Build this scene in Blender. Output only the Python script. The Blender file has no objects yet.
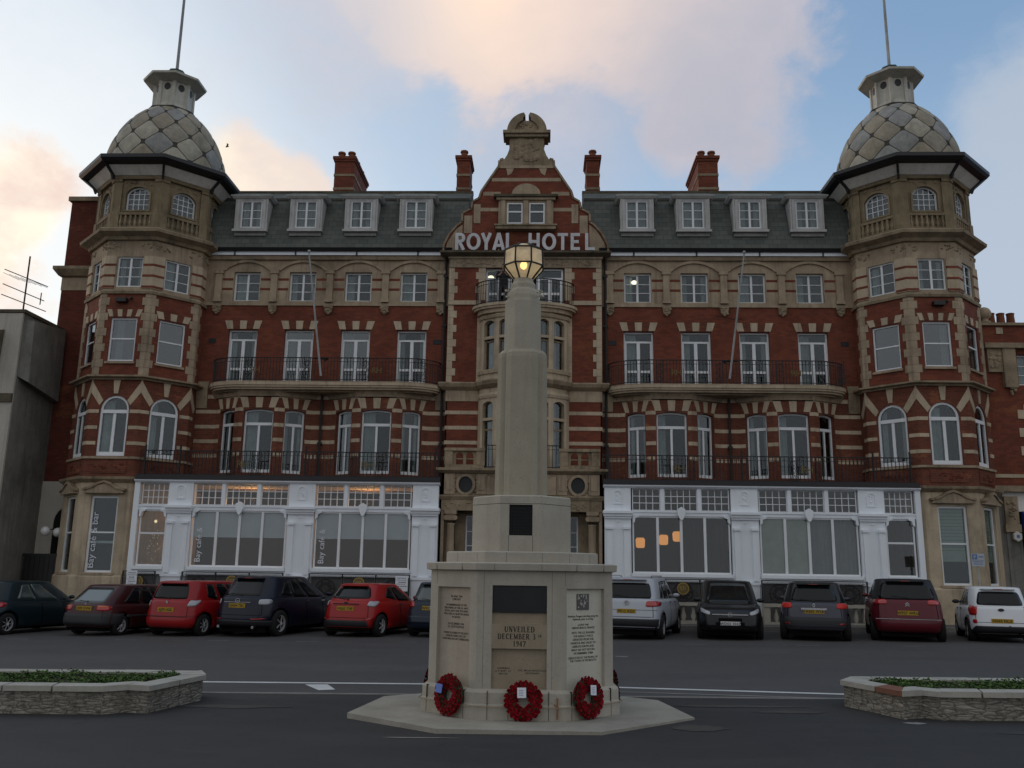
import bpy, bmesh, math, random
from math import sin, cos, pi, radians, sqrt
from mathutils import Vector, Matrix
from mathutils.geometry import tessellate_polygon
random.seed(7)
rnd = random.random
def rr(a, b): return a + (b-a)*random.random()

S = 1.06            # whole model is scaled to true size at the end
XC = -0.72          # axis of the hotel
scene = bpy.context.scene
col = scene.collection
V0 = Vector((0, 0, 0))

def gz(x):          # the street falls very gently to the left
    return 0.0095*max(-60.0, min(60.0, x))

# ------------------------------------------------------------------ materials
M = {}
def _n(nt, t, x=0, y=0):
    n = nt.nodes.new(t); n.location = (x, y); return n
def newmat(name):
    m = bpy.data.materials.new(name); m.use_nodes = True
    nt = m.node_tree; b = nt.nodes['Principled BSDF']; M[name] = m
    return m, nt, b
def mix(nt, a, b, fac, mode='MIX'):
    n = _n(nt, 'ShaderNodeMix'); n.data_type = 'RGBA'; n.blend_type = mode
    for s, v in ((n.inputs[6], a), (n.inputs[7], b), (n.inputs[0], fac)):
        if hasattr(v, 'links'): nt.links.new(v, s)
        elif isinstance(v, (tuple, list)): s.default_value = (*v[:3], 1)
        else: s.default_value = v
    return n.outputs[2]
def noise(nt, vec, scale, detail=4, rough=.6, dist=0):
    n = _n(nt, 'ShaderNodeTexNoise'); n.inputs['Scale'].default_value = scale
    n.inputs['Detail'].default_value = detail; n.inputs['Roughness'].default_value = rough
    n.inputs['Distortion'].default_value = dist
    nt.links.new(vec, n.inputs['Vector']); return n.outputs['Fac']
def ramp(nt, v, p0, p1, c0=(0, 0, 0), c1=(1, 1, 1)):
    n = _n(nt, 'ShaderNodeValToRGB'); e = n.color_ramp.elements
    e[0].position = p0; e[1].position = p1; e[0].color = (*c0, 1); e[1].color = (*c1, 1)
    nt.links.new(v, n.inputs[0]); return n.outputs[0]
def mapping(nt, src, sc=(1, 1, 1), loc=(0, 0, 0)):
    n = _n(nt, 'ShaderNodeMapping'); n.inputs['Scale'].default_value = sc; n.inputs['Location'].default_value = loc
    nt.links.new(src, n.inputs['Vector']); return n.outputs[0]
def bump(nt, b, h, strength=.3, dist=.01):
    n = _n(nt, 'ShaderNodeBump'); n.inputs['Strength'].default_value = strength; n.inputs['Distance'].default_value = dist
    nt.links.new(h, n.inputs['Height']); nt.links.new(n.outputs[0], b.inputs['Normal'])
def rough_mat(name, c, var=.25, dark=.5, rough=.8, sc=3., fine=30., streak=0.0, bs=.3, spec=.3, metal=0, grime=(.07, .06, .045), fd=.7):
    """weathered solid: two noises + optional vertical rain streaks"""
    m, nt, b = newmat(name)
    tc = _n(nt, 'ShaderNodeTexCoord'); v = tc.outputs['Object']
    a = noise(nt, v, sc, 5, .65)
    f = noise(nt, v, fine, 3, .7)
    c2 = tuple(x*(1-var) for x in c); c3 = tuple(min(1, x*(1+var*.6)) for x in c)
    o = mix(nt, c2, c3, ramp(nt, a, .3, .7))
    o = mix(nt, o, tuple(x*fd for x in c), ramp(nt, f, .55, .75), 'MIX')
    if dark > 0:
        g = noise(nt, mapping(nt, v, (1, 1, .6), (3, 1, 7)), sc*.45, 6, .7)
        r = ramp(nt, g, .5, .72)
        mm = _n(nt, 'ShaderNodeMath'); mm.operation = 'MULTIPLY'; nt.links.new(r, mm.inputs[0]); mm.inputs[1].default_value = dark
        o = mix(nt, o, grime, mm.outputs[0])
    if streak > 0:
        g = noise(nt, mapping(nt, v, (5, 5, .25)), 1.6, 4, .6)
        r = ramp(nt, g, .52, .75)
        mm = _n(nt, 'ShaderNodeMath'); mm.operation = 'MULTIPLY'; nt.links.new(r, mm.inputs[0]); mm.inputs[1].default_value = streak
        o = mix(nt, o, grime, mm.outputs[0])
    nt.links.new(o, b.inputs['Base Color'])
    b.inputs['Roughness'].default_value = rough; b.inputs['Specular IOR Level'].default_value = spec; b.inputs['Metallic'].default_value = metal
    if bs > 0: bump(nt, b, f, bs, .01)
    return m
def plain(name, c, rough=.6, spec=.4, metal=0, coat=0, var=0.0):
    m, nt, b = newmat(name)
    b.inputs['Base Color'].default_value = (*c, 1); b.inputs['Roughness'].default_value = rough
    b.inputs['Specular IOR Level'].default_value = spec; b.inputs['Metallic'].default_value = metal
    if coat: b.inputs['Coat Weight'].default_value = coat; b.inputs['Coat Roughness'].default_value = .06
    if var:
        tc = _n(nt, 'ShaderNodeTexCoord')
        f = noise(nt, tc.outputs['Object'], 2.2, 5, .7)
        o = mix(nt, tuple(x*(1-var) for x in c), tuple(min(1, x*(1+var*.5)) for x in c), ramp(nt, f, .35, .65))
        nt.links.new(o, b.inputs['Base Color'])
    return m
def brick_mat(name, c1, c2, mort, grime=.65, w=.225, h=.075, patch=(.30, .115, .05)):
    m, nt, b = newmat(name)
    tc = _n(nt, 'ShaderNodeTexCoord'); uv = tc.outputs['UV']; ob = tc.outputs['Object']
    br = _n(nt, 'ShaderNodeTexBrick')
    br.inputs['Scale'].default_value = 1; br.inputs['Brick Width'].default_value = w; br.inputs['Row Height'].default_value = h
    br.inputs['Mortar Size'].default_value = .007; br.inputs['Color1'].default_value = (*c1, 1); br.inputs['Color2'].default_value = (*c2, 1)
    br.inputs['Mortar'].default_value = (*mort, 1); br.inputs['Bias'].default_value = -.2; br.inputs['Mortar Smooth'].default_value = .3
    nt.links.new(uv, br.inputs['Vector'])
    o = br.outputs['Color']
    a = noise(nt, mapping(nt, ob, (.6, .6, 1.3)), 1.0, 8, .78)
    o = mix(nt, o, patch, ramp(nt, a, .56, .74), 'MIX')
    k = noise(nt, ob, .7, 5, .7)
    mm = _n(nt, 'ShaderNodeMath'); mm.operation = 'MULTIPLY'; nt.links.new(ramp(nt, k, .45, .75), mm.inputs[0]); mm.inputs[1].default_value = grime
    o = mix(nt, o, tuple(x*.35 for x in c1), mm.outputs[0])
    nt.links.new(o, b.inputs['Base Color']); b.inputs['Roughness'].default_value = .85; b.inputs['Specular IOR Level'].default_value = .2
    bump(nt, b, br.outputs['Fac'], -.4, .006)
    return m
brick_mat('brick', (.235, .064, .035), (.15, .042, .027), (.095, .062, .047))
brick_mat('brick_worn', (.19, .055, .032), (.12, .037, .025), (.13, .09, .065), grime=.55, patch=(.44, .17, .075))
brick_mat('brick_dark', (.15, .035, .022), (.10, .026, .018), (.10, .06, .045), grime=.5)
brick_mat('slate', (.125, .135, .122), (.088, .097, .090), (.045, .05, .046), grime=.35, w=.32, h=.2, patch=(.15, .155, .12))
rough_mat('stone', (.43, .335, .23), .3, .6, .85, 1.3, 25, .55, .3)
rough_mat('stone_pale', (.54, .435, .305), .25, .5, .85, 1.0, 25, .4, .25)
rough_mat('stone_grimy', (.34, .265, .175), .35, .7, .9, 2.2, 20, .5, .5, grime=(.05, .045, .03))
rough_mat('stone_top', (.27, .21, .13), .3, .5, .9, 2.2, 18, .45, .5, grime=(.06, .05, .03))
rough_mat('stone_weathered', (.12, .10, .07), .4, .6, .9, 3, 20, .3, .5, grime=(.03, .03, .02))
rough_mat('white_paint', (.86, .90, .94), .05, .12, .5, .8, 12, .16, .0, grime=(.50, .50, .48), fd=.96)
rough_mat('cove_paint', (.80, .77, .70), .12, .3, .6, 1.2, 20, .3, .05, grime=(.2, .17, .12))
rough_mat('frame_white', (.82, .84, .85), .06, .12, .45, 1.5, 20, .05, .0, grime=(.4, .4, .38), fd=.95)
rough_mat('dormer_wood', (.52, .51, .49), .2, .45, .6, 3, 25, .3, .1, grime=(.22, .21, .19))
rough_mat('lantern_paint', (.56, .54, .47), .15, .4, .6, 3, 25, .5, .1, grime=(.22, .2, .15))
rough_mat('lead_a', (.33, .29, .215), .25, .5, .75, 3, 20, .35, .2, grime=(.14, .13, .11))
rough_mat('lead_b', (.30, .295, .275), .25, .5, .7, 3, 20, .3, .2, grime=(.12, .12, .12))
rough_mat('lead_c', (.42, .39, .31), .25, .5, .75, 3, 20, .3, .2, grime=(.16, .14, .11))
rough_mat('lead_d', (.33, .30, .235), .3, .6, .75, 3, 20, .35, .2, grime=(.13, .12, .1))
rough_mat('lead_seam', (.07, .065, .055), .3, .3, .8, 3, 20)
rough_mat('copper_lead', (.16, .22, .20), .25, .4, .7, 3, 20, .2)
plain('black_paint', (.012, .011, .012), .45, .5)
plain('iron', (.014, .013, .014), .55, .4)
plain('pipe_iron', (.03, .025, .024), .6, .3)
plain('gold', (.42, .28, .08), .4, .5, .6)
plain('gold_dull', (.16, .115, .045), .6, .4, .2)
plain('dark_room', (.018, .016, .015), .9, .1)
plain('room', (.055, .045, .036), .9, .1)
plain('curtain', (.42, .44, .43), .9, .1, var=.25)
plain('blind', (.30, .32, .32), .9, .1, var=.1)
plain('blind_pale', (.78, .82, .84), .9, .1, var=.08)
plain('blind_green', (.50, .55, .46), .9, .1, var=.12)
plain('sign_letter', (.60, .60, .61), .5, .4, var=.2)
rough_mat('stall_riser', (.30, .30, .29), .15, .4, .8, 2, 20, .2, .1, grime=(.15, .15, .15)); plain('terracotta', (.22, .085, .045), .85, .2, var=.3)
plain('pole_paint', (.40, .40, .385), .5, .3, var=.3)
plain('dark_pole', (.30, .30, .29), .5, .3, var=.2)
rough_mat('render_grey', (.22, .21, .185), .3, .6, .9, 1.2, 12, .6, .4, grime=(.05, .048, .042))
rough_mat('render_pale', (.48, .45, .39), .12, .12, .9, 1.0, 20, .3, .2, grime=(.15, .14, .12))
# memorial stone (Portland)
rough_mat('portland', (.43, .395, .33), .18, .38, .8, 1.4, 45, .28, .25, grime=(.27, .24, .17))
rough_mat('portland_pink', (.42, .365, .29), .14, .2, .85, 2.5, 45, .25, .2, grime=(.27, .2, .15))
rough_mat('portland_mid', (.42, .385, .31), .15, .3, .85, 1.6, 45, .3, .25, grime=(.2, .18, .12)); rough_mat('portland_old', (.375, .34, .26), .15, .3, .85, 1.6, 45, .25, .25, grime=(.17, .16, .10))
rough_mat('portland_new', (.58, .55, .46), .06, .1, .8, 2, 45, .0, .1, grime=(.4, .38, .32))
rough_mat('inscribed_stone', (.33, .27, .195), .15, .2, .85, 3, 60, .15, .2, grime=(.22, .18, .13))
plain('incised', (.045, .038, .03), .9, .1)
plain('bronze_dark', (.022, .026, .026), .5, .5, .4, var=.3)
# ground
def asphalt(name, c, var, sc, fine, patch=None):
    m, nt, b = newmat(name)
    tc = _n(nt, 'ShaderNodeTexCoord'); v = tc.outputs['Object']
    a = noise(nt, mapping(nt, v, (.5, 1.6, 1)), sc, 6, .7); f = noise(nt, v, fine, 2, .8); g = noise(nt, v, 3.5, 5, .7)
    o = mix(nt, tuple(x*(1-var) for x in c), tuple(x*(1+var) for x in c), ramp(nt, a, .3, .7))
    o = mix(nt, o, tuple(x*1.9 for x in c), ramp(nt, f, .62, .8))
    o = mix(nt, o, tuple(x*.6 for x in c), ramp(nt, g, .55, .8))
    if patch:
        p = noise(nt, mapping(nt, v, (.35, .9, 1), (5, 2, 0)), .9, 7, .75, .5)
        o = mix(nt, o, patch, ramp(nt, p, .62, .74))
    nt.links.new(o, b.inputs['Base Color']); b.inputs['Roughness'].default_value = .8; b.inputs['Specular IOR Level'].default_value = .35
    bump(nt, b, f, .5, .006)
    r = _n(nt, 'ShaderNodeMapRange'); nt.links.new(a, r.inputs[0]); r.inputs[3].default_value = .62; r.inputs[4].default_value = .9
    nt.links.new(r.outputs[0], b.inputs['Roughness'])
asphalt('tarmac', (.034, .0325, .032), .32, .6, 60, (.066, .062, .058))
asphalt('road', (.074, .070, .068), .20, .35, 60)
asphalt('pavement', (.10, .098, .092), .15, .8, 40)
asphalt('wet_tar', (.064, .058, .050), .3, 1.5, 60)
rough_mat('road_paint', (.62, .62, .60), .15, .3, .7, 4, 35, 0, .1, grime=(.2, .2, .2))
rough_mat('worn_paint', (.24, .24, .235), .25, .8, .8, 7, 35, 0, .1, grime=(.07, .07, .07))
rough_mat('kerb_stone', (.23, .22, .20), .2, .4, .85, 3, 35, 0, .2, grime=(.09, .085, .08))
rough_mat('paving', (.36, .335, .28), .18, .45, .85, 1.6, 35, 0, .25, grime=(.15, .13, .10))
rough_mat('coping', (.42, .40, .35), .2, .35, .85, 3, 35, 0, .25, grime=(.16, .15, .12))
rough_mat('coping_red', (.22, .10, .065), .2, .3, .85, 4, 35, 0, .25, grime=(.10, .06, .05))
rough_mat('soil', (.03, .024, .016), .3, .3, .95, 6, 40, 0, .5)
def rubble(name):
    m, nt, b = newmat(name)
    tc = _n(nt, 'ShaderNodeTexCoord'); uv = tc.outputs['UV']
    v = mapping(nt, uv, (1.0, 4.6, 1))
    d = noise(nt, v, 3, 3, .6)
    vo = _n(nt, 'ShaderNodeTexVoronoi'); vo.inputs['Scale'].default_value = 5.5; nt.links.new(v, vo.inputs['Vector'])
    vo2 = _n(nt, 'ShaderNodeTexVoronoi'); vo2.feature = 'DISTANCE_TO_EDGE'; vo2.inputs['Scale'].default_value = 5.5; nt.links.new(v, vo2.inputs['Vector'])
    o = mix(nt, (.19, .18, .15), (.36, .33, .27), vo.outputs['Color'])
    f = noise(nt, tc.outputs['Object'], 16, 6, .75)
    o = mix(nt, o, (.075, .068, .052), ramp(nt, f, .45, .68))
    o = mix(nt, o, (.065, .06, .05), ramp(nt, vo2.outputs['Distance'], .0, .06, (1, 1, 1), (0, 0, 0)))
    g2 = noise(nt, tc.outputs['Object'], 2.2, 4, .7)
    o = mix(nt, o, (.33, .30, .25), ramp(nt, g2, .6, .72))
    nt.links.new(o, b.inputs['Base Color']); b.inputs['Roughness'].default_value = .9
    bump(nt, b, vo2.outputs['Distance'], .9, .03)
rubble('rubble')
def leafmat(name, c):
    m, nt, b = newmat(name)
    g = _n(nt, 'ShaderNodeNewGeometry'); h = _n(nt, 'ShaderNodeMapRange'); nt.links.new(g.outputs['Random Per Island'], h.inputs[0])
    h.inputs[3].default_value = .45; h.inputs[4].default_value = 1.5
    o = mix(nt, c, (0, 0, 0), 0.0)
    mm = _n(nt, 'ShaderNodeVectorMath'); mm.operation = 'SCALE'; mm.inputs[0].default_value = c; nt.links.new(h.outputs[0], mm.inputs['Scale'])
    nt.links.new(mm.outputs[0], b.inputs['Base Color']); b.inputs['Roughness'].default_value = .8; b.inputs['Specular IOR Level'].default_value = .1
leafmat('leaf', (.055, .10, .026)); leafmat('leaf_light', (.09, .14, .035))
leafmat('poppy', (.20, .004, .009)); plain('poppy_black', (.012, .008, .008), .7); plain('wreath_green', (.02, .05, .02), .8)
def glass(name, refl=.18, tint=(.75, .8, .8), rough=.03, ext=.3):
    m, nt, b = newmat(name)
    nt.nodes.remove(b); out = nt.nodes['Material Output']
    lw = _n(nt, 'ShaderNodeLayerWeight'); lw.inputs['Blend'].default_value = .35
    mr = _n(nt, 'ShaderNodeMapRange'); nt.links.new(lw.outputs['Facing'], mr.inputs[0]); mr.inputs[3].default_value = refl; mr.inputs[4].default_value = min(1, refl+ext)
    t = _n(nt, 'ShaderNodeBsdfTransparent'); t.inputs[0].default_value = (*tint, 1)
    g = _n(nt, 'ShaderNodeBsdfGlossy'); g.inputs['Color'].default_value = (.9, .93, .95, 1); g.inputs['Roughness'].default_value = rough
    mx = _n(nt, 'ShaderNodeMixShader'); nt.links.new(mr.outputs[0], mx.inputs[0]); nt.links.new(t.outputs[0], mx.inputs[1]); nt.links.new(g.outputs[0], mx.inputs[2])
    nt.links.new(mx.outputs[0], out.inputs[0])
glass('pane', .045, ext=.18); glass('pane_bright', .10, (.6, .65, .65), ext=.25); glass('shop_pane', .05, (.8, .82, .82), ext=.15)
plain('room_ceiling', (.55, .45, .33), .9, .1)
plain('car_glass', (.008, .010, .011), .08, .35)
plain('car_glass_light', (.04, .06, .058), .08, .9, coat=.3)
plain('tyre', (.016, .016, .016), .85, .2); plain('alloy', (.55, .55, .56), .35, .6, .15); plain('black_trim', (.016, .016, .018), .55, .4)
plain('dark_trim', (.035, .035, .037), .6, .3)
plain('chrome', (.65, .65, .66), .18, .6, 1.0); plain('plate_yellow', (.45, .29, .03), .6, .2); plain('plate_white', (.70, .70, .68), .45, .4)
plain('plate_letter', (.015, .015, .015), .6); plain('lamp_red', (.42, .012, .010), .15, .7, coat=.6); plain('lamp_clear', (.42, .42, .44), .15, .6, coat=.4)
plain('lamp_amber', (.55, .16, .02), .2, .6); plain('underbody', (.008, .008, .008), .95, .1)
def paint(name, c, metal=.0, rough=.35): return plain(name, c, rough, .3, metal*.4, .30)
paint('paint_navy', (.004, .006, .018), .2); paint('paint_teal', (.006, .017, .022), .3); paint('paint_maroon_old', (.045, .006, .007), .1, .4)
paint('paint_red', (.30, .008, .010)); paint('paint_red2', (.34, .011, .010)); paint('paint_blue', (.010, .017, .032), .3)
paint('paint_silver', (.44, .46, .50), .4, .32); paint('paint_black', (.005, .005, .006)); paint('paint_grey', (.060, .060, .078), .45)
paint('paint_cherry', (.105, .007, .014), .25); paint('paint_white', (.74, .76, .78)); 
plain('white_card', (.75, .77, .82), .7); plain('blue_card', (.10, .18, .52), .6); plain('rope', (.30, .24, .17), .9); plain('rust', (.28, .11, .04), .9)
plain('ink', (.02, .02, .02), .8); plain('awning_blue', (.02, .05, .26), .8); plain('cloth_dark', (.018, .018, .022), .9); plain('trousers', (.05, .045, .05), .9)
plain('skin', (.42, .24, .17), .6); plain('hair', (.05, .03, .02), .8); plain('shoe', (.10, .03, .02), .6); plain('sign_blue', (.10, .17, .34), .5); plain('sign_white', (.42, .45, .48), .5)
plain('feather', (.16, .16, .17), .8); plain('alarm', (.65, .63, .55), .5); plain('globe_glass', (.72, .72, .70), .25, .5, coat=.4); plain('photo_grey', (.10, .10, .095), .7)
def emit(name, c, s):
    m, nt, b = newmat(name); b.inputs['Base Color'].default_value = (*[x*.5 for x in c], 1)
    b.inputs['Emission Color'].default_value = (*c, 1); b.inputs['Emission Strength'].default_value = s
    return m
emit('bulb', (1, .70, .30), 6); emit('pendant_glow', (1, .42, .12), .75); emit('ceiling_glow', (1, .55, .25), .6); emit('fairy', (1, .8, .5), 1.2); emit('room_lamp', (1, .88, .62), 2.2)
emit('tail_glow', (1, .05, .03), .035)
def lantern_glass():
    m, nt, b = newmat('lantern_glass'); nt.nodes.remove(b); out = nt.nodes['Material Output']
    tc = _n(nt, 'ShaderNodeTexCoord'); f = noise(nt, tc.outputs['Object'], 9, 4, .6)
    c = mix(nt, (.88, .86, .78), (.70, .67, .58), ramp(nt, f, .4, .7))
    a = _n(nt, 'ShaderNodeBsdfTranslucent'); d = _n(nt, 'ShaderNodeBsdfDiffuse'); t = _n(nt, 'ShaderNodeBsdfTransparent')
    nt.links.new(c, a.inputs[0]); nt.links.new(c, d.inputs[0]); t.inputs[0].default_value = (.85, .7, .5, 1)
    m1 = _n(nt, 'ShaderNodeMixShader'); m1.inputs[0].default_value = .42; nt.links.new(a.outputs[0], m1.inputs[1]); nt.links.new(d.outputs[0], m1.inputs[2])
    m2 = _n(nt, 'ShaderNodeMixShader'); m2.inputs[0].default_value = .30; nt.links.new(m1.outputs[0], m2.inputs[1]); nt.links.new(t.outputs[0], m2.inputs[2])
    nt.links.new(m2.outputs[0], out.inputs[0])
lantern_glass()

# ------------------------------------------------------------------ mesh builder
class Fr:
    """wall frame: u along the wall, d outwards, z up"""
    def __init__(s, x, y, phi=0.0):
        s.o = Vector((x, y, 0)); s.t = Vector((cos(phi), sin(phi), 0)); s.n = Vector((sin(phi), -cos(phi), 0)); s.phi = phi
    def p(s, u, d, z): return s.o + s.t*u + s.n*d + Vector((0, 0, z))
    def sub(s, u, d): 
        q = s.p(u, d, 0); return Fr(q.x, q.y, s.phi)

class MB:
    def __init__(s): s.v = []; s.f = []; s.m = []; s.cur = 0; s.sm = []; s.smooth = False
    def add(s, vs, fs):
        b = len(s.v); s.v.extend(Vector(q) for q in vs)
        for f in fs: s.f.append([b+i for i in f]); s.m.append(s.cur); s.sm.append(s.smooth)
    def hexa(s, p): s.add(p, [(0, 3, 2, 1), (4, 5, 6, 7), (0, 1, 5, 4), (1, 2, 6, 5), (2, 3, 7, 6), (3, 0, 4, 7)])
    def box(s, x0, x1, y0, y1, z0, z1):
        s.hexa([(x0, y0, z0), (x1, y0, z0), (x1, y1, z0), (x0, y1, z0), (x0, y0, z1), (x1, y0, z1), (x1, y1, z1), (x0, y1, z1)])
    def fbox(s, fr, u0, u1, d0, d1, z0, z1):
        s.hexa([fr.p(u0, d1, z0), fr.p(u1, d1, z0), fr.p(u1, d0, z0), fr.p(u0, d0, z0), fr.p(u0, d1, z1), fr.p(u1, d1, z1), fr.p(u1, d0, z1), fr.p(u0, d0, z1)])
    def fprism(s, fr, pts, d0, d1):
        n = len(pts)
        tri = tessellate_polygon([[Vector((a, b, 0)) for a, b in pts]])
        vs = [fr.p(a, d1, b) for a, b in pts] + [fr.p(a, d0, b) for a, b in pts]
        fs = [tuple(t) for t in tri] + [tuple(n+i for i in t) for t in tri] + [(i, (i+1) % n, n+(i+1) % n, n+i) for i in range(n)]
        s.add(vs, fs)
    def fwall(s, fr, outer, holes, d=0.0, depth=.2):
        loops = [[Vector((a, b, 0)) for a, b in outer]] + [[Vector((a, b, 0)) for a, b in h] for h in holes]
        allp = [(a, b) for l in loops for a, b, _ in l]
        tri = tessellate_polygon(loops)
        s.add([fr.p(a, d, b) for a, b in allp], [tuple(t) for t in tri])
        for h in holes:
            n = len(h)
            s.add([fr.p(a, d, b) for a, b in h]+[fr.p(a, d-depth, b) for a, b in h], [(i, (i+1) % n, n+(i+1) % n, n+i) for i in range(n)])
    def pprism(s, pts, z0, z1, zf=None):
        """plan polygon extruded up"""
        n = len(pts); g = zf or (lambda x, y: 0)
        tri = tessellate_polygon([[Vector((a, b, 0)) for a, b in pts]])
        vs = [(a, b, z0+g(a, b)) for a, b in pts]+[(a, b, z1+g(a, b)) for a, b in pts]
        s.add(vs, [tuple(t) for t in tri]+[tuple(n+i for i in t) for t in tri]+[(i, (i+1) % n, n+(i+1) % n, n+i) for i in range(n)])
    def lathe(s, cx, cy, prof, n=16, ph=0.0, apo=False, cap=True):
        k = 1/cos(pi/n) if apo else 1
        vs = []; fs = []
        for r, z in prof:
            for i in range(n):
                a = ph+2*pi*i/n; vs.append((cx+r*k*cos(a), cy+r*k*sin(a), z))
        for j in range(len(prof)-1):
            for i in range(n): fs.append((j*n+i, j*n+(i+1) % n, (j+1)*n+(i+1) % n, (j+1)*n+i))
        if cap: fs.append(tuple(range(n))[::-1]); fs.append(tuple((len(prof)-1)*n+i for i in range(n)))
        s.add(vs, fs)
    def tube(s, pts, r, n=6, cap=True, r2=None):
        pts = [Vector(p) for p in pts]; vs = []; fs = []; N = len(pts)
        for j, p in enumerate(pts):
            t = (pts[min(j+1, N-1)]-pts[max(j-1, 0)]).normalized()
            a = Vector((0, 0, 1)) if abs(t.z) < .9 else Vector((0, 1, 0))
            x = t.cross(a).normalized(); y = t.cross(x)
            q = r if r2 is None else r+(r2-r)*j/(N-1)
            for i in range(n):
                an = 2*pi*i/n+pi/n; vs.append(p+x*q*cos(an)+y*q*sin(an))
        for j in range(N-1):
            for i in range(n): fs.append((j*n+i, j*n+(i+1) % n, (j+1)*n+(i+1) % n, (j+1)*n+i))
        if cap: fs.append(tuple(range(n))); fs.append(tuple((N-1)*n+i for i in range(n)))
        s.add(vs, fs)
    def ball(s, c, rx, ry=None, rz=None, n=8, m=5):
        ry = rx if ry is None else ry; rz = rx if rz is None else rz
        vs = [(c[0], c[1], c[2]-rz)]; fs = []
        for j in range(1, m):
            a = -pi/2+pi*j/m
            for i in range(n): vs.append((c[0]+rx*cos(a)*cos(2*pi*i/n), c[1]+ry*cos(a)*sin(2*pi*i/n), c[2]+rz*sin(a)))
        vs.append((c[0], c[1], c[2]+rz)); L = len(vs)-1
        for i in range(n):
            fs.append((0, 1+(i+1) % n, 1+i)); fs.append((L, L-n+i, L-n+(i+1) % n))
            for j in range(m-2): fs.append((1+j*n+i, 1+j*n+(i+1) % n, 1+(j+1)*n+(i+1) % n, 1+(j+1)*n+i))
        s.add(vs, fs)
    def sweep(s, path, prof, closed=False, z=0.0, capends=True):
        """path: plan points (outside on the right-hand side when walking it); prof: closed loop of (offset outwards, z)"""
        P = [Vector((a, b)) for a, b in path]; n = len(P); k = len(prof); vs = []; fs = []
        for i in range(n):
            a = P[i-1] if (i > 0 or closed) else None; b = P[(i+1) % n] if (i < n-1 or closed) else None
            ns = []
            if a is not None: t = (P[i]-a).normalized(); ns.append(Vector((t.y, -t.x)))
            if b is not None: t = (b-P[i]).normalized(); ns.append(Vector((t.y, -t.x)))
            nn = ns[0] if len(ns) == 1 else (ns[0]+ns[1])/(1+ns[0].dot(ns[1]))
            for d, zz in prof: q = P[i]+nn*d; vs.append((q.x, q.y, zz+z))
        for i in range(n if closed else n-1):
            j = (i+1) % n
            for q in range(k): fs.append((i*k+q, i*k+(q+1) % k, j*k+(q+1) % k, j*k+q))
        if not closed and capends: fs.append(tuple(range(k))); fs.append(tuple((n-1)*k+q for q in range(k)))
        s.add(vs, fs)
    def relief(s, fr, u, z, w, h, n=10, dp=.05, d=0.0):
        for i in range(n):
            c = fr.p(u+rr(-.5, .5)*w, d, z+rr(-.5, .5)*h); a = rr(.5, 1.2)*min(w, h)*.22
            s.ball(c, a*rr(.8, 1.6), dp, a*rr(.6, 1.1), 6, 4)
    def build(s, name, mats, parent=None, org=V0, loc=None, uv=True, fix=True):
        me = bpy.data.meshes.new(name)
        me.from_pydata([(q-org)[:] for q in s.v], [], s.f)
        if isinstance(mats, str): mats = [mats]
        for k in mats: me.materials.append(M[k])
        if len(mats) > 1: me.polygons.foreach_set('material_index', s.m)
        if any(s.sm): me.polygons.foreach_set('use_smooth', s.sm)
        if fix:
            bm = bmesh.new(); bm.from_mesh(me); bmesh.ops.recalc_face_normals(bm, faces=bm.faces); bm.to_mesh(me); bm.free()
        if uv:
            lay = me.uv_layers.new(name='UVMap').data; vv = me.vertices; lv = me.loops
            for p in me.polygons:
                n = p.normal
                if abs(n.z) > .75: fu = lambda c: (c.x, c.y)
                else:
                    q = sqrt(n.x*n.x+n.y*n.y) or 1; tx, ty = -n.y/q, n.x/q
                    fu = lambda c, tx=tx, ty=ty: (c.x*tx+c.y*ty, c.z)
                for li in p.loop_indices: lay[li].uv = fu(vv[lv[li].vertex_index].co)
        me.update()
        o = bpy.data.objects.new(name, me); col.objects.link(o)
        if parent: o.parent = parent
        if loc is not None: o.location = loc
        return o
def empty(name, loc, label, cat, group=None, rz=0.0):
    o = bpy.data.objects.new(name, None); o.empty_display_size = .3; col.objects.link(o); o.location = loc; o.rotation_euler = (0, 0, rz)
    o['label'] = label; o['category'] = cat
    if group: o['group'] = group
    return o
def tag(o, label, cat, group=None, kind=None):
    if label: o['label'] = label
    if cat: o['category'] = cat
    if group: o['group'] = group
    if kind: o['kind'] = kind
    return o
def sgn(x): return -1 if x < 0 else 1
def text_mesh(body, size, align='CENTER', space=1.0, extrude=.004, xs=1.0, line=1.0, bevel=0):
    cu = bpy.data.curves.new('txt', 'FONT'); cu.body = body; cu.size = size; cu.align_x = align; cu.extrude = extrude; cu.space_character = space; cu.space_line = line
    cu.resolution_u = 2; cu.offset = bevel
    o = bpy.data.objects.new('txt', cu); col.objects.link(o)
    dg = bpy.context.evaluated_depsgraph_get(); me = bpy.data.meshes.new_from_object(o.evaluated_get(dg))
    bpy.data.objects.remove(o)
    for v in me.vertices: v.co.x *= xs
    return me
def text(name, body, size, fr, u, d, z, mat, parent, org=V0, rot=0.0, **k):
    """upright lettering on a wall frame"""
    me = text_mesh(body, size, **k); me.materials.clear(); me.materials.append(M[mat])
    c, s_ = cos(rot), sin(rot)
    for v in me.vertices:
        x, y, zz = v.co
        q = fr.p(u+x*c-y*s_, d+zz, z+x*s_+y*c); v.co = q-org
    o = bpy.data.objects.new(name, me); col.objects.link(o)
    if parent: o.parent = parent
    return o
def arc(u0, u1, zs, rise, n=10):
    """arch head from (u1,zs) over to (u0,zs)"""
    c = (u0+u1)/2; h = (u1-u0)/2
    R = (h*h+rise*rise)/(2*rise); cz = zs+rise-R; a0 = math.asin(min(1, h/R)) if rise < h*.999 else pi/2
    return [(c+R*sin(a0-2*a0*i/n), cz+R*cos(a0-2*a0*i/n)) for i in range(n+1)]
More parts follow.
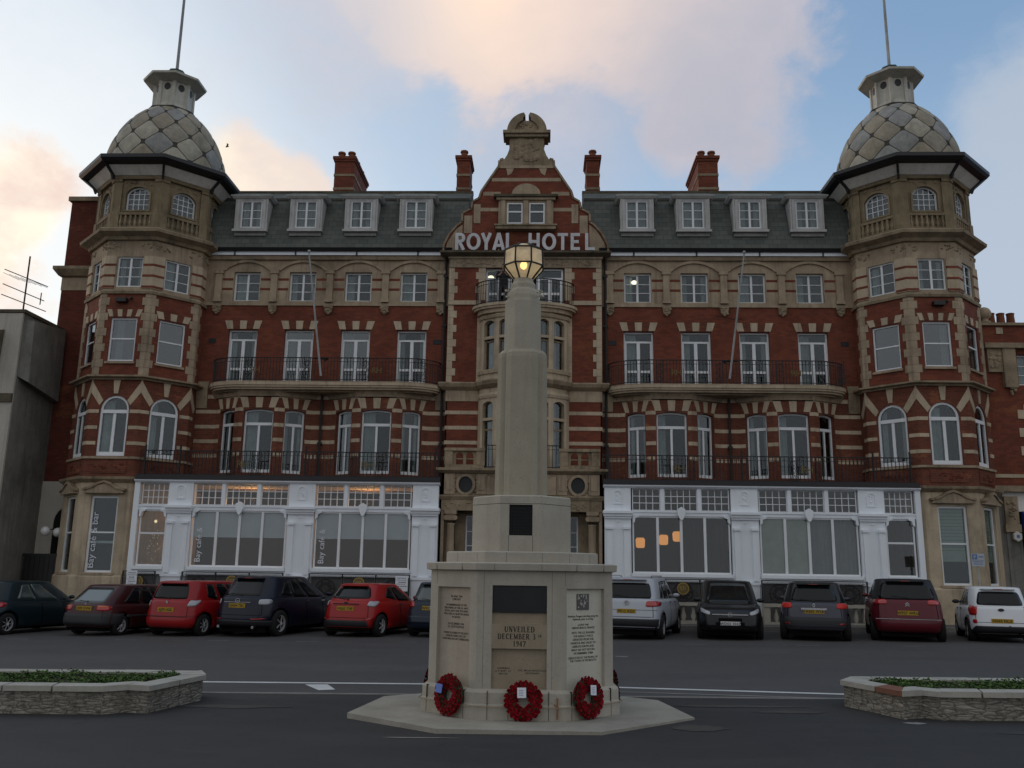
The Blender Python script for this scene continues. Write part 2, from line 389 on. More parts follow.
def hole(u0, u1, z0, z1, rise=0):
    if rise <= 0: return [(u0, z0), (u1, z0), (u1, z1), (u0, z1)]
    return [(u0, z0), (u1, z0)]+arc(u0, u1, z1-rise, rise)
def inset(pts, t):
    n = len(pts); out = []
    A = sum(pts[i][0]*pts[(i+1) % n][1]-pts[(i+1) % n][0]*pts[i][1] for i in range(n)); sg = 1 if A > 0 else -1
    for i in range(n):
        a = Vector(pts[i-1]); b = Vector(pts[i]); c = Vector(pts[(i+1) % n])
        t1 = (b-a).normalized(); t2 = (c-b).normalized(); n1 = Vector((-t1.y, t1.x))*sg; n2 = Vector((-t2.y, t2.x))*sg
        q = b+(n1+n2)/(1+n1.dot(n2))*t; out.append((q.x, q.y))
    return out
def ringprism(mb, fr, outer, inner, d0, d1):
    n = len(outer); vs = [fr.p(a, d1, b) for a, b in outer]+[fr.p(a, d1, b) for a, b in inner]+[fr.p(a, d0, b) for a, b in outer]+[fr.p(a, d0, b) for a, b in inner]
    fs = []
    for i in range(n):
        j = (i+1) % n; fs += [(i, j, n+j, n+i), (2*n+i, 2*n+j, 3*n+j, 3*n+i), (i, j, 2*n+j, 2*n+i), (n+i, n+j, 3*n+j, 3*n+i)]
    mb.add(vs, fs)
class MM(MB):
    def __init__(s, first=None):
        super().__init__(); s.names = []
        if first: s.use(first)
    def use(s, name):
        if name not in s.names: s.names.append(name)
        s.cur = s.names.index(name); return s
    def done(s, name, parent=None, org=V0, **k): return s.build(name, s.names, parent, org, **k)

# ================================================================== HOTEL
YW = 31.5; YS = 29.55; YC = 31.2
HO = Vector((XC, YW, 0))
hotel = empty('hotel', HO, 'long red brick and stone seafront hotel with domed corner towers and white shopfront', 'hotel')
WALL = Fr(XC, YW)
def HX(u): return XC+u

def curtain(fr, u0, u1, z0, z1, d, mat, parent, org=HO):
    mb = MB(); n = max(6, int((u1-u0)/.05)); vs = []
    for i in range(n+1):
        u = u0+(u1-u0)*i/n; dd = d+.018*sin(i*2.1)+.01*sin(i*.9)
        vs += [fr.p(u, dd, z0), fr.p(u, dd, z1)]
    mb.add(vs, [(2*i, 2*i+2, 2*i+3, 2*i+1) for i in range(n)])
    mb.smooth = True
    return mb.build('curtain', mat, parent, org, uv=False)

def window(fr, u0, u1, z0, z1, kind='case', rise=0, d=-.14, cur=None, gl='pane', mat='frame_white', t=.06, parent=None, org=HO, nx=4, nz=4):
    parent = parent or hotel
    f = MB(); out = hole(u0, u1, z0, z1, rise); inn = inset(out, t)
    ringprism(f, fr, out, inn, d-.07, d)
    uc = (u0+u1)/2; a, b = u0+t, u1-t; zb, zt = z0+t, z1-t
    def v(u, w, za=zb, zc=zt, dd=-.01): f.fbox(fr, u-w/2, u+w/2, d-.06, d+dd, za, zc)
    def h(z, w, ua=a, ub=b, dd=-.012): f.fbox(fr, ua, ub, d-.058, d+dd, z-w/2, z+w/2)
    if kind == 'sash':
        zm = z0+(z1-z0)*.52; h(zm, .05)
    elif kind == 'case':
        v(uc, .075)
        for k in (1, 2): h(zb+(zt-zb)*k/3, .022, dd=-.02)
    elif kind == 'door':
        ztr = z1-.37; h(ztr, .07); v(uc, .12, zb, ztr-.03, -.005)
        for q in (a+.025, b-.025): v(q, .06, zb, ztr-.03, -.008)
        h(zb+.55, .09, dd=-.02); h(zb+.06, .12, dd=-.02)
    elif kind == 'tall':
        ztr = z1-.53; h(ztr, .10, dd=0); v(uc, .075, zb, ztr-.05)
        h(zb+.03, .07)
    elif kind == 'arch':
        ztr = z1-.56; h(ztr, .12, dd=.01); v(uc, .10, zb, ztr-.05); h(zb+.03, .08)
    elif kind == 'grid':
        top = zt
        for k in range(1, nx): v(a+(b-a)*k/nx, .022, zb, top-.02, -.02)
        for k in range(1, nz): h(zb+(zt-zb)*k/nz, .022, dd=-.022)
    elif kind == 'mull':
        h(z1-.42*(z1-z0), .06)
    elif kind == 'lights':
        for k in range(1, nx): v(a+(b-a)*k/nx, .085, zb, zt, .01)
    w = f.build('window', mat, parent, org)
    g = MB(); pin = inset(out, t*.8); g.fprism(fr, pin, d-.048, d-.040)
    g.build('pane', gl, w, org, uv=False)
    if cur:
        for (c0, c1, cm) in cur:
            ca = a+(b-a)*c0; cb = a+(b-a)*c1
            curtain(fr, ca, cb, zb+.01, zt-.02 if rise == 0 else zt-rise*.2, d-.13, cm, w, org)
    return w
CUR = [[(0, .3, 'curtain')], [(.7, 1, 'curtain')], [(0, .22, 'curtain'), (.8, 1, 'curtain')], [(.55, 1, 'curtain')], [(0, 1, 'blind')], [(0, .42, 'curtain')], [], [(.35, .5, 'curtain'), (.8, 1, 'curtain')]]

def voussoirs(mb, fr, uc, hw, z0, z1, n=5, splay=.14, d0=-.02, d1=.02, mats=('stone_pale', 'brick_worn')):
    W = 2*hw
    for i in range(n):
        a0 = -hw+W*i/n; a1 = -hw+W*(i+1)/n; k = 1+splay/hw
        mb.use(mats[i % 2]); mb.fprism(fr, [(uc+a0+.004, z0), (uc+a1-.004, z0), (uc+a1*k-.004, z1), (uc+a0*k+.004, z1)], d0, d1 if i % 2 == 0 else d1-.008)
def quoins(mb, fr, ue, dr, z0, z1, wl=.34, ws=.22, h=.3, d=.018):
    z = z0; k = 0
    while z < z1-.02:
        zz = min(z+h, z1); w = wl if k % 2 else ws
        mb.fbox(fr, min(ue, ue+dr*w), max(ue, ue+dr*w), -.03, d, z+.004, zz-.004); z = zz; k += 1
def bands(mb, fr, u0, u1, zs, hgt, excl=(), d=.012, dashed=False):
    for z in zs:
        segs = [(u0, u1)]
        for a, b in excl:
            ns = []
            for p, q in segs:
                if b <= p or a >= q: ns.append((p, q))
                else:
                    if a > p: ns.append((p, a))
                    if b < q: ns.append((b, q))
            segs = ns
        for p, q in segs:
            if not dashed: mb.fbox(fr, p, q, -.03, d, z, z+hgt)
            else:
                n = max(1, int((q-p)/.13)); w = (q-p)/n
                for i in range(n): mb.fbox(fr, p+w*i+.02, p+w*(i+1)-.02, -.03, d, z, z+hgt)

# ---- main upper walls, one half at a time
DU = (4.15, 6.23, 8.33, 10.43)      # window axes on the upper floors
BAYS = (5.2, 9.42)
cidx = 0
def nextcur():
    global cidx; cidx += 1
    return CUR[(cidx*5+cidx//3) % len(CUR)]
for s in (-1, 1):
    def U(a, b): return (min(s*a, s*b), max(s*a, s*b))
    # second floor brick, z 7.8 - 11.2
    w = MM('brick')
    holes = [hole(s*u-.54, s*u+.54, 8.2, 10.28) for u in DU]
    o = U(2.72, 12.3)
    w.fwall(WALL, [(o[0], 7.8), (o[1], 7.8), (o[1], 11.2), (o[0], 11.2)], holes, 0, .2)
    for u in DU: voussoirs(w, WALL, s*u, .60, 10.30, 10.62, 5, .10)
    w.use('stone'); w.fbox(WALL, o[0], o[1], -.02, .05, 11.2, 11.32)
    w.use('stone_pale')
    w.done('wall', hotel, HO)
    # vents, dark
    for u in (3.2, 11.55): v = MB(); v.fbox(WALL, s*u-.14, s*u+.14, -.02, .015, 9.75, 9.93); v.build('air_brick', 'iron', hotel, HO)
    # third floor stone, z 11.32 - 13.1
    w = MM('stone')
    holes = [hole(s*u-.5, s*u+.5, 11.39, 12.52) for u in DU]
    w.fwall(WALL, [(o[0], 11.3), (o[1], 11.3), (o[1], 13.1), (o[0], 13.1)], holes, 0, .2)
    w.use('brick')
    ex = [(s*u-.56, s*u+.56) for u in DU]
    for q in DU:
        for e in (-1, 1): 
            a, b = sorted((s*q+e*.52, s*q+e*.92)); 
            for z in (11.80, 12.18): w.fbox(WALL, a, b, -.02, .006, z, z+.09)
    w.use('stone')
    for q in DU:            # blind segmental arch moulding
        uo = arc(s*q-.93, s*q+.93, 12.58, .40, 14); ui = arc(s*q-.84, s*q+.84, 12.56, .32, 14)
        vs = [WALL.p(a, .07, b) for a, b in uo]+[WALL.p(a, .07, b) for a, b in ui]+[WALL.p(a, -.01, b) for a, b in uo]+[WALL.p(a, -.01, b) for a, b in ui]
        n = len(uo); w.add(vs, [f for i in range(n-1) for f in ((i, i+1, n+i+1, n+i), (i, i+1, 2*n+i+1, 2*n+i), (n+i, n+i+1, 3*n+i+1, 3*n+i))])
    w.done('wall', hotel, HO)
    for u in (3.12, 5.19, 7.28, 9.38, 11.47):     # pilasters and carved brackets
        w = MM('stone'); w.fbox(WALL, s*u-.12, s*u+.12, -.01, .12, 11.32, 12.42); w.fbox(WALL, s*u-.16, s*u+.16, -.01, .16, 12.42, 12.55); w.fbox(WALL, s*u-.15, s*u+.15, -.01, .15, 11.32, 11.42)
        w.use('stone_grimy'); w.fprism(WALL, [(s*u-.16, 11.2), (s*u-.12, 10.95), (s*u, 10.85), (s*u+.12, 10.95), (s*u+.16, 11.2)], -.01, .10)
        w.relief(WALL, s*u, 11.05, .24, .24, 9, .04, .10)
        w.done('pilaster', hotel, HO)
    for u in DU:
        window(WALL, s*u-.5, s*u+.5, 11.39, 12.52, 'case', cur=nextcur(), gl='pane')
        window(WALL, s*u-.54, s*u+.54, 8.2, 10.28, 'door', cur=nextcur(), gl='pane_bright' if random.random() < .3 else 'pane')
    # eaves
    e = MM('stone'); x0, x1 = sorted((HX(s*2.72), HX(s*12.4)))
    e.sweep([(x0, YW), (x1, YW)], [(-.05, 12.98), (.10, 12.98), (.16, 13.10), (-.05, 13.10)])
    e.use('white_paint'); e.sweep([(x0, YW), (x1, YW)], [(-.05, 13.10), (.22, 13.12), (.22, 13.25), (-.05, 13.25)])
    e.use('black_paint'); e.sweep([(x0, YW), (x1, YW)], [(-.05, 13.25), (.30, 13.25), (.36, 13.37), (-.05, 13.37)])
    for k in range(4):
        e.use('black_paint'); e.fbox(WALL, s*(4+k*2.3)-.03, s*(4+k*2.3)+.03, .2, .235, 13.1, 13.25)
    e.done('eaves_gutter', hotel, HO)
    # ---- first floor: straight pieces and canted bays
    pts = []
    def BP(uc): return [(uc-1.76, YW), (uc-.70, YW-.60), (uc+.70, YW-.60), (uc+1.76, YW)]
    w = MM('brick_worn')
    segs = [(2.72, BAYS[0]-1.76), (BAYS[0]+1.76, BAYS[1]-1.76), (BAYS[1]+1.76, 12.3)]
    ZB = (6.03, 6.56, 7.11)
    for a, b in segs:
        a, b = U(a, b); w = MM('brick_worn'); w.fwall(WALL, [(a, 4.3), (b, 4.3), (b, 7.8), (a, 7.8)], [], 0)
        w.use('stone_pale'); bands(w, WALL, a, b, ZB, .13); bands(w, WALL, a, b, (5.5,), .13, dashed=True)
        w.fbox(WALL, a, b, -.02, .02, 7.66, 7.80)
        w.done('wall', hotel, HO)
    for uc in BAYS:
        c = s*uc; w = MM('brick_worn')
        plan = [(HX(a), b) for a, b in BP(c)]
        faces = []
        for i in range(3):
            p, q = Vector(plan[i]), Vector(plan[i+1]); m = (p+q)/2; L = (q-p).length
            faces.append((Fr(m.x, m.y, math.atan2(q.y-p.y, q.x-p.x)), L))
        for i, (fr, L) in enumerate(faces):
            hw = .53 if i == 1 else .36
            off = 0
            w.use('brick_worn'); w.fwall(fr, [(-L/2, 4.3), (L/2, 4.3), (L/2, 7.66), (-L/2, 7.66)], [hole(off-hw, off+hw, 4.92, 7.2, .07)], 0, .2)
            w.use('stone_pale'); bands(w, fr, -L/2, L/2, ZB, .13, [(off-hw-.03, off+hw+.03)]); bands(w, fr, -L/2, L/2, (5.5,), .13, [(off-hw-.03, off+hw+.03)], dashed=True)
            nv = 5 if i == 1 else 5
            voussoirs(w, fr, off, hw+(.05 if i == 1 else .03), 7.24, 7.62, nv, .13, -.02, .02)
            window(fr, off-hw, off+hw, 4.92, 7.2, 'tall', .07, cur=nextcur(), gl='pane')
        w.use('stone'); w.sweep([(plan[0][0]-.1, YW+.02)]+plan[1:3]+[(plan[3][0]+.1, YW+.02)], [(-.05, 7.66), (.03, 7.66), (.06, 7.72), (.24, 7.98), (-.05, 7.98)])
        w.done('bay_wall', hotel, HO)
        cp = MB(); cp.pprism(plan, 7.6, 7.66); cp.build('bay_ceiling', 'stone', hotel, HO)
    # ---- second-floor balcony slab
    yb = 30.5; a0, a1 = 2.95, 11.45
    def curve(inset_, n=7):
        R = .95-inset_; L = a0+inset_; Rr = a1-inset_; yy = yb+inset_
        p = [(L, YW)]+[(L+R*1.6-R*1.6*cos(pi/2*i/n), yy+R-R*sin(pi/2*i/n)) for i in range(n+1)]+[(Rr-R*1.6+R*1.6*sin(pi/2*i/n), yy+R-R*cos(pi/2*i/n)) for i in range(n+1)]+[(Rr, YW)]
        p = [q for i, q in enumerate(p) if i == 0 or (Vector(q)-Vector(p[i-1])).length > .02]
        p = [(HX(s*u), y) for u, y in p]
        return p if s > 0 else p[::-1]
    b = MM('stone_pale')
    b.pprism(curve(.0), 8.0, 8.10); b.pprism(curve(.04), 7.93, 8.0); b.pprism(curve(.12), 7.86, 7.93)
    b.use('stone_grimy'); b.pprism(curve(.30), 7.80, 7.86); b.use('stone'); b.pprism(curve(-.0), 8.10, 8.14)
    b.done('balcony', hotel, HO)
    def railing(path, z0, z1, sp=.115, name='railing', scroll=None, closed=False):
        r = MB()
        r.sweep(path, [(-.02, z1-.03), (.02, z1-.03), (.02, z1), (-.02, z1)]); r.sweep(path, [(-.012, z0+.06), (.012, z0+.06), (.012, z0+.085), (-.012, z0+.085)])
        r.sweep(path, [(-.01, z1-.16), (.01, z1-.16), (.01, z1-.145), (-.01, z1-.145)])
        P = [Vector(p) for p in path]; acc = 0
        for i in range(len(P)-1):
            L = (P[i+1]-P[i]).length; t = acc
            while t < L:
                q = P[i]+(P[i+1]-P[i])*(t/L); r.box(q.x-.010, q.x+.010, q.y-.010, q.y+.010, z0, z1-.02); t += sp
            acc = t-L
        return r
    def scrolls(r, x, y, z0, z1, w=.32):
        """wrought scrollwork: two uprights and S curls"""
        for e in (-1, 1):
            r.tube([(x+e*w/2, y, z0), (x+e*w/2, y, z1)], .016, 4)
            for k in range(3):
                zc = z0+.18+k*.24
                r.tube([(x+e*(w/2-.02)-e*.07*(1-cos(t)), y-.02, zc+.1*sin(t*1.0)) for t in [i*2*pi/10 for i in range(11)]], .009, 4)
    rp = [(x, y) for x, y in curve(.10)]
    r = railing(rp[:], 8.14, 9.02)
    for u in (DU[3], DU[2], DU[1], DU[0]):
        scrolls(r, HX(s*u)+.62, yb+.10, 8.14, 9.0, .22)
    rl = r.build('railing', 'iron', hotel, HO)
    rf = Fr(XC, yb+.10)
    for u in ((9.55, 5.2) if s < 0 else (5.35, 9.5)): text('monogram', 'RH', .30, rf, s*u, .03, 8.45, 'gold_dull', rl, HO, extrude=.012, space=.8)
    # ---- deck over the shopfront, with railing
    x0, x1 = sorted((HX(s*2.7), HX(s*12.95)))
    dk = MM('pipe_iron'); dk.box(x0, x1, YS+.02, YW, 4.40, 4.60); dk.use('black_paint'); dk.sweep([(x0, YS), (x1, YS)], [(-.05, 4.50), (.16, 4.50), (.16, 4.66), (-.05, 4.66)])
    dk.done('deck', hotel, HO)
    r = railing([(x0, YS+.12), (x1-.0, YS+.12)], 4.62, 5.52, .125)
    for u in BAYS: scrolls(r, HX(s*u)-.42, YS+.1, 4.62, 5.5, .25); scrolls(r, HX(s*u)+.42, YS+.1, 4.62, 5.5, .25)
    for u in (2.9, 7.3, 11.6, 12.8): r.box(HX(s*u)-.025, HX(s*u)+.025, YS+.09, YS+.14, 4.6, 5.7)
    rl = r.build('railing', 'iron', hotel, HO)
    rf = Fr(XC, YS+.1)
    for u in BAYS: text('monogram', 'RH', .34, rf, s*u, .03, 4.95, 'gold_dull', rl, HO, extrude=.012, space=.8)
    # ---- mansard roof and dormers
    ro = MM('slate'); xa, xb = sorted((HX(s*2.2), HX(s*12.6)))
    ro.add([(xa, 31.25, 13.36), (xb, 31.25, 13.36), (xb, 32.05, 15.66), (xa, 32.05, 15.66), (xa, 35, 13.36), (xb, 35, 13.36), (xb, 33.7, 16.66), (xa, 33.7, 16.66)],
           [(0, 1, 2, 3), (3, 2, 6, 7), (0, 3, 7, 4), (1, 2, 6, 5), (4, 5, 6, 7), (0, 1, 5, 4)])
    ro.use('lead_seam'); ro.sweep([(xa, 32.05), (xb, 32.05)], [(-.03, 15.60), (.05, 15.60), (.05, 15.70), (-.03, 15.70)])
    ro.use('stone_weathered'); ro.box(xa, xb, 33.6, 33.85, 16.6, 16.72)
    ro.done('roof', hotel, HO)
    for u in DU:
        c = HX(s*u); fr = Fr(c, 31.38); d = MM('dormer_wood')
        z0, z1 = 14.12, 15.42
        d.fwall(fr, [(-.56, z0), (.56, z0), (.56, z1), (-.56, z1)], [hole(-.40, .40, z0+.12, z1-.10)], 0, .08)
        d.fbox(fr, -.62, -.56, -.9, .02, z0, z1); d.fbox(fr, .56, .62, -.9, .02, z0, z1); d.fbox(fr, -.56, .56, -.9, -.08, z1-.06, z1-.01)
        for e in (-1, 1): d.fbox(fr, e*.50-.05, e*.50+.05, 0, .04, z0+.06, z1-.06)
        d.fbox(fr, -.66, .66, -.02, .12, z0-.06, z0+.03)
        d.sweep([(c-.68, 32.3), (c-.68, 31.38), (c+.68, 31.38), (c+.68, 32.3)], [(-.1, z1-.02), (.04, z1-.02), (.12, z1+.07), (.12, z1+.10), (-.1, z1+.10)])
        d.use('copper_lead'); d.add([(c-.80, 31.26, z1+.11), (c+.80, 31.26, z1+.11), (c+.80, 32.4, z1+.13), (c-.80, 32.4, z1+.13), (c-.55, 31.45, z1+.22), (c+.55, 31.45, z1+.22), (c+.55, 32.5, z1+.24), (c-.55, 32.5, z1+.24)], [(0, 1, 5, 4), (1, 2, 6, 5), (3, 0, 4, 7), (4, 5, 6, 7), (0, 3, 2, 1)])
        d.use('lead_b'); d.fbox(fr, -.6, .6, -.14, .0, z0-.2, z0-.06)
        dd = d.done('dormer', hotel, HO)
        window(fr, -.40, .40, z0+.12, z1-.10, 'case', d=-.03, cur=[(0, .3, 'curtain'), (.72, 1, 'curtain')] if random.random() < .6 else [(0, .95, 'curtain')], parent=dd, gl='pane', t=.045)
    # lean-to ends of the mansard beside the gable are hidden by the gable itself
    # down pipes
    for u, y, r_, zt in ((12.15, 31.35, .06, 13.2), (2.95, 31.40, .055, 13.2), (7.31, 31.42, .045, 7.8)):
        p = MB(); p.tube([(HX(s*u), y, 4.6), (HX(s*u), y, zt)], r_, 6)
        for z in (6, 8.2, 10.4, 12.3):
            if z < zt: p.box(HX(s*u)-.08, HX(s*u)+.08, y-.05, y+.15, z, z+.08)
        p.build('downpipe', 'pipe_iron', hotel, HO)
    # quadrant stones where balcony meets the walls
    for u in (2.98, 11.75): 
        q = MM('stone_grimy'); q.sweep([(HX(s*u)-.22, YW), (HX(s*u)+.22, YW)], [(-.02, 7.3), (.04, 7.3), (.10, 7.75), (.10, 8.05), (-.02, 8.35)]); q.done('bracket_stone', hotel, HO)
    # balcony flagpole
    fp = MB(); fp.tube([(HX(s*7.2), 30.62, 8.35), (HX(s*7.75), 30.05, 12.75)], .042, 6, r2=.028); fp.ball((HX(s*7.75), 30.05, 12.8), .06)
    fpo = fp.build('flagpole', 'pole_paint', hotel, HO)
    fp = MB(); fp.tube([(HX(s*7.1), 30.62, 8.9), (HX(s*7.0), 30.72, 9.0), (HX(s*7.5), 30.62, 9.0)], .04, 4); fp.tube([(HX(s*7.45), 30.35, 10.4), (HX(s*7.0), 31.5, 10.9)], .012, 4); fp.tube([(HX(s*7.45), 30.35, 10.4), (HX(s*7.9), 31.5, 10.8)], .012, 4)
    fp.build('stay', 'iron', fpo, HO)

# ---- centre block
CB = Fr(XC, YC)
BOW = [(-1.62, 31.2), (-1.52, 30.95), (-.98, 30.55), (-.42, 30.38), (.42, 30.38), (.98, 30.55), (1.52, 30.95), (1.62, 31.2)]
BOWX = [(HX(a), b) for a, b in BOW]
w = MM('brick')
w.fwall(CB, [(-2.78, 4.9), (2.78, 4.9), (2.78, 13.2), (-2.78, 13.2)], [hole(-1.45, 1.45, 11.0, 12.62), hole(-1.4, 1.4, 5.1, 10.7)], 0, .3)
w.use('brick'); w.box(HX(-2.78), HX(-2.74), YC, YW+.1, 4.9, 13.2); w.box(HX(2.74), HX(2.78), YC, YW+.1, 4.9, 13.2)
w.use('stone_pale')
for e in (-1, 1):
    quoins(w, CB, e*2.80, -e, 8.25, 11.15, .32, .20, .27); quoins(w, CB, e*2.80, -e, 11.35, 12.6, .32, .20, .27)
    quoins(w, CB, e*1.45, e, 11.35, 12.6, .36, .26, .27); quoins(w, CB, e*1.60, e, 8.25, 10.7, .12, .12, .27)
    a, b = sorted((e*1.62, e*2.8)); bands(w, CB, a, b, (6.03, 6.56, 7.11), .13)
    w.use('stone'); w.fbox(CB, a, b, -.02, .03, 7.58, 8.0); w.use('stone_pale')
    w.fbox(CB, a, b, -.02, .06, 11.17, 11.33)
w.use('stone'); w.fbox(CB, -2.84, 2.84, -.05, .10, 12.93, 13.00)
w.fbox(CB, -2.80, 2.80, -.05, .05, 12.60, 12.93)
w.relief(CB, 0, 12.8, 5.2, .22, 90, .03, .05)
w.use('stone_weathered'); w.sweep([(HX(-2.84), YW), (HX(-2.84), YC), (HX(2.84), YC), (HX(2.84), YW)], [(-.1, 13.00), (.10, 13.00), (.30, 13.10), (.30, 13.17), (-.1, 13.17)])
w.done('centre_wall', hotel, HO)
# bow, two storeys of stone mullioned lights
w = MM('stone_pale')
BF = []
for i in range(7):
    p, q = Vector(BOWX[i]), Vector(BOWX[i+1]); m = (p+q)/2; BF.append((Fr(m.x, m.y, math.atan2(q.y-p.y, q.x-p.x)), (q-p).length))
for i, (fr, L) in enumerate(BF):
    hs = []
    if 1 <= i <= 5:
        hw = L/2-.10
        for z0, z1 in ((5.15, 7.5), (8.66, 10.45)):
            hs.append(hole(-hw, hw, z0, z1, .10))
            w2 = window(fr, -hw, hw, z0, z1, 'mull', .10, d=-.10, t=.03, mat='stone_grimy', cur=[(.1, .6, 'curtain')] if i % 2 else [(.5, .9, 'curtain')], gl='pane')
            w.fbox(fr, -hw, hw, -.09, -.01, z1-.68, z1-.58)
    w.fwall(fr, [(-L/2, 4.9), (L/2, 4.9), (L/2, 10.72), (-L/2, 10.72)], hs, 0, .15)
for prof in ([(-.05, 7.62), (.03, 7.62), (.06, 7.72), (.03, 7.80), (-.05, 7.80)], [(-.05, 8.50), (.05, 8.50), (.08, 8.62), (-.05, 8.64)], [(-.05, 10.5), (.05, 10.52), (.10, 10.62), (-.05, 10.7)]):
    w.sweep(BOWX, prof)
w.use('stone_grimy')
full = [(HX(-2.84), YW+.05), (HX(-2.84), YC)]+[(HX(a), b) for a, b in BOW]+[(HX(2.84), YC), (HX(2.84), YW+.05)]
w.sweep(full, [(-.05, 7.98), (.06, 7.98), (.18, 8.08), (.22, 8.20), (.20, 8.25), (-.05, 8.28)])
w.done('bow_window_wall', hotel, HO)
# third-floor balcony over the bow
pl = [(HX(1.92*cos(a)), 31.2-1.0*sin(a)) for a in [pi*i/16 for i in range(17)]][::-1]
b = MM('stone_pale'); 
b.pprism(pl, 10.93, 11.03); b.pprism([(XC+(x-XC)*.97, 31.2-(31.2-y)*.96) for x, y in pl], 10.85, 10.93); b.use('stone'); b.pprism([(XC+(x-XC)*.9, 31.2-(31.2-y)*.9) for x, y in pl], 10.70, 10.85)
b.done('balcony', hotel, HO)
pr = [(XC+(x-XC)*.93, 31.2-(31.2-y)*.93) for x, y in pl]
r = railing(pr, 11.03, 11.92, .12); r.build('railing', 'iron', hotel, HO)
window(CB, -1.45, -.50, 11.03, 12.60, 'door', d=-.15, gl='pane', cur=None, t=.07)
window(CB, .42, 1.40, 11.03, 12.60, 'door', d=-.12, gl='pane', cur=[(.0, .15, 'curtain')], t=.07)
# gable
def G(u): return [(e*a, b) for e in (1,) for a, b in u]
half = [(3.02, 13.16), (3.0, 13.50), (2.80, 13.92), (2.52, 14.25), (2.34, 14.38), (2.34, 14.72), (2.02, 14.90), (1.98, 15.18), (1.74, 15.32), (1.66, 15.60), (1.02, 16.62), (1.00, 16.86), (.86, 16.90), (.74, 17.10), (.66, 17.34), (.66, 17.62), (.70, 17.80)]
out = half+[(-a, b) for a, b in half[::-1]]
g = MM('brick'); GF = Fr(XC, YC)
g.fprism(GF, out, -.5, 0)
g.use('stone_grimy')
cop = [(a, b) for a, b in half[4:12]]
for e in (-1, 1):     # raking coping and scrolls
    pp = half[:13]
    for (a, b), (c, d_) in zip(pp[:-1], pp[1:]):
        L = sqrt((c-a)**2+(d_-b)**2); nx, nz = (d_-b)/L*.07, -(c-a)/L*.07
        q = [(e*a, b), (e*c, d_), (e*(c+nx), d_+nz), (e*(a+nx), b+nz)]
        g.fprism(GF, q, -.53, .05)
g.use('stone')
for e in (-1, 1):
    for (a, b, c, d_) in ((2.0, 2.30, 13.95, 14.65), (1.70, 1.95, 14.35, 15.1)): g.fbox(GF, *sorted((e*a, e*b)), -.02, .016, c, d_)
    a, b = sorted((e*2.35, e*2.95)); g.fprism(GF, [(e*2.36, 13.28), (e*2.97, 13.28), (e*2.90, 13.6), (e*2.6, 14.1), (e*2.36, 14.28)], -.01, .015)
    a, b = sorted((e*.95, e*1.85)); g.fbox(GF, a, b, -.02, .012, 14.82, 14.96)
    a, b = sorted((e*.95, e*1.62)); g.fbox(GF, a, b, -.02, .012, 15.45, 15.60)
g.fbox(GF, -1.30, 1.30, -.02, .012, 16.02, 16.16)
g.fbox(GF, -1.02, 1.02, -.02, .03, 16.55, 16.66)
for e in (-1, 1): g.fprism(GF, [(e*.55, 16.35), (e*.70, 16.25), (e*.78, 16.6), (e*.45, 16.6)], -.01, .02)
g.use('stone_grimy'); g.fprism(GF, [(-1.0, 16.66), (1.0, 16.66), (1.0, 16.86), (.84, 16.92), (.72, 17.12), (.65, 17.36), (.65, 17.78), (-.65, 17.78), (-.65, 17.36), (-.72, 17.12), (-.84, 16.92), (-1.0, 16.86)], -.5, .03)
g.relief(GF, 0, 17.3, .8, .8, 36, .05, .03)
g.fbox(GF, -.82, .82, -.55, .16, 17.78, 17.90); g.fbox(GF, -.90, .90, -.6, .24, 17.90, 18.02)
ring = [(.76*cos(a), 18.02+.80*sin(a)) for a in [pi*i/20 for i in range(21)]]
R1 = [p for p in ring if p[0] > .06]; L1 = [(-a, b) for a, b in R1]
inner = [(.46*cos(a), 18.02+.50*sin(a)) for a in [pi*i/20 for i in range(21)]]
Ri = [p for p in inner if p[0] > .10]
for e in (-1, 1):
    q = [(e*a, b) for a, b in R1]+[(e*.06, 18.70), (e*.15, 18.62), (e*.17, 18.52)]+[(e*a, b) for a, b in Ri[::-1]]
    g.fprism(GF, q, -.45, .10)
g.fprism(GF, [(-.46, 18.0), (.46, 18.0), (.44, 18.2), (.3, 18.42), (.1, 18.5), (-.1, 18.5), (-.3, 18.42), (-.44, 18.2)], -.40, .02)
g.relief(GF, 0, 18.25, .5, .3, 12, .05, .02)
g.use('stone')       # attic window surround
g.use('dark_room'); g.fbox(GF, -.72, .72, -.02, .006, 14.28, 15.14); g.use('stone'); g.fwall(GF, [(-1.02, 14.2), (1.02, 14.2), (1.02, 15.30), (-1.02, 15.30)], [hole(-.70, -.12, 14.30, 15.12), hole(.12, .70, 14.30, 15.12)], .08, .2)
for u in (-.86, 0, .86): g.fbox(GF, u-.09, u+.09, 0, .15, 14.2, 15.2)
g.fbox(GF, -1.10, 1.10, -.02, .18, 15.22, 15.32); g.use('stone_weathered'); g.fbox(GF, -1.20, 1.20, -.02, .26, 15.32, 15.41)
g.use('stone'); g.fprism(GF, [(-.55, 15.41)]+[(.55*cos(a), 15.41+.48*sin(a)) for a in [pi*i/12 for i in range(13)]], -.02, .12)
g.use('stone_grimy'); g.fbox(GF, -1.12, 1.12, -.02, .30, 14.02, 14.20); g.fbox(GF, -1.16, 1.16, -.02, .34, 14.14, 14.20)
gb = g.done('gable', hotel, HO)
for u in (-.41, .41): window(GF, u-.29, u+.29, 14.30, 15.12, 'mull', d=.085, t=.05, parent=gb, cur=None)
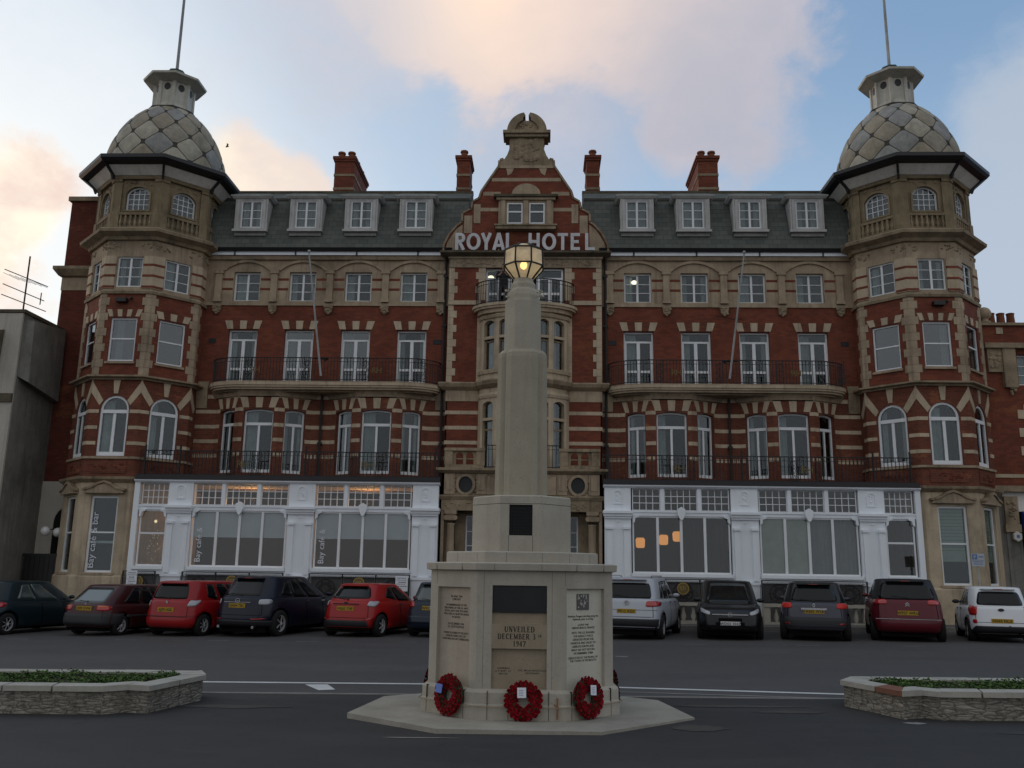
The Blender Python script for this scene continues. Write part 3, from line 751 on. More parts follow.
rr_ = MM('slate'); rr_.add([(HX(-2.9), 31.6, 13.3), (HX(2.9), 31.6, 13.3), (HX(1.0), 31.6, 16.6), (HX(-1.0), 31.6, 16.6), (HX(-2.9), 34, 13.3), (HX(2.9), 34, 13.3), (HX(1.0), 34, 16.6), (HX(-1.0), 34, 16.6)], [(0, 3, 7, 4), (1, 2, 6, 5), (3, 2, 6, 7), (4, 5, 6, 7)])
rr_.done('roof', hotel, HO)
# porch: ground floor of the centre
PF = Fr(XC, 29.85); w = MM('stone')
w.fwall(PF, [(-2.68, 4.05), (2.68, 4.05), (2.68, 4.95), (-2.68, 4.95)], [], 0)
w.box(HX(-2.68), HX(-2.58), 29.85, 31.2, 0, 4.95); w.box(HX(2.58), HX(2.68), 29.85, 31.2, 0, 4.95)
w.box(HX(-2.66), HX(2.66), 30.0, 31.2, 4.0, 4.1)
w.use('stone_grimy'); w.sweep([(HX(-2.68), 31), (HX(-2.68), 29.85), (HX(2.68), 29.85), (HX(2.68), 31)], [(-.05, 4.86), (.06, 4.86), (.20, 4.95), (.20, 5.03), (-.05, 5.03)])
w.pprism([(HX(-2.68), 29.85), (HX(2.68), 29.85), (HX(2.68), 31.2), (HX(-2.68), 31.2)], 4.96, 5.02)
w.sweep([(HX(-2.68), 31), (HX(-2.68), 29.85), (HX(2.68), 29.85), (HX(2.68), 31)], [(-.05, 3.98), (.05, 3.98), (.12, 4.08), (.12, 4.13), (-.05, 4.13)])
w.fbox(PF, -2.68, 2.68, -.30, .03, 3.62, 3.98); w.relief(PF, 0, 3.8, 5.2, .2, 70, .03, .03)
w.use('stone')
for e in (-1, 1):
    u = e*1.88
    ov = [(u+.33*cos(a), 4.48+.36*sin(a)) for a in [2*pi*i/24 for i in range(24)]]; oi = [(u+.235*cos(a), 4.48+.27*sin(a)) for a in [2*pi*i/24 for i in range(24)]]
    ringprism(w, PF, ov, oi, -.02, .10); 
    w.relief(PF, u-.38, 4.5, .16, .5, 10, .05, .02); w.relief(PF, u+.38, 4.5, .16, .5, 10, .05, .02)
    for q in (2.42, 1.34): w.fbox(PF, e*q-.18, e*q+.18, -.02, .05, 4.16, 4.84); w.fbox(PF, e*q-.11, e*q+.11, .05, .07, 4.3, 4.75)
    w.fprism(PF, [(e*1.15, 4.15), (e*.1, 4.15), (e*.1, 4.30), (e*1.15, 4.78)], -.02, .12)
    # balustrade box on the porch
    w.use('stone_grimy'); a, b = sorted((e*1.28, e*2.60))
    w.fbox(PF, a-.03, b+.03, -.30, .06, 5.62, 5.72); w.fbox(PF, a-.0, b, -.26, .02, 5.03, 5.14)
    for q in (1.40, 2.48): w.fbox(PF, e*q-.14, e*q+.14, -.28, .03, 5.14, 5.62)
    w.fwall(PF, [(a+.1, 5.14), (b-.1, 5.14), (b-.1, 5.62), (a+.1, 5.62)], [hole(e*1.94-.30, e*1.94-.05, 5.17, 5.58, .11), hole(e*1.94+.05, e*1.94+.30, 5.17, 5.58, .11)], -.05, .1)
    w.fbox(PF, e*1.94-.3, e*1.94-.05, -.13, -.07, 5.34, 5.38); w.fbox(PF, e*1.94+.05, e*1.94+.3, -.13, -.07, 5.34, 5.38)
    w.use('stone')
w.done('porch', hotel, HO)
for e in (-1, 1): ov = MB(); ov.fprism(PF, [(e*1.88+.24*cos(a), 4.48+.28*sin(a)) for a in [2*pi*i/24 for i in range(24)]], -.0, .02); ov.build('oval_window', 'bronze_dark', hotel, HO)
r = railing([(HX(-1.25), 29.95), (HX(1.25), 29.95)], 5.03, 5.85, .12); r.build('railing', 'iron', hotel, HO)
for e in (-1, 1):
    c = MB(); x = HX(e*2.36); y = 29.98
    c.smooth = True; c.lathe(x, y, [(.17, .9), (.17, 1.0), (.145, 1.05), (.14, 1.6), (.125, 3.15), (.15, 3.2)], 16); c.smooth = False
    c.box(x-.2, x+.2, y-.2, y+.2, 0, .92); c.box(x-.20, x+.20, y-.2, y+.2, 3.50, 3.62)
    for k in (-1, 1):
        c.tube([(x+k*.15, y-.17, 3.38), (x+k*.15, y+.17, 3.38)], .085, 10)
    c.box(x-.16, x+.16, y-.15, y+.15, 3.30, 3.50)
    c.build('column', 'stone', hotel, HO)
    c = MB(); c.box(HX(e*2.1)-.17, HX(e*2.1)+.17, 30.6, 30.75, 0, 3.6); c.build('pilaster', 'stone_grimy', hotel, HO)
    window(Fr(XC, 30.72), *sorted((e*1.10, e*1.92)), 1.0, 3.5, 'grid', d=0, nx=3, nz=5, mat='frame_white', t=.05, cur=None)
w = MM('stone_grimy'); w.fwall(Fr(XC, 30.74), [(-2.6, 0), (2.6, 0), (2.6, 4.0), (-2.6, 4.0)], [hole(-1.92, -1.10, 1.0, 3.5), hole(1.10, 1.92, 1.0, 3.5), hole(-.8, .8, 0.3, 3.3)], 0, .1)
w.done('wall', hotel, HO)
dd = MM('frame_white'); fr = Fr(XC, 30.9); ringprism(dd, fr, hole(-.8, .8, .3, 3.3), hole(-.72, .72, .34, 3.2), -.05, .02); dd.fbox(fr, -.05, .05, -.04, .02, .34, 3.2); dd.fbox(fr, -.72, .72, -.04, .02, 2.5, 2.6); dd.fbox(fr, -.72, .72, -.05, 0, .34, 1.1)
dd = dd.done('door', hotel, HO); g = MB(); g.fbox(fr, -.72, .72, -.03, -.02, .34, 3.2); g.build('pane', 'pane', dd, HO, uv=False)

# ---- shopfronts
SF = Fr(XC, YS)
for s in (-1, 1):
    def U(a, b): return (min(s*a, s*b), max(s*a, s*b))
    w = MM('white_paint')
    WIN = [(3.65, 6.82), (7.78, 10.94)]; NAR = (11.82, 12.74)
    # cornice, frieze rails
    a, b = U(2.70, 12.98); xs = (HX(a), HX(b))
    w.sweep([(xs[0]-.0, YS), (xs[1]+.0, YS)], [(-.1, 4.40), (.05, 4.40), (.14, 4.46), (.14, 4.50), (-.1, 4.50)])
    w.fbox(SF, a, b, -.12, 0, 3.50, 3.67); w.fbox(SF, a, b, -.12, .03, 3.61, 3.67)
    # piers
    for p0, p1 in ((2.74, 3.60), (6.86, 7.74), (10.98, 11.80)):
        q0, q1 = U(p0, p1); keep = w; w = MM('white_paint')
        w.fbox(SF, q0, q1, -.14, .04, 3.642, 4.40); w.fbox(SF, q0-.06, q1+.06, -.14, .24, 3.56, 3.64); w.fbox(SF, q0-.03, q1+.03, -.14, .17, 3.47, 3.56)
        w.fbox(SF, q0, q1, -.14, .04, 0.0, 3.47)
        w.fbox(SF, q0+.06, q0+.24, .04, .13, 1.45, 3.05); w.fbox(SF, q1-.24, q1-.06, .04, .13, 1.45, 3.05); w.fbox(SF, q0+.03, q0+.27, .04, .18, 3.05, 3.13); w.fbox(SF, q1-.27, q1-.03, .04, .18, 3.05, 3.13); w.fbox(SF, q0-.01, q1+.01, .04, .12, 3.40, 3.47)
        w.fbox(SF, q0-.02, q1+.02, .04, .14, 1.33, 1.42); w.fbox(SF, q0+.0, q1-.0, .04, .10, 0.0, 1.33)
        c = (q0+q1)/2; ringprism(w, SF, hole(c-.15, c+.15, 3.87, 4.34, .12), hole(c-.11, c+.11, 3.91, 4.30, .09), .04, .07)
        w.relief(SF, c, 4.10, .10, .26, 7, .02, .045); w.fbox(SF, c-.05, c+.05, .04, .07, 3.28, 3.34); w.done('pier', hotel, HO); w = keep
    e0, e1 = U(12.80, 12.98); w.fbox(SF, e0, e1, -.14, .05, 1.3, 4.40)
    for (a, b), nn in ((WIN[0], 3), (WIN[1], 3), (NAR, 1)):
        q0, q1 = U(a, b)
        w.fbox(SF, q0-.05, q1+.05, -.14, .10, 1.55, 1.66); w.fbox(SF, q0-.05, q1+.05, -.14, .02, 1.40, 1.55)
        if nn == 3:
            m0 = q0+(q1-q0)*.31; m1 = q0+(q1-q0)*.69
            for m in (m0, m1): w.fbox(SF, m-.06, m+.06, -.12, .02, 3.67, 4.40)
            c = (q0+q1)/2; w.fprism(SF, [(c-.13, 3.72), (c-.13, 3.58), (c-.05, 3.40), (c, 3.36), (c+.05, 3.40), (c+.13, 3.58), (c+.13, 3.72), (c, 3.80)], .0, .12)
        for e, q in ((1, q0), (-1, q1)):    # shaped brackets in the window heads
            w.fprism(SF, [(q, 3.52), (q, 3.25), (q+e*.07, 3.30), (q+e*.09, 3.42), (q+e*.20, 3.46), (q+e*.22, 3.52)], -.1, .06)
    w.use('stall_riser'); a, b = U(2.74, 12.8); w.fbox(SF, a, b, -.20, -.12, 0.0, 1.42)
    w.done('shopfront', hotel, HO)
    for (a, b), nn in ((WIN[0], 4), (WIN[1], 4), (NAR, 1)):
        q0, q1 = U(a, b)
        if nn == 4:
            wn = window(SF, q0, q1, 1.66, 3.50, 'lights', d=-.04, t=.05, gl='shop_pane', nx=4)
            hanging = MB()
            if s < 0: hanging.fbox(SF, q0+.05, q1-.05, -.104, -.097, 2.62, 3.5); hanging.build('blind', 'blind_pale', wn, HO)
            elif a > 7: hanging.fbox(SF, q0+.05, q0+(q1-q0)*.5, -.104, -.097, 1.72, 3.44); hanging.build('blind', 'blind_green', wn, HO); curtain(SF, q0+(q1-q0)*.5, q1-.03, 1.7, 3.5, -.22, 'blind', wn)
            elif s > 0: curtain(SF, q0+(q1-q0)*.5, q1-.03, 1.7, 3.5, -.24, 'room', wn)
            for (f0, f1), k in (((0, .31), 4), ((.31, .69), 5), ((.69, 1), 4)):
                window(SF, q0+(q1-q0)*f0+(.06 if f0 else 0), q0+(q1-q0)*f1-(.06 if f1 < 1 else 0), 3.67, 4.40, 'grid', d=-.04, t=.03, gl='shop_pane', nx=k, nz=3)
            if s < 0:
                text('lettering', 'Bay café &', .27, SF, q0+.33, -.07, 1.80, 'white_card', wn, HO, rot=pi/2, align='LEFT', extrude=.002)
        else:
            wn = window(SF, q0, q1, 1.66, 3.50, 'mull', d=-.04, t=.05, gl='shop_pane')
            if s > 0: curtain(SF, q0+.05, q1-.05, 1.7, 3.5, -.25, 'room', wn)
            window(SF, q0, q1, 3.67, 4.40, 'grid', d=-.04, t=.03, gl='shop_pane', nx=5, nz=3)
    # cafe room
    rm = MM('room'); x0, x1 = sorted((HX(s*2.75), HX(s*12.9)))
    rm.use('room_ceiling' if s < 0 else 'room'); rm.box(x0, x1, YS+.2, 33.4, 4.34, 4.37); rm.use('room'); rm.add([(x0, YS+.2, 0.2), (x1, YS+.2, .2), (x1, 33.5, .2), (x0, 33.5, .2), (x0, YS+.2, 4.38), (x1, YS+.2, 4.38), (x1, 33.5, 4.38), (x0, 33.5, 4.38)], [(0, 1, 2, 3), (2, 3, 7, 6), (0, 3, 7, 4), (1, 2, 6, 5), (4, 5, 6, 7)])
    rm.use('dark_room')
    for k in range(9):      # furniture silhouettes
        x = x0+.8+k*1.1+rr(-.2, .2); y = rr(30.6, 32.4); rm.box(x-.25, x+.25, y-.25, y+.25, .2, rr(1.1, 2.0))
    rm.done('interior', hotel, HO)
    if s < 0:
        fl = MB()
        for k in range(26): fl.ball((HX(-12.35)+rr(-.25, .35)*(1-k/40), 29.95+rr(-.1, .1), 1.7+k*.035+rr(0, .3)), .009, n=5, m=3)
        fl.ball((HX(-12.5), 30.3, 3.15), .05); fl.build('fairy_lights', 'fairy', hotel, HO)

# dark cores behind the upper windows
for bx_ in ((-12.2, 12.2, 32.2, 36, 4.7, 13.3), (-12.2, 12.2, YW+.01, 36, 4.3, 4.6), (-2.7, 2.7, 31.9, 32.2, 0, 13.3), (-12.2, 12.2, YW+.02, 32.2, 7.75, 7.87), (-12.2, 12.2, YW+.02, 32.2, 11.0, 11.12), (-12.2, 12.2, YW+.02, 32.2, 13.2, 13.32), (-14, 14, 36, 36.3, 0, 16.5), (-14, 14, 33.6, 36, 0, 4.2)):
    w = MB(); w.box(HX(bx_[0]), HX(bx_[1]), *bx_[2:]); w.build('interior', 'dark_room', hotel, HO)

# chimneys
for (u0, u1, depth, y, z1, pots) in ((-8.02, -7.20, 2.6, 34.0, 18.42, 2), (-2.93, -2.40, 1.2, 34.0, 18.45, 1), (2.40, 2.93, 1.2, 34.0, 18.45, 1), (6.95, 7.75, 2.6, 34.0, 18.42, 2)):
    c = MM('brick'); x0, x1 = HX(u0), HX(u1)
    c.box(x0, x1, y, y+depth, 15.6, z1-.22); c.box(x0-.04, x1+.04, y-.04, y+depth+.04, z1-.22, z1-.12); c.box(x0-.08, x1+.08, y-.08, y+depth+.08, z1-.12, z1)
    c.use('stone_grimy')
    for z in (16.95, 17.55): c.box(x0-.02, x1+.02, y-.02, y+depth+.02, z, z+.1)
    c = c.done('chimney', hotel, HO)
    for k in range(pots):
        xx = (x0+x1)/2+(k-(pots-1)/2)*.42
        for yy in ((y+.25,) if pots == 1 else (y+.3, y+1.2, y+2.1)): p = MB(); p.lathe(xx, yy, [(.15, z1), (.13, z1+.22), (.17, z1+.25), (.16, z1+.32), (.11, z1+.32)], 10); p.build('chimney_pot', 'terracotta', c, HO)
# ---- corner towers
TU, TY, TA = 14.03, 31.75, 2.1
T8 = math.tan(pi/8)
for s in (-1, 1):
    cx = HX(s*TU); hw = TA*T8
    tw = MM('stone_pale'); trim = MM('stone')
    phis = (-90, -45, 0, 45, 90)
    for ph in phis:
        a = radians(ph); n = (sin(a), -cos(a)); fr = Fr(cx+n[0]*TA, TY+n[1]*TA, a)
        vis = abs(ph) <= 45; inner = (ph == -45*s)
        edge = [(-hw, 0), (hw, 0)]
        H1 = [hole(-.47, .47, 1.42, 3.95)] if vis and not inner else []
        H2 = [hole(-.50, .50, 5.30, 7.40, .50)] if vis else []
        H3 = [hole(-.47, .47, 8.62, 10.18)] if vis else []
        H4 = [hole(-.46, .46, 11.32, 12.44)] if vis else []
        H5 = [hole(-.43, .43, 14.22, 15.12, .26)]
        tw.use('stone_pale'); tw.fwall(fr, [(-hw, 0), (hw, 0), (hw, 4.45), (-hw, 4.45)], H1, 0, .2)
        tw.use('brick_worn'); tw.fwall(fr, [(-hw, 4.45), (hw, 4.45), (hw, 8.0), (-hw, 8.0)], H2, 0, .2)
        tw.use('brick'); tw.fwall(fr, [(-hw, 8.0), (hw, 8.0), (hw, 11.1), (-hw, 11.1)], H3, 0, .2)
        tw.use('stone'); tw.fwall(fr, [(-hw, 11.1), (hw, 11.1), (hw, 13.4), (-hw, 13.4)], H4, 0, .2)
        tw.use('stone_top'); tw.fwall(fr, [(-hw, 13.4), (hw, 13.4), (hw, 15.6), (-hw, 15.6)], H5, -.06, .2)
        k = hw+.02
        # first floor dressings
        tw.use('stone_pale'); bands(tw, fr, -k, k, (5.68, 6.22, 6.78), .12, [(-.54, .54)])
        tw.fprism(fr, [(-.07, 7.46), (.07, 7.46), (.12, 7.94), (-.12, 7.94)], -.02, .03)
        for e in (-1, 1):   # starburst stones running up to the corners
            tw.fprism(fr, [(e*.42, 7.22), (e*.54, 7.05), (e*k, 7.52), (e*k, 7.94)], -.02, .02)
        # pieces of the panel under the first-floor windows
        tw.use('stone'); tw.fbox(fr, -k, k, -.02, .05, 5.20, 5.28)
        tw.use('brick_worn'); tw.fbox(fr, -.62, .62, -.02, .03, 4.72, 5.12); 
        tw.use('brick_dark'); tw.relief(fr, 0, 4.92, 1.0, .24, 14, .02, .03)
        # second floor dressings
        tw.use('stone')
        for e in (-1, 1): quoins(tw, fr, e*k, -e, 8.12, 11.05, .30, .20, .28, .02)
        if vis:
            voussoirs(tw, fr, 0, .54, 10.22, 10.48, 7 if ph == 0 else 5, .10)
            tw.use('brick')
        # third floor striped piers
        for e in (-1, 1):
            tw.use('stone_pale'); a0, a1 = sorted((e*.50, e*k)); tw.fbox(fr, a0, a1, -.02, .04, 11.25, 12.46)
            tw.use('brick')
            for z in (11.27, 11.68, 12.08): tw.fbox(fr, a0, a1+.0, .0, .046, z, z+.085)
        tw.use('stone_grimy')
        for e in (-1, 1): tw.relief(fr, e*.62, 12.84, .5, .22, 9, .035, .0)
        # belvedere stage
        tw.use('stone_top')
        for e in (-1, 1): a0, a1 = sorted((e*.60, e*(k+.01))); tw.fbox(fr, a0, a1, -.1, .05, 13.4, 14.12); tw.fbox(fr, a0, a1-.0, -.1, .0, 14.12, 15.42); tw.fbox(fr, a0, a1, -.1, .04, 15.3, 15.42)
        tw.fbox(fr, -.62, .62, -.1, .04, 14.02, 14.12); tw.fbox(fr, -.6, .6, -.1, .03, 13.52, 13.6)
        tw.use('stone_grimy')
        for q in range(7):
            u = -.54+q*.18; P = fr.p(u, -.01, 0); tw.lathe(P.x, P.y, [(.035, 13.6), (.06, 13.72), (.035, 13.85), (.045, 14.02)], 6)
        tw.relief(fr, 0, 15.27, .95, .16, 12, .03, -.05)
        uo = hole(-.49, .49, 14.16, 15.19, .30); ui = hole(-.43, .43, 14.22, 15.12, .26); tw.use('stone_top'); ringprism(tw, fr, uo, ui, -.07, .0)
        fr6 = Fr(cx+n[0]*(TA-.06), TY+n[1]*(TA-.06), a)
        if vis:
            if not inner:
                wn = window(fr, -.47, .47, 1.42, 3.95, 'sash', d=-.08, t=.07, gl='pane', cur=None)
                if s < 0 and ph == 0: text('lettering', 'Bay café & bar', .32, fr, -.20, -.10, 1.55, 'white_card', wn, HO, rot=pi/2, align='LEFT', extrude=.002); 
                if s < 0 and ph == 0:
                    bb = MB(); bb.fbox(fr, -.36, .36, -.32, -.28, 2.38, 2.46); bb.fbox(fr, -.36, .36, -.32, -.28, 2.72, 2.76); bb.build('blind', 'blind_pale', wn, HO)
                if s > 0:
                    bb = MB(); n_ = 14
                    for q in range(n_): bb.fbox(fr, -.38, .38, -.19-.012*(q % 2), -.17, 2.42+q*.11-(.25 if q == 0 else 0), 2.42+q*.11+.1)
                    bb.build('blind', 'blind_green', wn, HO)
                trim = MM('stone')
                hood = [(-.70, 4.03), (-.62, 4.16), (-.40, 4.18), (-.2, 4.30), (0, 4.36), (.2, 4.30), (.40, 4.18), (.62, 4.16), (.70, 4.03)]
                trim.fprism(fr, hood, 0, .16); trim.fprism(fr, [(-.5, 4.0), (.5, 4.0), (.5, 4.05), (-.5, 4.05)], 0, .08); trim.use('stone_grimy'); trim.fprism(fr, [(a_, b_-.03) for a_, b_ in [(-.73, 4.14), (-.40, 4.22), (-.2, 4.35), (0, 4.41), (.2, 4.35), (.4, 4.22), (.73, 4.14)]]+[(.73, 4.18), (.4, 4.27), (.2, 4.40), (0, 4.46), (-.2, 4.40), (-.4, 4.27), (-.73, 4.18)], .0, .21)
                trim.use('stone'); trim.done('window_hood', hotel, HO); trim = MM('stone'); trim.fbox(fr, -.56, .56, -.02, .06, 1.34, 1.41); trim.done('window_sill', hotel, HO)
            window(fr, -.50, .50, 5.30, 7.40, 'arch', .50, d=-.05, t=.075, cur=nextcur(), gl='pane')
            window(fr, -.47, .47, 8.62, 10.18, 'sash', d=-.06, t=.055, gl='pane_bright', cur=[[(.68, 1, 'curtain')], [(.15, .45, 'curtain')], [(.0, .0, 'blind')], [(.7, .98, 'curtain')]][(int(ph/45)+s+2) % 4])
            window(fr, -.46, .46, 11.32, 12.44, 'case', d=-.06, t=.05, cur=nextcur())
            trim = MM('stone'); trim.fbox(fr, -.52, .52, 0, .07, 8.52, 8.60); trim.done('window_sill', hotel, HO)
            ob = MB()
            if ph == 0: ob.fbox(fr, s*.1-.2, s*.1+.18, .0, .22, 10.72, 10.86); ob.ball(fr.p(s*.1+.3, .08, 10.88), .06); ob.build('floodlight', 'black_paint', hotel, HO)
        window(fr6, -.43, .43, 14.22, 15.12, 'grid', .26, d=-.06, t=.05, gl='pane', nx=4, nz=4)
    tw.done('tower_wall', hotel, HO)
    # ring mouldings
    def ring(mb, prof, close=True): mb.lathe(cx, TY, prof+[prof[0]], 8, pi/8, True, cap=False)
    def cornice(mt, prof): mm = MM(mt); ring(mm, prof); mm.done('cornice', hotel, HO)
    A = TA
    pb = MM('stone_pale'); pb.lathe(cx, TY, [(A+.06, 0), (A+.06, 1.28), (A+.03, 1.34)], 8, pi/8, True, cap=False); pb.done('plinth', hotel, HO)
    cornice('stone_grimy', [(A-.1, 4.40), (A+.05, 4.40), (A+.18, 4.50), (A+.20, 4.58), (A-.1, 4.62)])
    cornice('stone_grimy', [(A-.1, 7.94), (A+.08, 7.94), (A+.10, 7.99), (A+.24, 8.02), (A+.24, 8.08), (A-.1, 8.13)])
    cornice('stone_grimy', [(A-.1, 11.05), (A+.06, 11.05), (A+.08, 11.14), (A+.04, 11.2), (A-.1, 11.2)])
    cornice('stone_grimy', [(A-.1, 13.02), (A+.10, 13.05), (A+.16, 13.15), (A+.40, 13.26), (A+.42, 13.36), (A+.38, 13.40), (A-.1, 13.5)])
    cornice('stone_top', [(A-.2, 13.42), (A+.03, 13.42), (A+.03, 13.52), (A-.2, 13.54)]); cornice('stone_top', [(A-.1, 15.40), (A+.05, 15.40), (A+.10, 15.50), (A-.1, 15.52)])
    cv = MM('cove_paint'); cv.lathe(cx, TY, [(A, 15.50), (A+.10, 15.52), (A+.45, 15.86)], 8, pi/8, True, cap=False)
    cv.use('black_paint'); ring(cv, [(A+.40, 15.80), (A+.62, 15.86), (A+.70, 15.95), (A+.70, 16.08), (A+.62, 16.12), (A+.1, 16.14)])
    for i in range(8):
        a = pi/8+pi/4*i; r0 = (A)/cos(pi/8); dx, dy = cos(a), sin(a); t_ = Vector((-dy, dx, 0))*.04; bk = MM('black_paint')
        pts = [(r0+.06, 15.50), (r0+.10, 15.36), (r0+.16, 15.36), (r0+.24, 15.55), (r0+.46, 15.74), (r0+.62, 15.86), (r0+.42, 15.86), (r0+.12, 15.60)]
        vs = [Vector((cx+dx*r, TY+dy*r, z))+t_ for r, z in pts]+[Vector((cx+dx*r, TY+dy*r, z))-t_ for r, z in pts]
        m = len(pts); bk.add(vs, [tuple(range(m)), tuple(range(m, 2*m))]+[(i_, (i_+1) % m, m+(i_+1) % m, m+i_) for i_ in range(m)]); bk.done('eaves_bracket', hotel, HO)
    cv.done('tower_eaves', hotel, HO)
    core = MB(); core.lathe(cx, TY, [(1.35, 0.1), (1.35, 15.4)], 8, pi/8, True); core.build('interior', 'dark_room', hotel, HO)
    for z in (4.3, 7.85, 10.95, 13.3):
        pass
    # dome
    prof = [(2.26, 16.02), (2.20, 16.5), (2.12, 17.0), (1.98, 17.45), (1.76, 17.95), (1.46, 18.42), (1.12, 18.80), (.88, 19.0)]
    def DP(t):
        t = max(0, min(.9999, t))*(len(prof)-1); i = int(t); f = t-i
        # catmull for smoothness
        g = lambda k: prof[max(0, min(len(prof)-1, k))]
        p0, p1, p2, p3 = g(i-1), g(i), g(i+1), g(i+2)
        return tuple(.5*((2*p1[k])+(-p0[k]+p2[k])*f+(2*p0[k]-5*p1[k]+4*p2[k]-p3[k])*f*f+(-p0[k]+3*p1[k]-3*p2[k]+p3[k])*f**3) for k in (0, 1))
    dm = MM('lead_seam'); dm.smooth = True
    dm.lathe(cx, TY, [DP(i/14) for i in range(15)], 32, 0, cap=False)
    dome = dm.done('dome', hotel, HO, uv=False)
    pn = MM('lead_a')
    for x in 'bcd': pn.use('lead_'+x)
    rows = 6; cnt = 12; N = 6
    for r in range(-1, rows+1):
        for k in range(cnt):
            th = 2*pi*(k+(r % 2)*.5)/cnt; tc_ = (r+.5)/rows; du = 2*pi/cnt*.5*.93; dt = 1/rows*.88
            pn.use('lead_'+random.choice('aabccd'))
            vs = []
            for i in range(N+1):
                for j in range(N+1):
                    p, q = i/N, j/N      # diamond coordinates, corners blunted towards a hexagon
                    x = (p-q); y = (p+q-1)
                    x = max(-.9, min(.9, x))*1.05; y = max(-.86, min(.86, y))*1.1
                    tt = tc_+y*dt*.98
                    R, Z = DP(tt); edge_ = 1-max(abs(2*p-1), abs(2*q-1)); off = .012+.022*min(1, edge_*3)
                    R += off; a = th+x*du
                    vs.append((cx+R*cos(a), TY+R*sin(a), Z+off*.3))
            if tc_-dt < -.15 or tc_ > 1.03: continue
            pn.add(vs, [(i*(N+1)+j, (i+1)*(N+1)+j, (i+1)*(N+1)+j+1, i*(N+1)+j+1) for i in range(N) for j in range(N)])
    pn.done('lead_panels', dome, HO, uv=False)
    # lantern on the dome
    la = MM('lead_seam'); la.lathe(cx, TY, [(.94, 18.92), (.96, 18.99), (.80, 19.10), (.74, 19.14)], 8, pi/8, True)
    la.use('lantern_paint'); la.lathe(cx, TY, [(.72, 19.08), (.66, 19.3), (.66, 20.25)], 8, pi/8, True, cap=False)
    for i in range(8):
        a = pi/8+pi/4*i; r0 = .70; P = Vector((cx+r0*cos(a), TY+r0*sin(a), 0)); la.box(P.x-.06, P.x+.06, P.y-.06, P.y+.06, 19.1, 20.2)
    la.lathe(cx, TY, [(.66, 20.18), (1.0, 20.30), (1.08, 20.32), (1.10, 20.40), (.98, 20.44)], 8, pi/8, True, cap=False)
    la.use('copper_lead'); la.lathe(cx, TY, [(1.07, 20.40), (.80, 20.56), (.45, 20.72), (.30, 20.78), (.26, 20.92), (.30, 20.96), (.18, 21.02)], 8, pi/8, True)
    lan = la.done('lantern', hotel, HO)
    for i in range(8):
        oc = MB(); a = pi/4*i; P = Vector((cx+.66*sin(a), TY-.66*cos(a), 19.98)); t_ = Vector((cos(a), sin(a), 0)); nn = Vector((sin(a), -cos(a), 0))
        vs = [P+nn*.012+t_*.125*cos(b)+Vector((0, 0, .15*sin(b))) for b in [2*pi*j/14 for j in range(14)]]; oc.add(vs+[v-nn*.03 for v in vs], [tuple(range(14))]+[(j, (j+1) % 14, 14+(j+1) % 14, 14+j) for j in range(14)]); oc.build('oculus', 'black_paint', lan, HO)
    pl_ = MB(); pl_.tube([(cx, TY, 20.7), (cx, TY, 27.5)], .062, 8, r2=.04); pl_.ball((cx, TY, 27.5), .12); pl_.build('flagpole', 'dark_pole' if s < 0 else 'pole_paint', hotel, HO)

# ---- brick return behind the left tower
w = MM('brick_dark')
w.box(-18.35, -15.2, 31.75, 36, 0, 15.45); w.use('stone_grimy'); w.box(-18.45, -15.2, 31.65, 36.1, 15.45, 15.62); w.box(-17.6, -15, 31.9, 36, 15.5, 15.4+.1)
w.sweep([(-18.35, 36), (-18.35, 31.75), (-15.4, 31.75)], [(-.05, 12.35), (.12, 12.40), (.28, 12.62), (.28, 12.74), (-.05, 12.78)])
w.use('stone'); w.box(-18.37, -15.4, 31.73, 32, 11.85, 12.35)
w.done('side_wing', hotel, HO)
w = MM('brick'); w.box(HX(12.6), HX(15.6), 33.0, 36, 0, 13.2); w.done('side_wing', hotel, HO)
# ================================================================== SIGN
sign = empty('hotel_sign', (XC, 30.9, 13.26), 'big grey block capitals reading ROYAL HOTEL on the central gable', 'sign')
SGF = Fr(XC, 30.95)
lets = [('R', -2.40), ('O', -1.91), ('Y', -1.44), ('A', -.98), ('L', -.53), ('H', .32), ('O', .87), ('T', 1.37), ('E', 1.85), ('L', 2.38)]
def blockletter(ch, w, h, t):
    """strokes of a sans capital, as polygons in a w x h box"""
    P = []
    def bar(x0, y0, x1, y1, tt=t):
        a = Vector((x0, y0)); b = Vector((x1, y1)); n = (b-a).normalized(); n = Vector((-n.y, n.x))*tt/2; P.append([a+n, b+n, b-n, a-n])
    if ch == 'L': bar(t/2, 0, t/2, h); bar(0, t/2, w*.92, t/2)
    if ch == 'E': bar(t/2, 0, t/2, h); bar(0, t/2, w*.9, t/2); bar(0, h-t/2, w*.9, h-t/2); bar(0, h/2, w*.78, h/2)
    if ch == 'T': bar(w/2, 0, w/2, h); bar(0, h-t/2, w, h-t/2)
    if ch == 'H': bar(t/2, 0, t/2, h); bar(w-t/2, 0, w-t/2, h); bar(0, h/2, w, h/2)
    if ch == 'Y': bar(w/2, 0, w/2, h*.5); bar(w/2, h*.42, t*.4, h); bar(w/2, h*.42, w-t*.4, h)
    if ch == 'A': bar(t*.4, 0, w/2, h); bar(w-t*.4, 0, w/2, h); bar(w*.22, h*.27, w*.78, h*.27)
    if ch == 'R': bar(t/2, 0, t/2, h); bar(w*.45, h*.45, w-t*.45, 0)
    return P
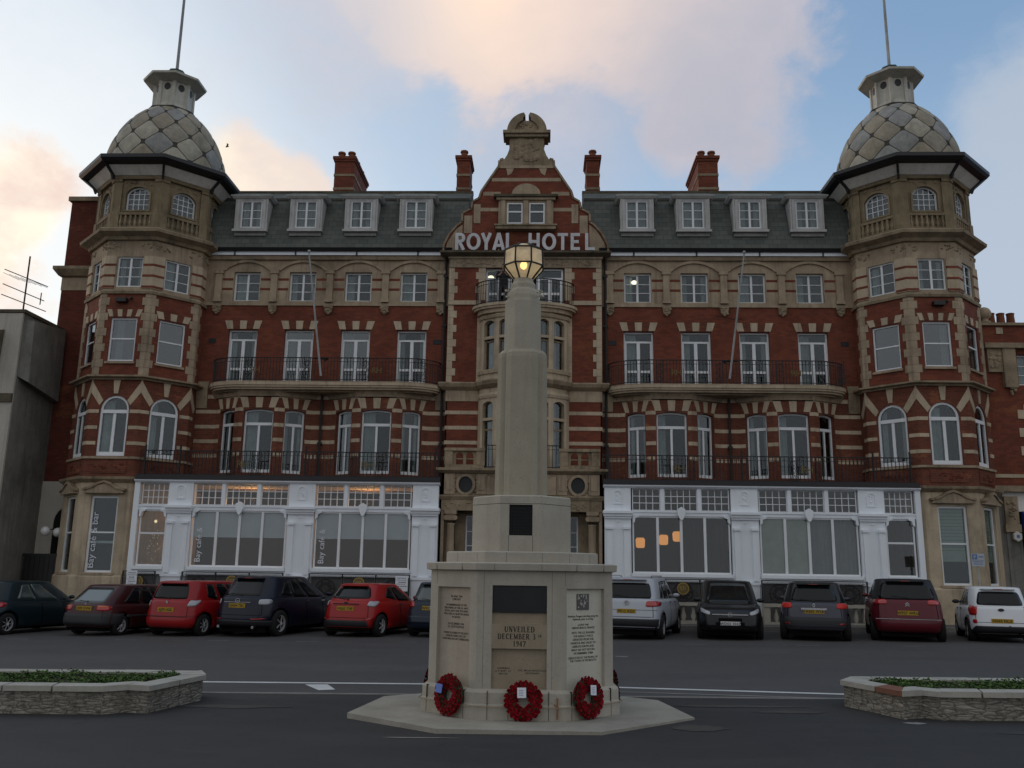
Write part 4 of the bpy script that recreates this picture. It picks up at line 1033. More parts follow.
for ch, u in lets:
    m = MB(); h = .66; t = .115
    w = {'O': .50, 'H': .41, 'A': .45, 'R': .37}.get(ch, .38)
    polys = blockletter(ch, w, h, t); fr = SGF.sub(u-w/2, 0)
    def put(pts, k=0): m.fprism(fr, [(p[0], p[1]+13.19) for p in pts], -.03, .05+.001*k)
    for k, p in enumerate(polys): put(p, k)
    if ch == 'O':
        n = 28; o = [(w/2+w/2*1.04*cos(2*pi*i/n), h/2+h/2*sin(2*pi*i/n)) for i in range(n)]; i_ = [(w/2+(w/2-t)*cos(2*pi*i/n), h/2+(h/2-t)*sin(2*pi*i/n)) for i in range(n)]
        ringprism(m, fr, [(a, b+13.19) for a, b in o], [(a, b+13.19) for a, b in i_], -.03, .05)
    if ch == 'R':
        n = 12; cx_, cy_, ro, ri = w*.50, h*.71, h*.29, h*.29-t
        o = [(0, h)]+[(cx_+(w-cx_)*sin(pi*i/n), cy_+ro*cos(pi*i/n)) for i in range(n+1)]+[(0, cy_-ro)]
        q = [(t, h-t)]+[(cx_+(w-cx_-t)*sin(pi*i/n), cy_+ri*cos(pi*i/n)) for i in range(n+1)]+[(t, cy_-ri)]
        vs = [fr.p(a, .0535, b+13.19) for a, b in o]+[fr.p(a, .0535, b+13.19) for a, b in q]+[fr.p(a, -.03, b+13.19) for a, b in o]+[fr.p(a, -.03, b+13.19) for a, b in q]
        L = len(o); m.add(vs, [f for i in range(L-1) for f in ((i, i+1, L+i+1, L+i), (i, i+1, 2*L+i+1, 2*L+i), (L+i, L+i+1, 3*L+i+1, 3*L+i))])
    m.fbox(fr, w/2-.015, w/2+.015, -.25, -.03, 13.22, 13.25)
    m.build('letter', 'sign_letter', sign, Vector((XC, 30.9, 13.26)))

# ================================================================== MEMORIAL
MX, MY = -.26, 11.82
MO = Vector((MX, MY, 0))
mem = empty('war_memorial', MO, 'pale stone octagonal war memorial column with glowing lantern, in front of the hotel', 'memorial')
def octo(hf, hs, dy, Yf, x=MX):
    Yb = 2*MY-Yf
    return [(x-hf, Yf), (x+hf, Yf), (x+hs, Yf+dy), (x+hs, Yb-dy), (x+hf, Yb), (x-hf, Yb), (x-hs, Yb-dy), (x-hs, Yf+dy)]
BODY = octo(.505, 1.12, .56, 10.72)
def faceframe(pl, i):
    p, q = Vector(pl[i]), Vector(pl[(i+1) % len(pl)]); m = (p+q)/2
    return Fr(m.x, m.y, math.atan2(q.y-p.y, q.x-p.x)), (q-p).length
w = MM('portland')
P0 = [(-.33, .30), (-.34, .30), (-.28, .26)]
PAN = {0: (-.325, .315, .32, 1.49), 1: (-.36, .27, .32, 1.46), 7: (-.28, .30, .32, 1.46)}
for i in range(8):
    fr, L = faceframe(BODY, i); hs = []
    if i in PAN: a, b, z0, z1 = PAN[i]; hs = [hole(a, b, z0, z1)]
    else: hs = [hole(-L*.33, L*.33, .32, 1.46)]
    a, b, z0, z1 = PAN.get(i, (-L*.33, L*.33, .32, 1.46))
    w.use('portland'); w.fwall(fr, [(-L/2, .28), (L/2, .28), (L/2, 1.66), (-L/2, 1.66)], hs, 0, .045)
    w.use('inscribed_stone' if i == 0 else ('portland_new' if i == 1 else 'portland_pink')); w.add([fr.p(a, -.045, z0), fr.p(b, -.045, z0), fr.p(b, -.045, z1), fr.p(a, -.045, z1)], [(0, 1, 2, 3)])
    w.use('incised')
    for u in ((a-.10, b+.06) if i in (0,) else (a-.02,)): 
        if abs(u) < L/2: w.fbox(fr, u-.0015, u+.0015, -.01, .0008, 1.49 if i else .30, 1.655)
    w.fbox(fr, -L/2, -L/2+.0, -.01, .0, 1, 1.01)
w.done('body', mem, MO)
w = MM('portland')
w.sweep(BODY, [(-.12, -.03), (.075, -.03), (.075, .155), (.062, .17), (.062, .29), (.02, .325), (-.12, .325)], closed=True)
w.use('incised')
for i in (0, 1, 7):
    fr, L = faceframe(BODY, i)
    for u in ((-.36, .34, -.12) if i == 0 else (-L*.42, L*.36)): w.fbox(fr, u-.003, u+.003, 0, .0765, -.02, .31)
w.use('portland_old')
w.done('plinth', mem, MO)
w = MM('portland'); w.sweep(BODY, [(-.3, 1.655), (.0, 1.655), (.055, 1.665), (.06, 1.74), (.03, 1.752), (-.3, 1.76)], closed=True)
ST = octo(.43, .95, .52, 10.88); w.sweep(ST, [(-.5, 1.74), (.0, 1.74), (0, 1.875), (-.02, 1.888), (-.5, 1.90)], closed=True)
w.use('incised')
for i in (0, 1, 7):
    fr, L = faceframe(BODY, i)
    for u in (-.3*L, .25*L): w.fbox(fr, u-.0015, u+.0015, 0, .0612, 1.66, 1.742)
    fr, L = faceframe(ST, i)
    for u in (-.2*L, .3*L): w.fbox(fr, u-.0015, u+.0015, -.01, .001, 1.76, 1.875)
w.done('cornice', mem, MO)
DR = octo(.26, .63, .37, 11.19, MX-.015); w = MM('portland')
for i in range(8):
    fr, L = faceframe(DR, i)
    w.fwall(fr, [(-L/2, 1.88), (L/2, 1.88), (L/2, 2.48), (-L/2, 2.48)], [hole(-.145, .145, 2.09, 2.47)] if i == 0 else [], 0, .06)
w.sweep(DR, [(-.3, 2.484), (.0, 2.484), (0, 2.575), (-.02, 2.59), (-.3, 2.60)], closed=True)
w.use('incised'); fr, L = faceframe(DR, 0)
for u in (-.15, .15): w.fbox(fr, u-.002, u+.002, -.01, .001, 1.89, 2.09)
w.sweep(DR, [(-.01, 2.479), (.0006, 2.479), (.0006, 2.485), (-.01, 2.485)], closed=True)
w.use('portland_pink')
w.done('drum', mem, MO)
g = MM('bronze_dark'); g.fbox(fr, -.145, .145, -.06, -.05, 2.09, 2.47); g.use('iron')
for k in range(9): g.fbox(fr, -.135+k*.03-.004+.012, -.135+k*.03+.004+.012, -.05, -.02, 2.09, 2.47)
for k in range(10): g.fbox(fr, -.14, .14, -.045, -.025, 2.11+k*.038, 2.118+k*.038)
g.done('grille', mem, MO)
def shaftplan(h, c, n=0):
    x = MX-.03; y = MY
    q = [(-.44*h, -h), (.44*h, -h), (.62*h, -.86*h), (.66*h, -.70*h), (.84*h, -.66*h), (h, -.5*h), (h, .5*h), (.84*h, .66*h), (.66*h, .7*h), (.62*h, .86*h), (.44*h, h), (-.44*h, h), (-.62*h, .86*h), (-.66*h, .7*h), (-.84*h, .66*h), (-h, .5*h), (-h, -.5*h), (-.84*h, -.66*h), (-.66*h, -.7*h), (-.62*h, -.86*h)]
    return [(x+a, y+b) for a, b in q]
w = MM('portland_old'); 
def loft(mb, rings):
    n = len(rings[0][0]); vs = [(a, b, z) for pl, z in rings for a, b in pl]
    mb.add(vs, [(j*n+i, j*n+(i+1) % n, (j+1)*n+(i+1) % n, (j+1)*n+i) for j in range(len(rings)-1) for i in range(n)]+[tuple(range(n)), tuple((len(rings)-1)*n+i for i in range(n))])
loft(w, [(shaftplan(.343, 0), 2.59), (shaftplan(.328, 0), 4.46), (shaftplan(.32, 0), 4.52), (shaftplan(.275, 0), 4.57)])
w.done('shaft', mem, MO)
w = MM('portland_mid'); 
def o8(r): return [(MX-.035+r/cos(pi/8)*cos(pi/8+pi/4*i), MY+r/cos(pi/8)*sin(pi/8+pi/4*i)) for i in range(8)]
loft(w, [(o8(.252), 4.50), (o8(.244), 5.26), (o8(.235), 5.295)])
loft(w, [(o8(.215), 5.29), (o8(.215), 5.36), (o8(.20), 5.43), (o8(.17), 5.47), (o8(.17), 5.53), (o8(.14), 5.57), (o8(.13), 5.62)])
w.relief(Fr(MX-.02+.19, MY-.19, pi/4), 0, 5.36, .10, .12, 8, .015, .04); w.relief(Fr(MX-.02-.19, MY-.19, -pi/4), 0, 5.36, .10, .12, 8, .015, .04)
w.done('shaft_cap', mem, MO)
la = MB(); lv = [(.115, 5.61), (.268, 5.80), (.258, 6.03), (.11, 6.125)]
for j in range(4):
    r, z = lv[j]; pl = o8(r)
    for i in range(8): la.tube([(*pl[i], z), (*pl[(i+1) % 8], z)], .013, 5)
    if j < 3:
        pl2 = o8(lv[j+1][0])
        for i in range(8): la.tube([(*pl[i], z), (*pl2[i], lv[j+1][1])], .013, 5)
loft(la, [(o8(.115), 6.125), (o8(.115), 6.135)]); loft(la, [(o8(.12), 5.60), (o8(.12), 5.618)])
lan = la.build('lantern', 'iron', mem, MO)
gl = MB(); loft_r = [(o8(r-.004), z) for r, z in lv]
n = 8; vs = [(a, b, z) for pl, z in loft_r for a, b in pl]; gl.add(vs, [(j*n+i, j*n+(i+1) % n, (j+1)*n+(i+1) % n, (j+1)*n+i) for j in range(3) for i in range(n)])
gl.build('lantern_glass', 'lantern_glass', lan, MO)
bu = MB(); bu.smooth = True; bu.ball((MX-.035, MY-.02, 5.83), .05, .05, .06, 12, 8); bu.build('bulb', 'bulb', lan, MO)
# front panel contents
fr, L = faceframe(BODY, 0)
pq = MB(); pq.fbox(fr, -.322, .312, -.044, -.02, 1.18, 1.487); pq.build('plaque', 'bronze_dark', mem, MO)
ib = MM('inscribed_stone'); ib.fbox(fr, -.324, .314, -.044, .004, .775, 1.05); ib = ib.done('inscription_block', mem, MO)
SER = {  # roman capitals: list of strokes (x0,y0,x1,y1,width) in a unit-high box; advance
 'U': ([(.1, .3, .1, 1, .13), (.58, .3, .58, 1, .07), (.1, .3, .2, .06, .11), (.2, .05, .46, .05, .08), (.46, .06, .58, .3, .07), (0, .98, .22, .98, .05), (.48, .98, .68, .98, .05)], .72),
 'N': ([(.12, 0, .12, 1, .06), (.12, 1, .62, 0, .13), (.62, 0, .62, 1, .06), (0, .98, .16, .98, .05), (.02, .02, .22, .02, .05), (.52, .98, .72, .98, .05)], .78),
 'V': ([(.06, 1, .34, 0, .13), (.34, 0, .6, 1, .06), (-.03, .98, .18, .98, .05), (.5, .98, .7, .98, .05)], .70),
 'E': ([(.12, 0, .12, 1, .13), (.1, .97, .52, .97, .06), (.1, .52, .42, .52, .06), (.1, .03, .55, .03, .06), (.52, .86, .52, 1, .05), (.55, 0, .55, .15, .05), (.42, .45, .42, .6, .04), (0, .98, .2, .98, .05), (0, .02, .2, .02, .05)], .64),
 'I': ([(.12, 0, .12, 1, .13), (0, .98, .24, .98, .05), (0, .02, .24, .02, .05)], .30),
 'L': ([(.12, 0, .12, 1, .13), (0, .98, .24, .98, .05), (0, .03, .55, .03, .06), (.55, 0, .55, .17, .05)], .60),
 'D': ([(.12, 0, .12, 1, .13), (0, .98, .35, .98, .05), (0, .02, .35, .02, .05), (.35, .98, .55, .85, .08), (.55, .85, .62, .5, .13), (.62, .5, .55, .15, .13), (.55, .15, .35, .02, .08)], .76),
 'C': ([(.58, .82, .42, .97, .06), (.42, .97, .22, .92, .08), (.22, .92, .09, .65, .12), (.09, .65, .09, .35, .13), (.09, .35, .22, .08, .12), (.22, .08, .42, .03, .08), (.42, .03, .6, .17, .06), (.58, .74, .58, .98, .05)], .70),
 'M': ([(.12, 0, .12, 1, .06), (.12, 1, .42, .08, .12), (.42, .08, .72, 1, .06), (.74, 0, .74, 1, .13), (0, .98, .16, .98, .05), (.02, .02, .22, .02, .05), (.64, .02, .84, .02, .05), (.7, .98, .84, .98, .05)], .92),
 'B': ([(.12, 0, .12, 1, .13), (0, .98, .35, .98, .05), (0, .02, .38, .02, .05), (.1, .53, .36, .53, .05), (.35, .98, .48, .88, .08), (.48, .88, .48, .64, .12), (.48, .64, .36, .53, .07), (.38, .53, .54, .42, .08), (.54, .42, .54, .15, .12), (.54, .15, .38, .02, .08)], .66),
 'R': ([(.12, 0, .12, 1, .13), (0, .98, .35, .98, .05), (0, .02, .24, .02, .05), (.1, .48, .36, .48, .05), (.35, .98, .5, .88, .08), (.5, .88, .5, .6, .12), (.5, .6, .36, .48, .07), (.34, .48, .62, 0, .12), (.58, .02, .72, .02, .05)], .72),
 '1': ([(.15, 0, .15, 1, .12), (.02, .84, .15, .98, .06), (.03, .02, .28, .02, .05)], .38),
 '9': ([(.12, .75, .2, .94, .1), (.2, .95, .4, .95, .07), (.4, .94, .5, .7, .12), (.12, .75, .16, .55, .1), (.16, .52, .42, .52, .07), (.5, .7, .45, .3, .11), (.45, .3, .15, .0, .09)], .58),
 '4': ([(.38, 0, .38, 1, .12), (.38, 1, .02, .32, .06), (.0, .3, .55, .3, .07)], .60),
 '7': ([(.03, .95, .52, .95, .1), (.52, .95, .18, 0, .11), (.03, .95, .03, .8, .05)], .56),
 '3': ([(.08, .92, .25, .98, .07), (.25, .98, .42, .85, .1), (.42, .85, .4, .62, .1), (.4, .62, .22, .54, .07), (.25, .54, .47, .4, .09), (.47, .4, .44, .12, .12), (.44, .12, .25, 0, .09), (.25, 0, .05, .1, .06)], .56),
 'r': ([(.1, 0, .1, .6, .13), (.1, .45, .3, .6, .09), (0, .58, .14, .58, .06), (0, .02, .22, .02, .06)], .36),
 'd': ([(.4, 0, .4, 1, .13), (.4, .5, .2, .6, .08), (.2, .6, .07, .4, .1), (.07, .4, .08, .15, .1), (.08, .15, .22, .02, .08), (.22, .02, .4, .12, .07), (.28, .98, .42, .98, .06), (.36, .02, .5, .02, .05)], .56), ' ': ([], .38)}
def roman(mb, fr, s_, uc, z, h, d, sp=.13, w=.92):
    tot = sum(SER[c][1]*w+sp for c in s_)-sp; x = uc-tot*h/2
    for c in s_:
        for k, (x0, y0, x1, y1, t) in enumerate(SER[c][0]):
            a = Vector((x+x0*w*h, z+y0*h)); b = Vector((x+x1*w*h, z+y1*h)); e = (b-a).normalized(); n = Vector((-e.y, e.x))*t*h/2*1.45; e = e*t*h*.15
            mb.fprism(fr, [a+n-e, b+n+e, b-n+e, a-n-e], d-.003, d+.0012+.0001*k)
        x += (SER[c][1]*w+sp)*h
tx = MB(); roman(tx, fr, 'UNVEILED', 0, .962, .062, .004); roman(tx, fr, 'DECEMBER 3', -.035, .882, .060, .004); roman(tx, fr, 'rd', .235, .908, .034, .004, w=1.0); roman(tx, fr, '1947', 0, .800, .060, .004)
tx.build('inscription', 'incised', ib, MO, uv=False)
for t_, u, z in (('ALDERMAN\nA. P. BURT  J.P.\nMAYOR', -.185, .545), ('COL. MCLAUGHLIN U.S.A.\nLIEUTENANT', .15, .523)): text('inscription', t_, .026, fr, u, -.046, z, 'incised', mem, MO, extrude=.002, line=1.2, space=1.1, bevel=.0006)
fr1, L1 = faceframe(BODY, 1); fr7, L7 = faceframe(BODY, 7)
text('inscription', '28 APRIL 1944\nLYME BAY', .034, fr7, .01, -.046, 1.335, 'incised', mem, MO, extrude=.002, bevel=.0008)
text('inscription', 'IN REMEMBRANCE OF THE\nPERSONNEL OF THE U.S. NAVY\nROYAL NAVY AND THE ARMY\nWHO DIED AT SLAPTON SANDS\nIN DEVON', .032, fr7, .01, -.046, 1.235, 'incised', mem, MO, extrude=.002, line=1.1, bevel=.0008, xs=.95)
text('inscription', '24 DECEMBER 1944\nS.S. LEOPOLDVILLE', .034, fr7, .01, -.046, 1.015, 'incised', mem, MO, extrude=.002, bevel=.0008)
text('inscription', 'WHERE SOLDIERS OF THE 66TH\nDIVISION WERE LOST ON\nCHRISTMAS EVE OFF CHERBOURG', .032, fr7, .01, -.046, .91, 'incised', mem, MO, extrude=.002, line=1.1, bevel=.0008, xs=.95)
text('inscription', 'American Rangers marching along the\nEsplanade prior to D-Day', .034, fr1, -.045, -.046, 1.13, 'incised', mem, MO, extrude=.002, bevel=.0008, xs=.98)
text('inscription', '6 JUNE 1944\nOMAHA BEACH, FRANCE', .034, fr1, -.045, -.046, 1.03, 'incised', mem, MO, extrude=.002, bevel=.0008)
text('inscription', 'WITH THE U.S. RANGERS\nTHE ASSAULT FORCE\nDEPARTED FROM THIS\nHARBOUR AND SAILED TO\nLIBERATE EUROPE AND\nMANY DID NOT RETURN\nWE REMEMBER THEM', .034, fr1, -.045, -.046, .94, 'incised', mem, MO, extrude=.002, line=1.15, bevel=.0008)
text('inscription', 'DEDICATED BY THE PEOPLE OF\nTHE TOWN OF WEYMOUTH', .034, fr1, -.045, -.046, .655, 'incised', mem, MO, extrude=.002, bevel=.0008)
ph = MM('photo_grey'); ph.fbox(fr1, -.155, .045, -.046, -.036, 1.215, 1.40); ph.use('portland_new'); 
for k in range(26):
    u = rr(-.145, .03); z = rr(1.23, 1.385); ph.fbox(fr1, u, u+rr(.004, .014), -.037, -.0352, z, min(1.392, z+rr(.01, .035)))
ph.done('engraved_picture', mem, MO)

# platform
plat = [(-2.28, 10.95), (-1.12, 10.0), (.64, 10.02), (1.80, 11.12), (1.55, 12.55), (.70, 13.1), (-1.2, 13.1), (-2.10, 12.4)]
pm = MM('paving'); pm.pprism(plat, -.08, .0); pm.use('kerb_stone')
pm = pm.done('memorial_platform'); tag(pm, None, None, kind='structure')
pm['label'] = 'flat pale octagonal paving slab under the memorial'

# rope
rp = MB(); pth = []
for i, (x, y) in enumerate(BODY):
    v = Vector((x-MX, y-MY)); v = v*(1+.115/v.length); pth.append(Vector((MX+v.x, MY+v.y, .15)))
def sag(a, b, z, n=6, s_=.012): return [a.lerp(b, i/n)+Vector((0, 0, -s_*4*(i/n)*(1-i/n))) for i in range(n)]
pp = []
for i in range(8): pp += sag(pth[i], pth[(i+1) % 8], 0)
pp.append(pp[0].copy()); rp.tube(pp, .006, 5)
r_ = tag(rp.build('rope', 'rope', org=Vector((MX, MY, 0)), loc=(MX, MY, 0)), 'thin pale rope tied round the foot of the memorial', 'rope')
st = MB(); fr, L = faceframe(BODY, 0)
st.tube([fr.p(.44, .09, .25), fr.p(.44, .10, .02)], .010, 5); st.tube([fr.p(.40, .09, .18), fr.p(.46, .095, .14)], .008, 5); st.build('tie', 'rust', r_, Vector((MX, MY, 0)))

def wreath(fr, u, z, R, tilt, label, card=None, d=.075, ry=1.0):
    P = fr.p(u, d, z-R*.98)
    root = empty('poppy_wreath', P, label, 'wreath', 'poppy wreaths leaning on the memorial')
    ax = Vector((0, 0, 1))
    def W(x, y, dd):   # local wreath plane: x along face, y up, dd outward, leaning back
        up = Vector((0, 0, cos(tilt)))-fr.n*sin(tilt); out = fr.n*cos(tilt)+Vector((0, 0, sin(tilt)))
        return fr.t*x+up*(y+R*.98)+out*dd
    b = MB(); n = 32; r = R*.31
    vs = []; rc = R*.66
    for i in range(n):
        a = 2*pi*i/n
        for j in range(8):
            q = 2*pi*j/8; vs.append(W((rc+r*cos(q))*cos(a), (rc*ry+r*cos(q))*sin(a), r*.7*sin(q)))
    b.add(vs, [(i*8+j, ((i+1) % n)*8+j, ((i+1) % n)*8+(j+1) % 8, i*8+(j+1) % 8) for i in range(n) for j in range(8)])
    b.build('base_ring', 'wreath_green', root, uv=False)
    f = MB(); k = MB()
    for ringr, cnt, hh in ((R*.40, 10, r*.3), (R*.52, 12, r*.5), (R*.68, 16, r*.75), (R*.86, 20, r*.55), (R*.95, 22, r*.2)):
        for i in range(cnt):
            a = 2*pi*(i+rr(-.2, .2))/cnt; c = (ringr*cos(a), ringr*ry*sin(a)); s0 = R*.11*rr(.9, 1.15)
            for p in range(4):
                an = p*pi/2+rr(-.3, .3); m = []
                for (l, wd, h_) in ((0, .3, 0), (.6, .95, .010), (1.15, .75, .016)):
                    for e in (-1, 1): m.append(W(c[0]+s0*(l*cos(an)-e*wd*.7*sin(an)), c[1]+s0*(l*sin(an)+e*wd*.7*cos(an)), hh+h_+rr(-.004, .004)))
                f.add(m, [(0, 1, 3, 2), (2, 3, 5, 4)])
            cc = W(c[0], c[1], hh+.016); k.ball(cc, R*.035, n=6, m=3)
    f.cur = 1; f.add(k.v, k.f); f.build('poppies', ['poppy', 'poppy_black'], root, uv=False, fix=False)['kind'] = 'stuff'
    if card:
        cm = MM(card[0]); x, y, w_, h_, rot = card[1:]
        q = []
        for dx, dy in ((-w_, -h_), (w_, -h_), (w_, h_), (-w_, h_)): q.append((x+dx*cos(rot)-dy*sin(rot), y+dx*sin(rot)+dy*cos(rot)))
        cm.add([W(a, b_, r*.9+.02) for a, b_ in q]+[W(a, b_, r*.9+.024) for a, b_ in q], [(0, 1, 2, 3), (4, 5, 6, 7), (0, 1, 5, 4), (1, 2, 6, 5), (2, 3, 7, 6), (3, 0, 4, 7)])
        cm.done('card', root)
        if card[0] == 'white_card':
            tk = MB()
            for i in range(4): 
                yy = y+h_*.5-i*h_*.33; tk.add([W(x-w_*.6, yy, r*.9+.0255), W(x+w_*.4, yy, r*.9+.0255), W(x+w_*.4, yy-.004, r*.9+.0255), W(x-w_*.6, yy-.004, r*.9+.0255)], [(0, 1, 2, 3)])
            tk.build('handwriting', 'sign_blue', root, uv=False)
    return root
fr0, L0 = faceframe(BODY, 0)
wreath(fr0, .055, .215, .21, .12, 'red poppy wreath with a white card below the UNVEILED inscription', ('white_card', -.02, .09, .05, .055, .03), d=.13)
wreath(fr7, .09, .235, .225, .12, 'red poppy wreath with a bright blue card on the left angled face', ('blue_card', -.11, .06, .055, .05, -.05), d=.12)
wreath(fr1, -.12, .235, .225, .12, 'red poppy wreath with a white card on the right angled face', ('white_card', .03, .08, .045, .055, -.1), d=.12)
fr2, L2 = faceframe(BODY, 2); fr6_, L6 = faceframe(BODY, 6)
wreath(fr2, -.02, .24, .225, .12, 'red wreath whose edge just shows past the right side of the memorial', None, d=.06)
wreath(fr6_, .10, .24, .225, .12, 'red wreath whose edge just shows past the left side of the memorial', None, d=.05)

# ================================================================== GROUND
def sheet(name, mat, x0, x1, y0, y1, z, nx=24, label=None):
    mb = MB(); xs = sorted(set([x0, x1]+[x for x in (-60, 60) if x0 < x < x1]+[x0+(x1-x0)*i/nx for i in range(nx+1)]))
    vs = []
    for x in xs: vs += [(x, y0, gz(x)+z), (x, y1, gz(x)+z)]
    mb.add(vs, [(2*i, 2*i+2, 2*i+3, 2*i+1) for i in range(len(xs)-1)])
    o = mb.build(name, mat); o['kind'] = 'structure'
    return o
sheet('ground', 'tarmac', -500, 500, -120, 700, -.040)
sheet('road', 'road', -140, 140, 13.06, 28.0, -.036)
def slab(name, mat, x0, x1, y0, y1, z0, z1, nx=30):
    mb = MB(); xs = [x0+(x1-x0)*i/nx for i in range(nx+1)]; vs = []
    for x in xs: vs += [(x, y0, gz(x)+z0), (x, y0, gz(x)+z1), (x, y1, gz(x)+z1), (x, y1, gz(x)+z0)]
    fs = [(4*i+j, 4*i+4+j, 4*i+4+(j+1) % 4, 4*i+(j+1) % 4) for i in range(nx) for j in range(4)]+[(0, 1, 2, 3), (4*nx, 4*nx+1, 4*nx+2, 4*nx+3)]
    mb.add(vs, fs); o = mb.build(name, mat); o['kind'] = 'structure'; return o
slab('kerb', 'kerb_stone', -60, 60, 27.85, 28.02, -.1, .085, 60)
slab('pavement', 'pavement', -60, 60, 28.02, 31.4, -.1, .08)
slab('kerb', 'kerb_stone', -60, 60, 12.96, 13.06, -.1, -.030, 60)
def marking(name, pts, mat='road_paint', z=-.032):
    mb = MB(); mb.add([(x, y, gz(x)+z) for x, y in pts], [tuple(range(len(pts)))]); o = mb.build(name, mat); o['kind'] = 'structure'; return o
wl = [(-60, 14.2), (-5, 14.2), (-1.8, 14.2), (1.17, 14.0), (4.2, 13.5), (12, 12.2), (14, 11.9)]
for (a, ya), (b, yb) in zip(wl[:-1], wl[1:]): marking('road_marking', [(a, ya-.07), (b, yb-.07), (b, yb+.07), (a, ya+.07)])
marking('road_marking', [(-3.58, 14.0), (-3.24, 14.03), (-2.99, 13.45), (-3.21, 13.35)])
marking('road_marking', [(.5, 13.62), (1.14, 13.55), (4.1, 13.06), (4.1, 12.98), (1.14, 13.46), (.5, 13.54)], 'kerb_stone')
for x in (-13.2, -10.5, -8.2, -6.0, -3.6, .6, 3.4, 6.1, 8.6, 11.0): marking('road_marking', [(x, 22.3), (x+.55, 22.3), (x+.55, 22.38), (x, 22.38)], 'worn_paint')
marking('road_marking', [(1.5, 18.9), (1.75, 18.9), (1.75, 19.1), (1.5, 19.1)], 'worn_paint')
# muddy repair patches, kept at ground level
for i, (x, y, rx, ry, mt) in enumerate(((-3.9, 11.75, .75, .16, 'wet_tar'), (3.1, 11.75, .5, .12, 'wet_tar'), (2.5, 12.2, .9, .12, 'wet_tar'), (4.3, 11.0, .14, .09, 'worn_paint'), (5.3, 10.4, .35, .05, 'wet_tar'), (-1.3, 9.74, .5, .03, 'kerb_stone'), (1.75, 10.5, .35, .25, 'wet_tar'), (5.6, 9.7, .1, .04, 'worn_paint'), (-.5, 12.15, .3, .1, 'wet_tar'))):
    mb = MB(); n = 22; pts = [(x+rx*cos(2*pi*k/n)*rr(.6, 1.1), y+ry*sin(2*pi*k/n)*rr(.6, 1.1)) for k in range(n)]
    mb.add([(a, b, gz(a)-.035) for a, b in pts], [tuple(range(n))]); o = mb.build('tarmac_patch', mt); o['kind'] = 'structure'

# ================================================================== PLANTERS
def planter(outline, side, label, notch):
    cx_ = sum(p[0] for p in outline)/len(outline); O = Vector((outline[0][0], outline[0][1], gz(outline[0][0])))
    root = empty('planter', O, label, 'planter', 'low stone planters either side of the memorial')
    w = MB(); w.pprism(outline, -.06, .22, lambda x, y: gz(x)); w.build('wall', 'rubble', root, O)
    inn = inset(outline, .30)
    s_ = MB(); s_.pprism(inset(outline, .28), .22, .265, lambda x, y: gz(x)); s_.build('soil', 'soil', root, O)
    return root, inn, O
def coping(root, O, pts, mat, n=None):
    c = MB(); 
    c.pprism(pts, .272, .335, lambda x, y: gz(x)); return c.build('coping_stone', mat, root, O)
PL = [(-4.52, 12.30), (-4.75, 12.75), (-12.5, 12.75), (-12.5, 11.02), (-5.25, 11.02), (-5.02, 11.20), (-4.74, 11.12)]
PR = [(3.95, 12.36), (4.30, 11.30), (4.58, 11.42), (4.74, 11.27), (12.5, 11.27), (12.5, 12.75), (4.2, 12.75)]
for outl, side in ((PL, -1), (PR, 1)):
    root, inn, O = planter(outl, side, 'low rubble stone planter with pale coping left of the memorial' if side < 0 else 'low rubble stone planter with one red coping length right of the memorial', None)
    cc = inset(outl, -.035); ii = inset(outl, .27)
    n = len(outl)
    for i in range(n):
        a, b = Vector(cc[i]), Vector(cc[(i+1) % n]); c, d = Vector(ii[i]), Vector(ii[(i+1) % n]); L = (b-a).length
        k = max(1, round(L/.55)) if L > .5 else 1
        cuts = [0]+[(j+rr(-.2, .2))/k for j in range(1, k)]+[1]
        for f0, f1 in zip(cuts[:-1], cuts[1:]):
            g0 = f0+.004/L*(f0 > 0)*3; g1 = f1-.004/L*(f1 < 1)*3
            q = [a.lerp(b, g0), a.lerp(b, g1), d.lerp(c, 1-g1), d.lerp(c, 1-g0)]
            jit = rr(-.004, .004)
            cm = MB(); cm.pprism([(v.x, v.y) for v in q], .222, .285+jit, lambda x, y: gz(x))
            red = side > 0 and i == 0 and f0 > .35
            cm.build('coping_stone', 'coping_red' if red else 'coping', root, O)
    # ground cover
    lf = MB(); xs = [p[0] for p in inn]; ys = [p[1] for p in inn]
    def inside(x, y, P=inn):
        c = False
        for i in range(len(P)):
            (x0, y0), (x1, y1) = P[i-1], P[i]
            if (y0 > y) != (y1 > y) and x < (x1-x0)*(y-y0)/(y1-y0)+x0: c = not c
        return c
    N = 0; lo, hi = min(xs), max(xs)
    if side < 0: lo = -8.6
    else: hi = 8.8
    while N < 14000:
        x = rr(lo, hi); y = rr(min(ys), max(ys))
        if not inside(x, y): continue
        N += 1
        h_ = .275+.03*sin(x*7+1.3*y*5)*sin(y*9+x*3)+rr(-.03, .035)
        a = rr(0, 2*pi); el = rr(-.2, .9); l = rr(.022, .042); t = Vector((cos(a)*cos(el), sin(a)*cos(el), sin(el)))*l; sd = Vector((-sin(a), cos(a), 0))*l*.45
        p = Vector((x, y, gz(x)+h_-.02)); lf.cur = 0 if rnd() < .7 else 1
        lf.add([p, p+t*.5+sd, p+t, p+t*.5-sd], [(0, 1, 2, 3)])
    o = lf.build('ground_cover', ['leaf', 'leaf_light'], uv=False, fix=False); o['kind'] = 'stuff'; o['label'] = 'low green leafy plants filling the %s planter' % ('left' if side < 0 else 'right')

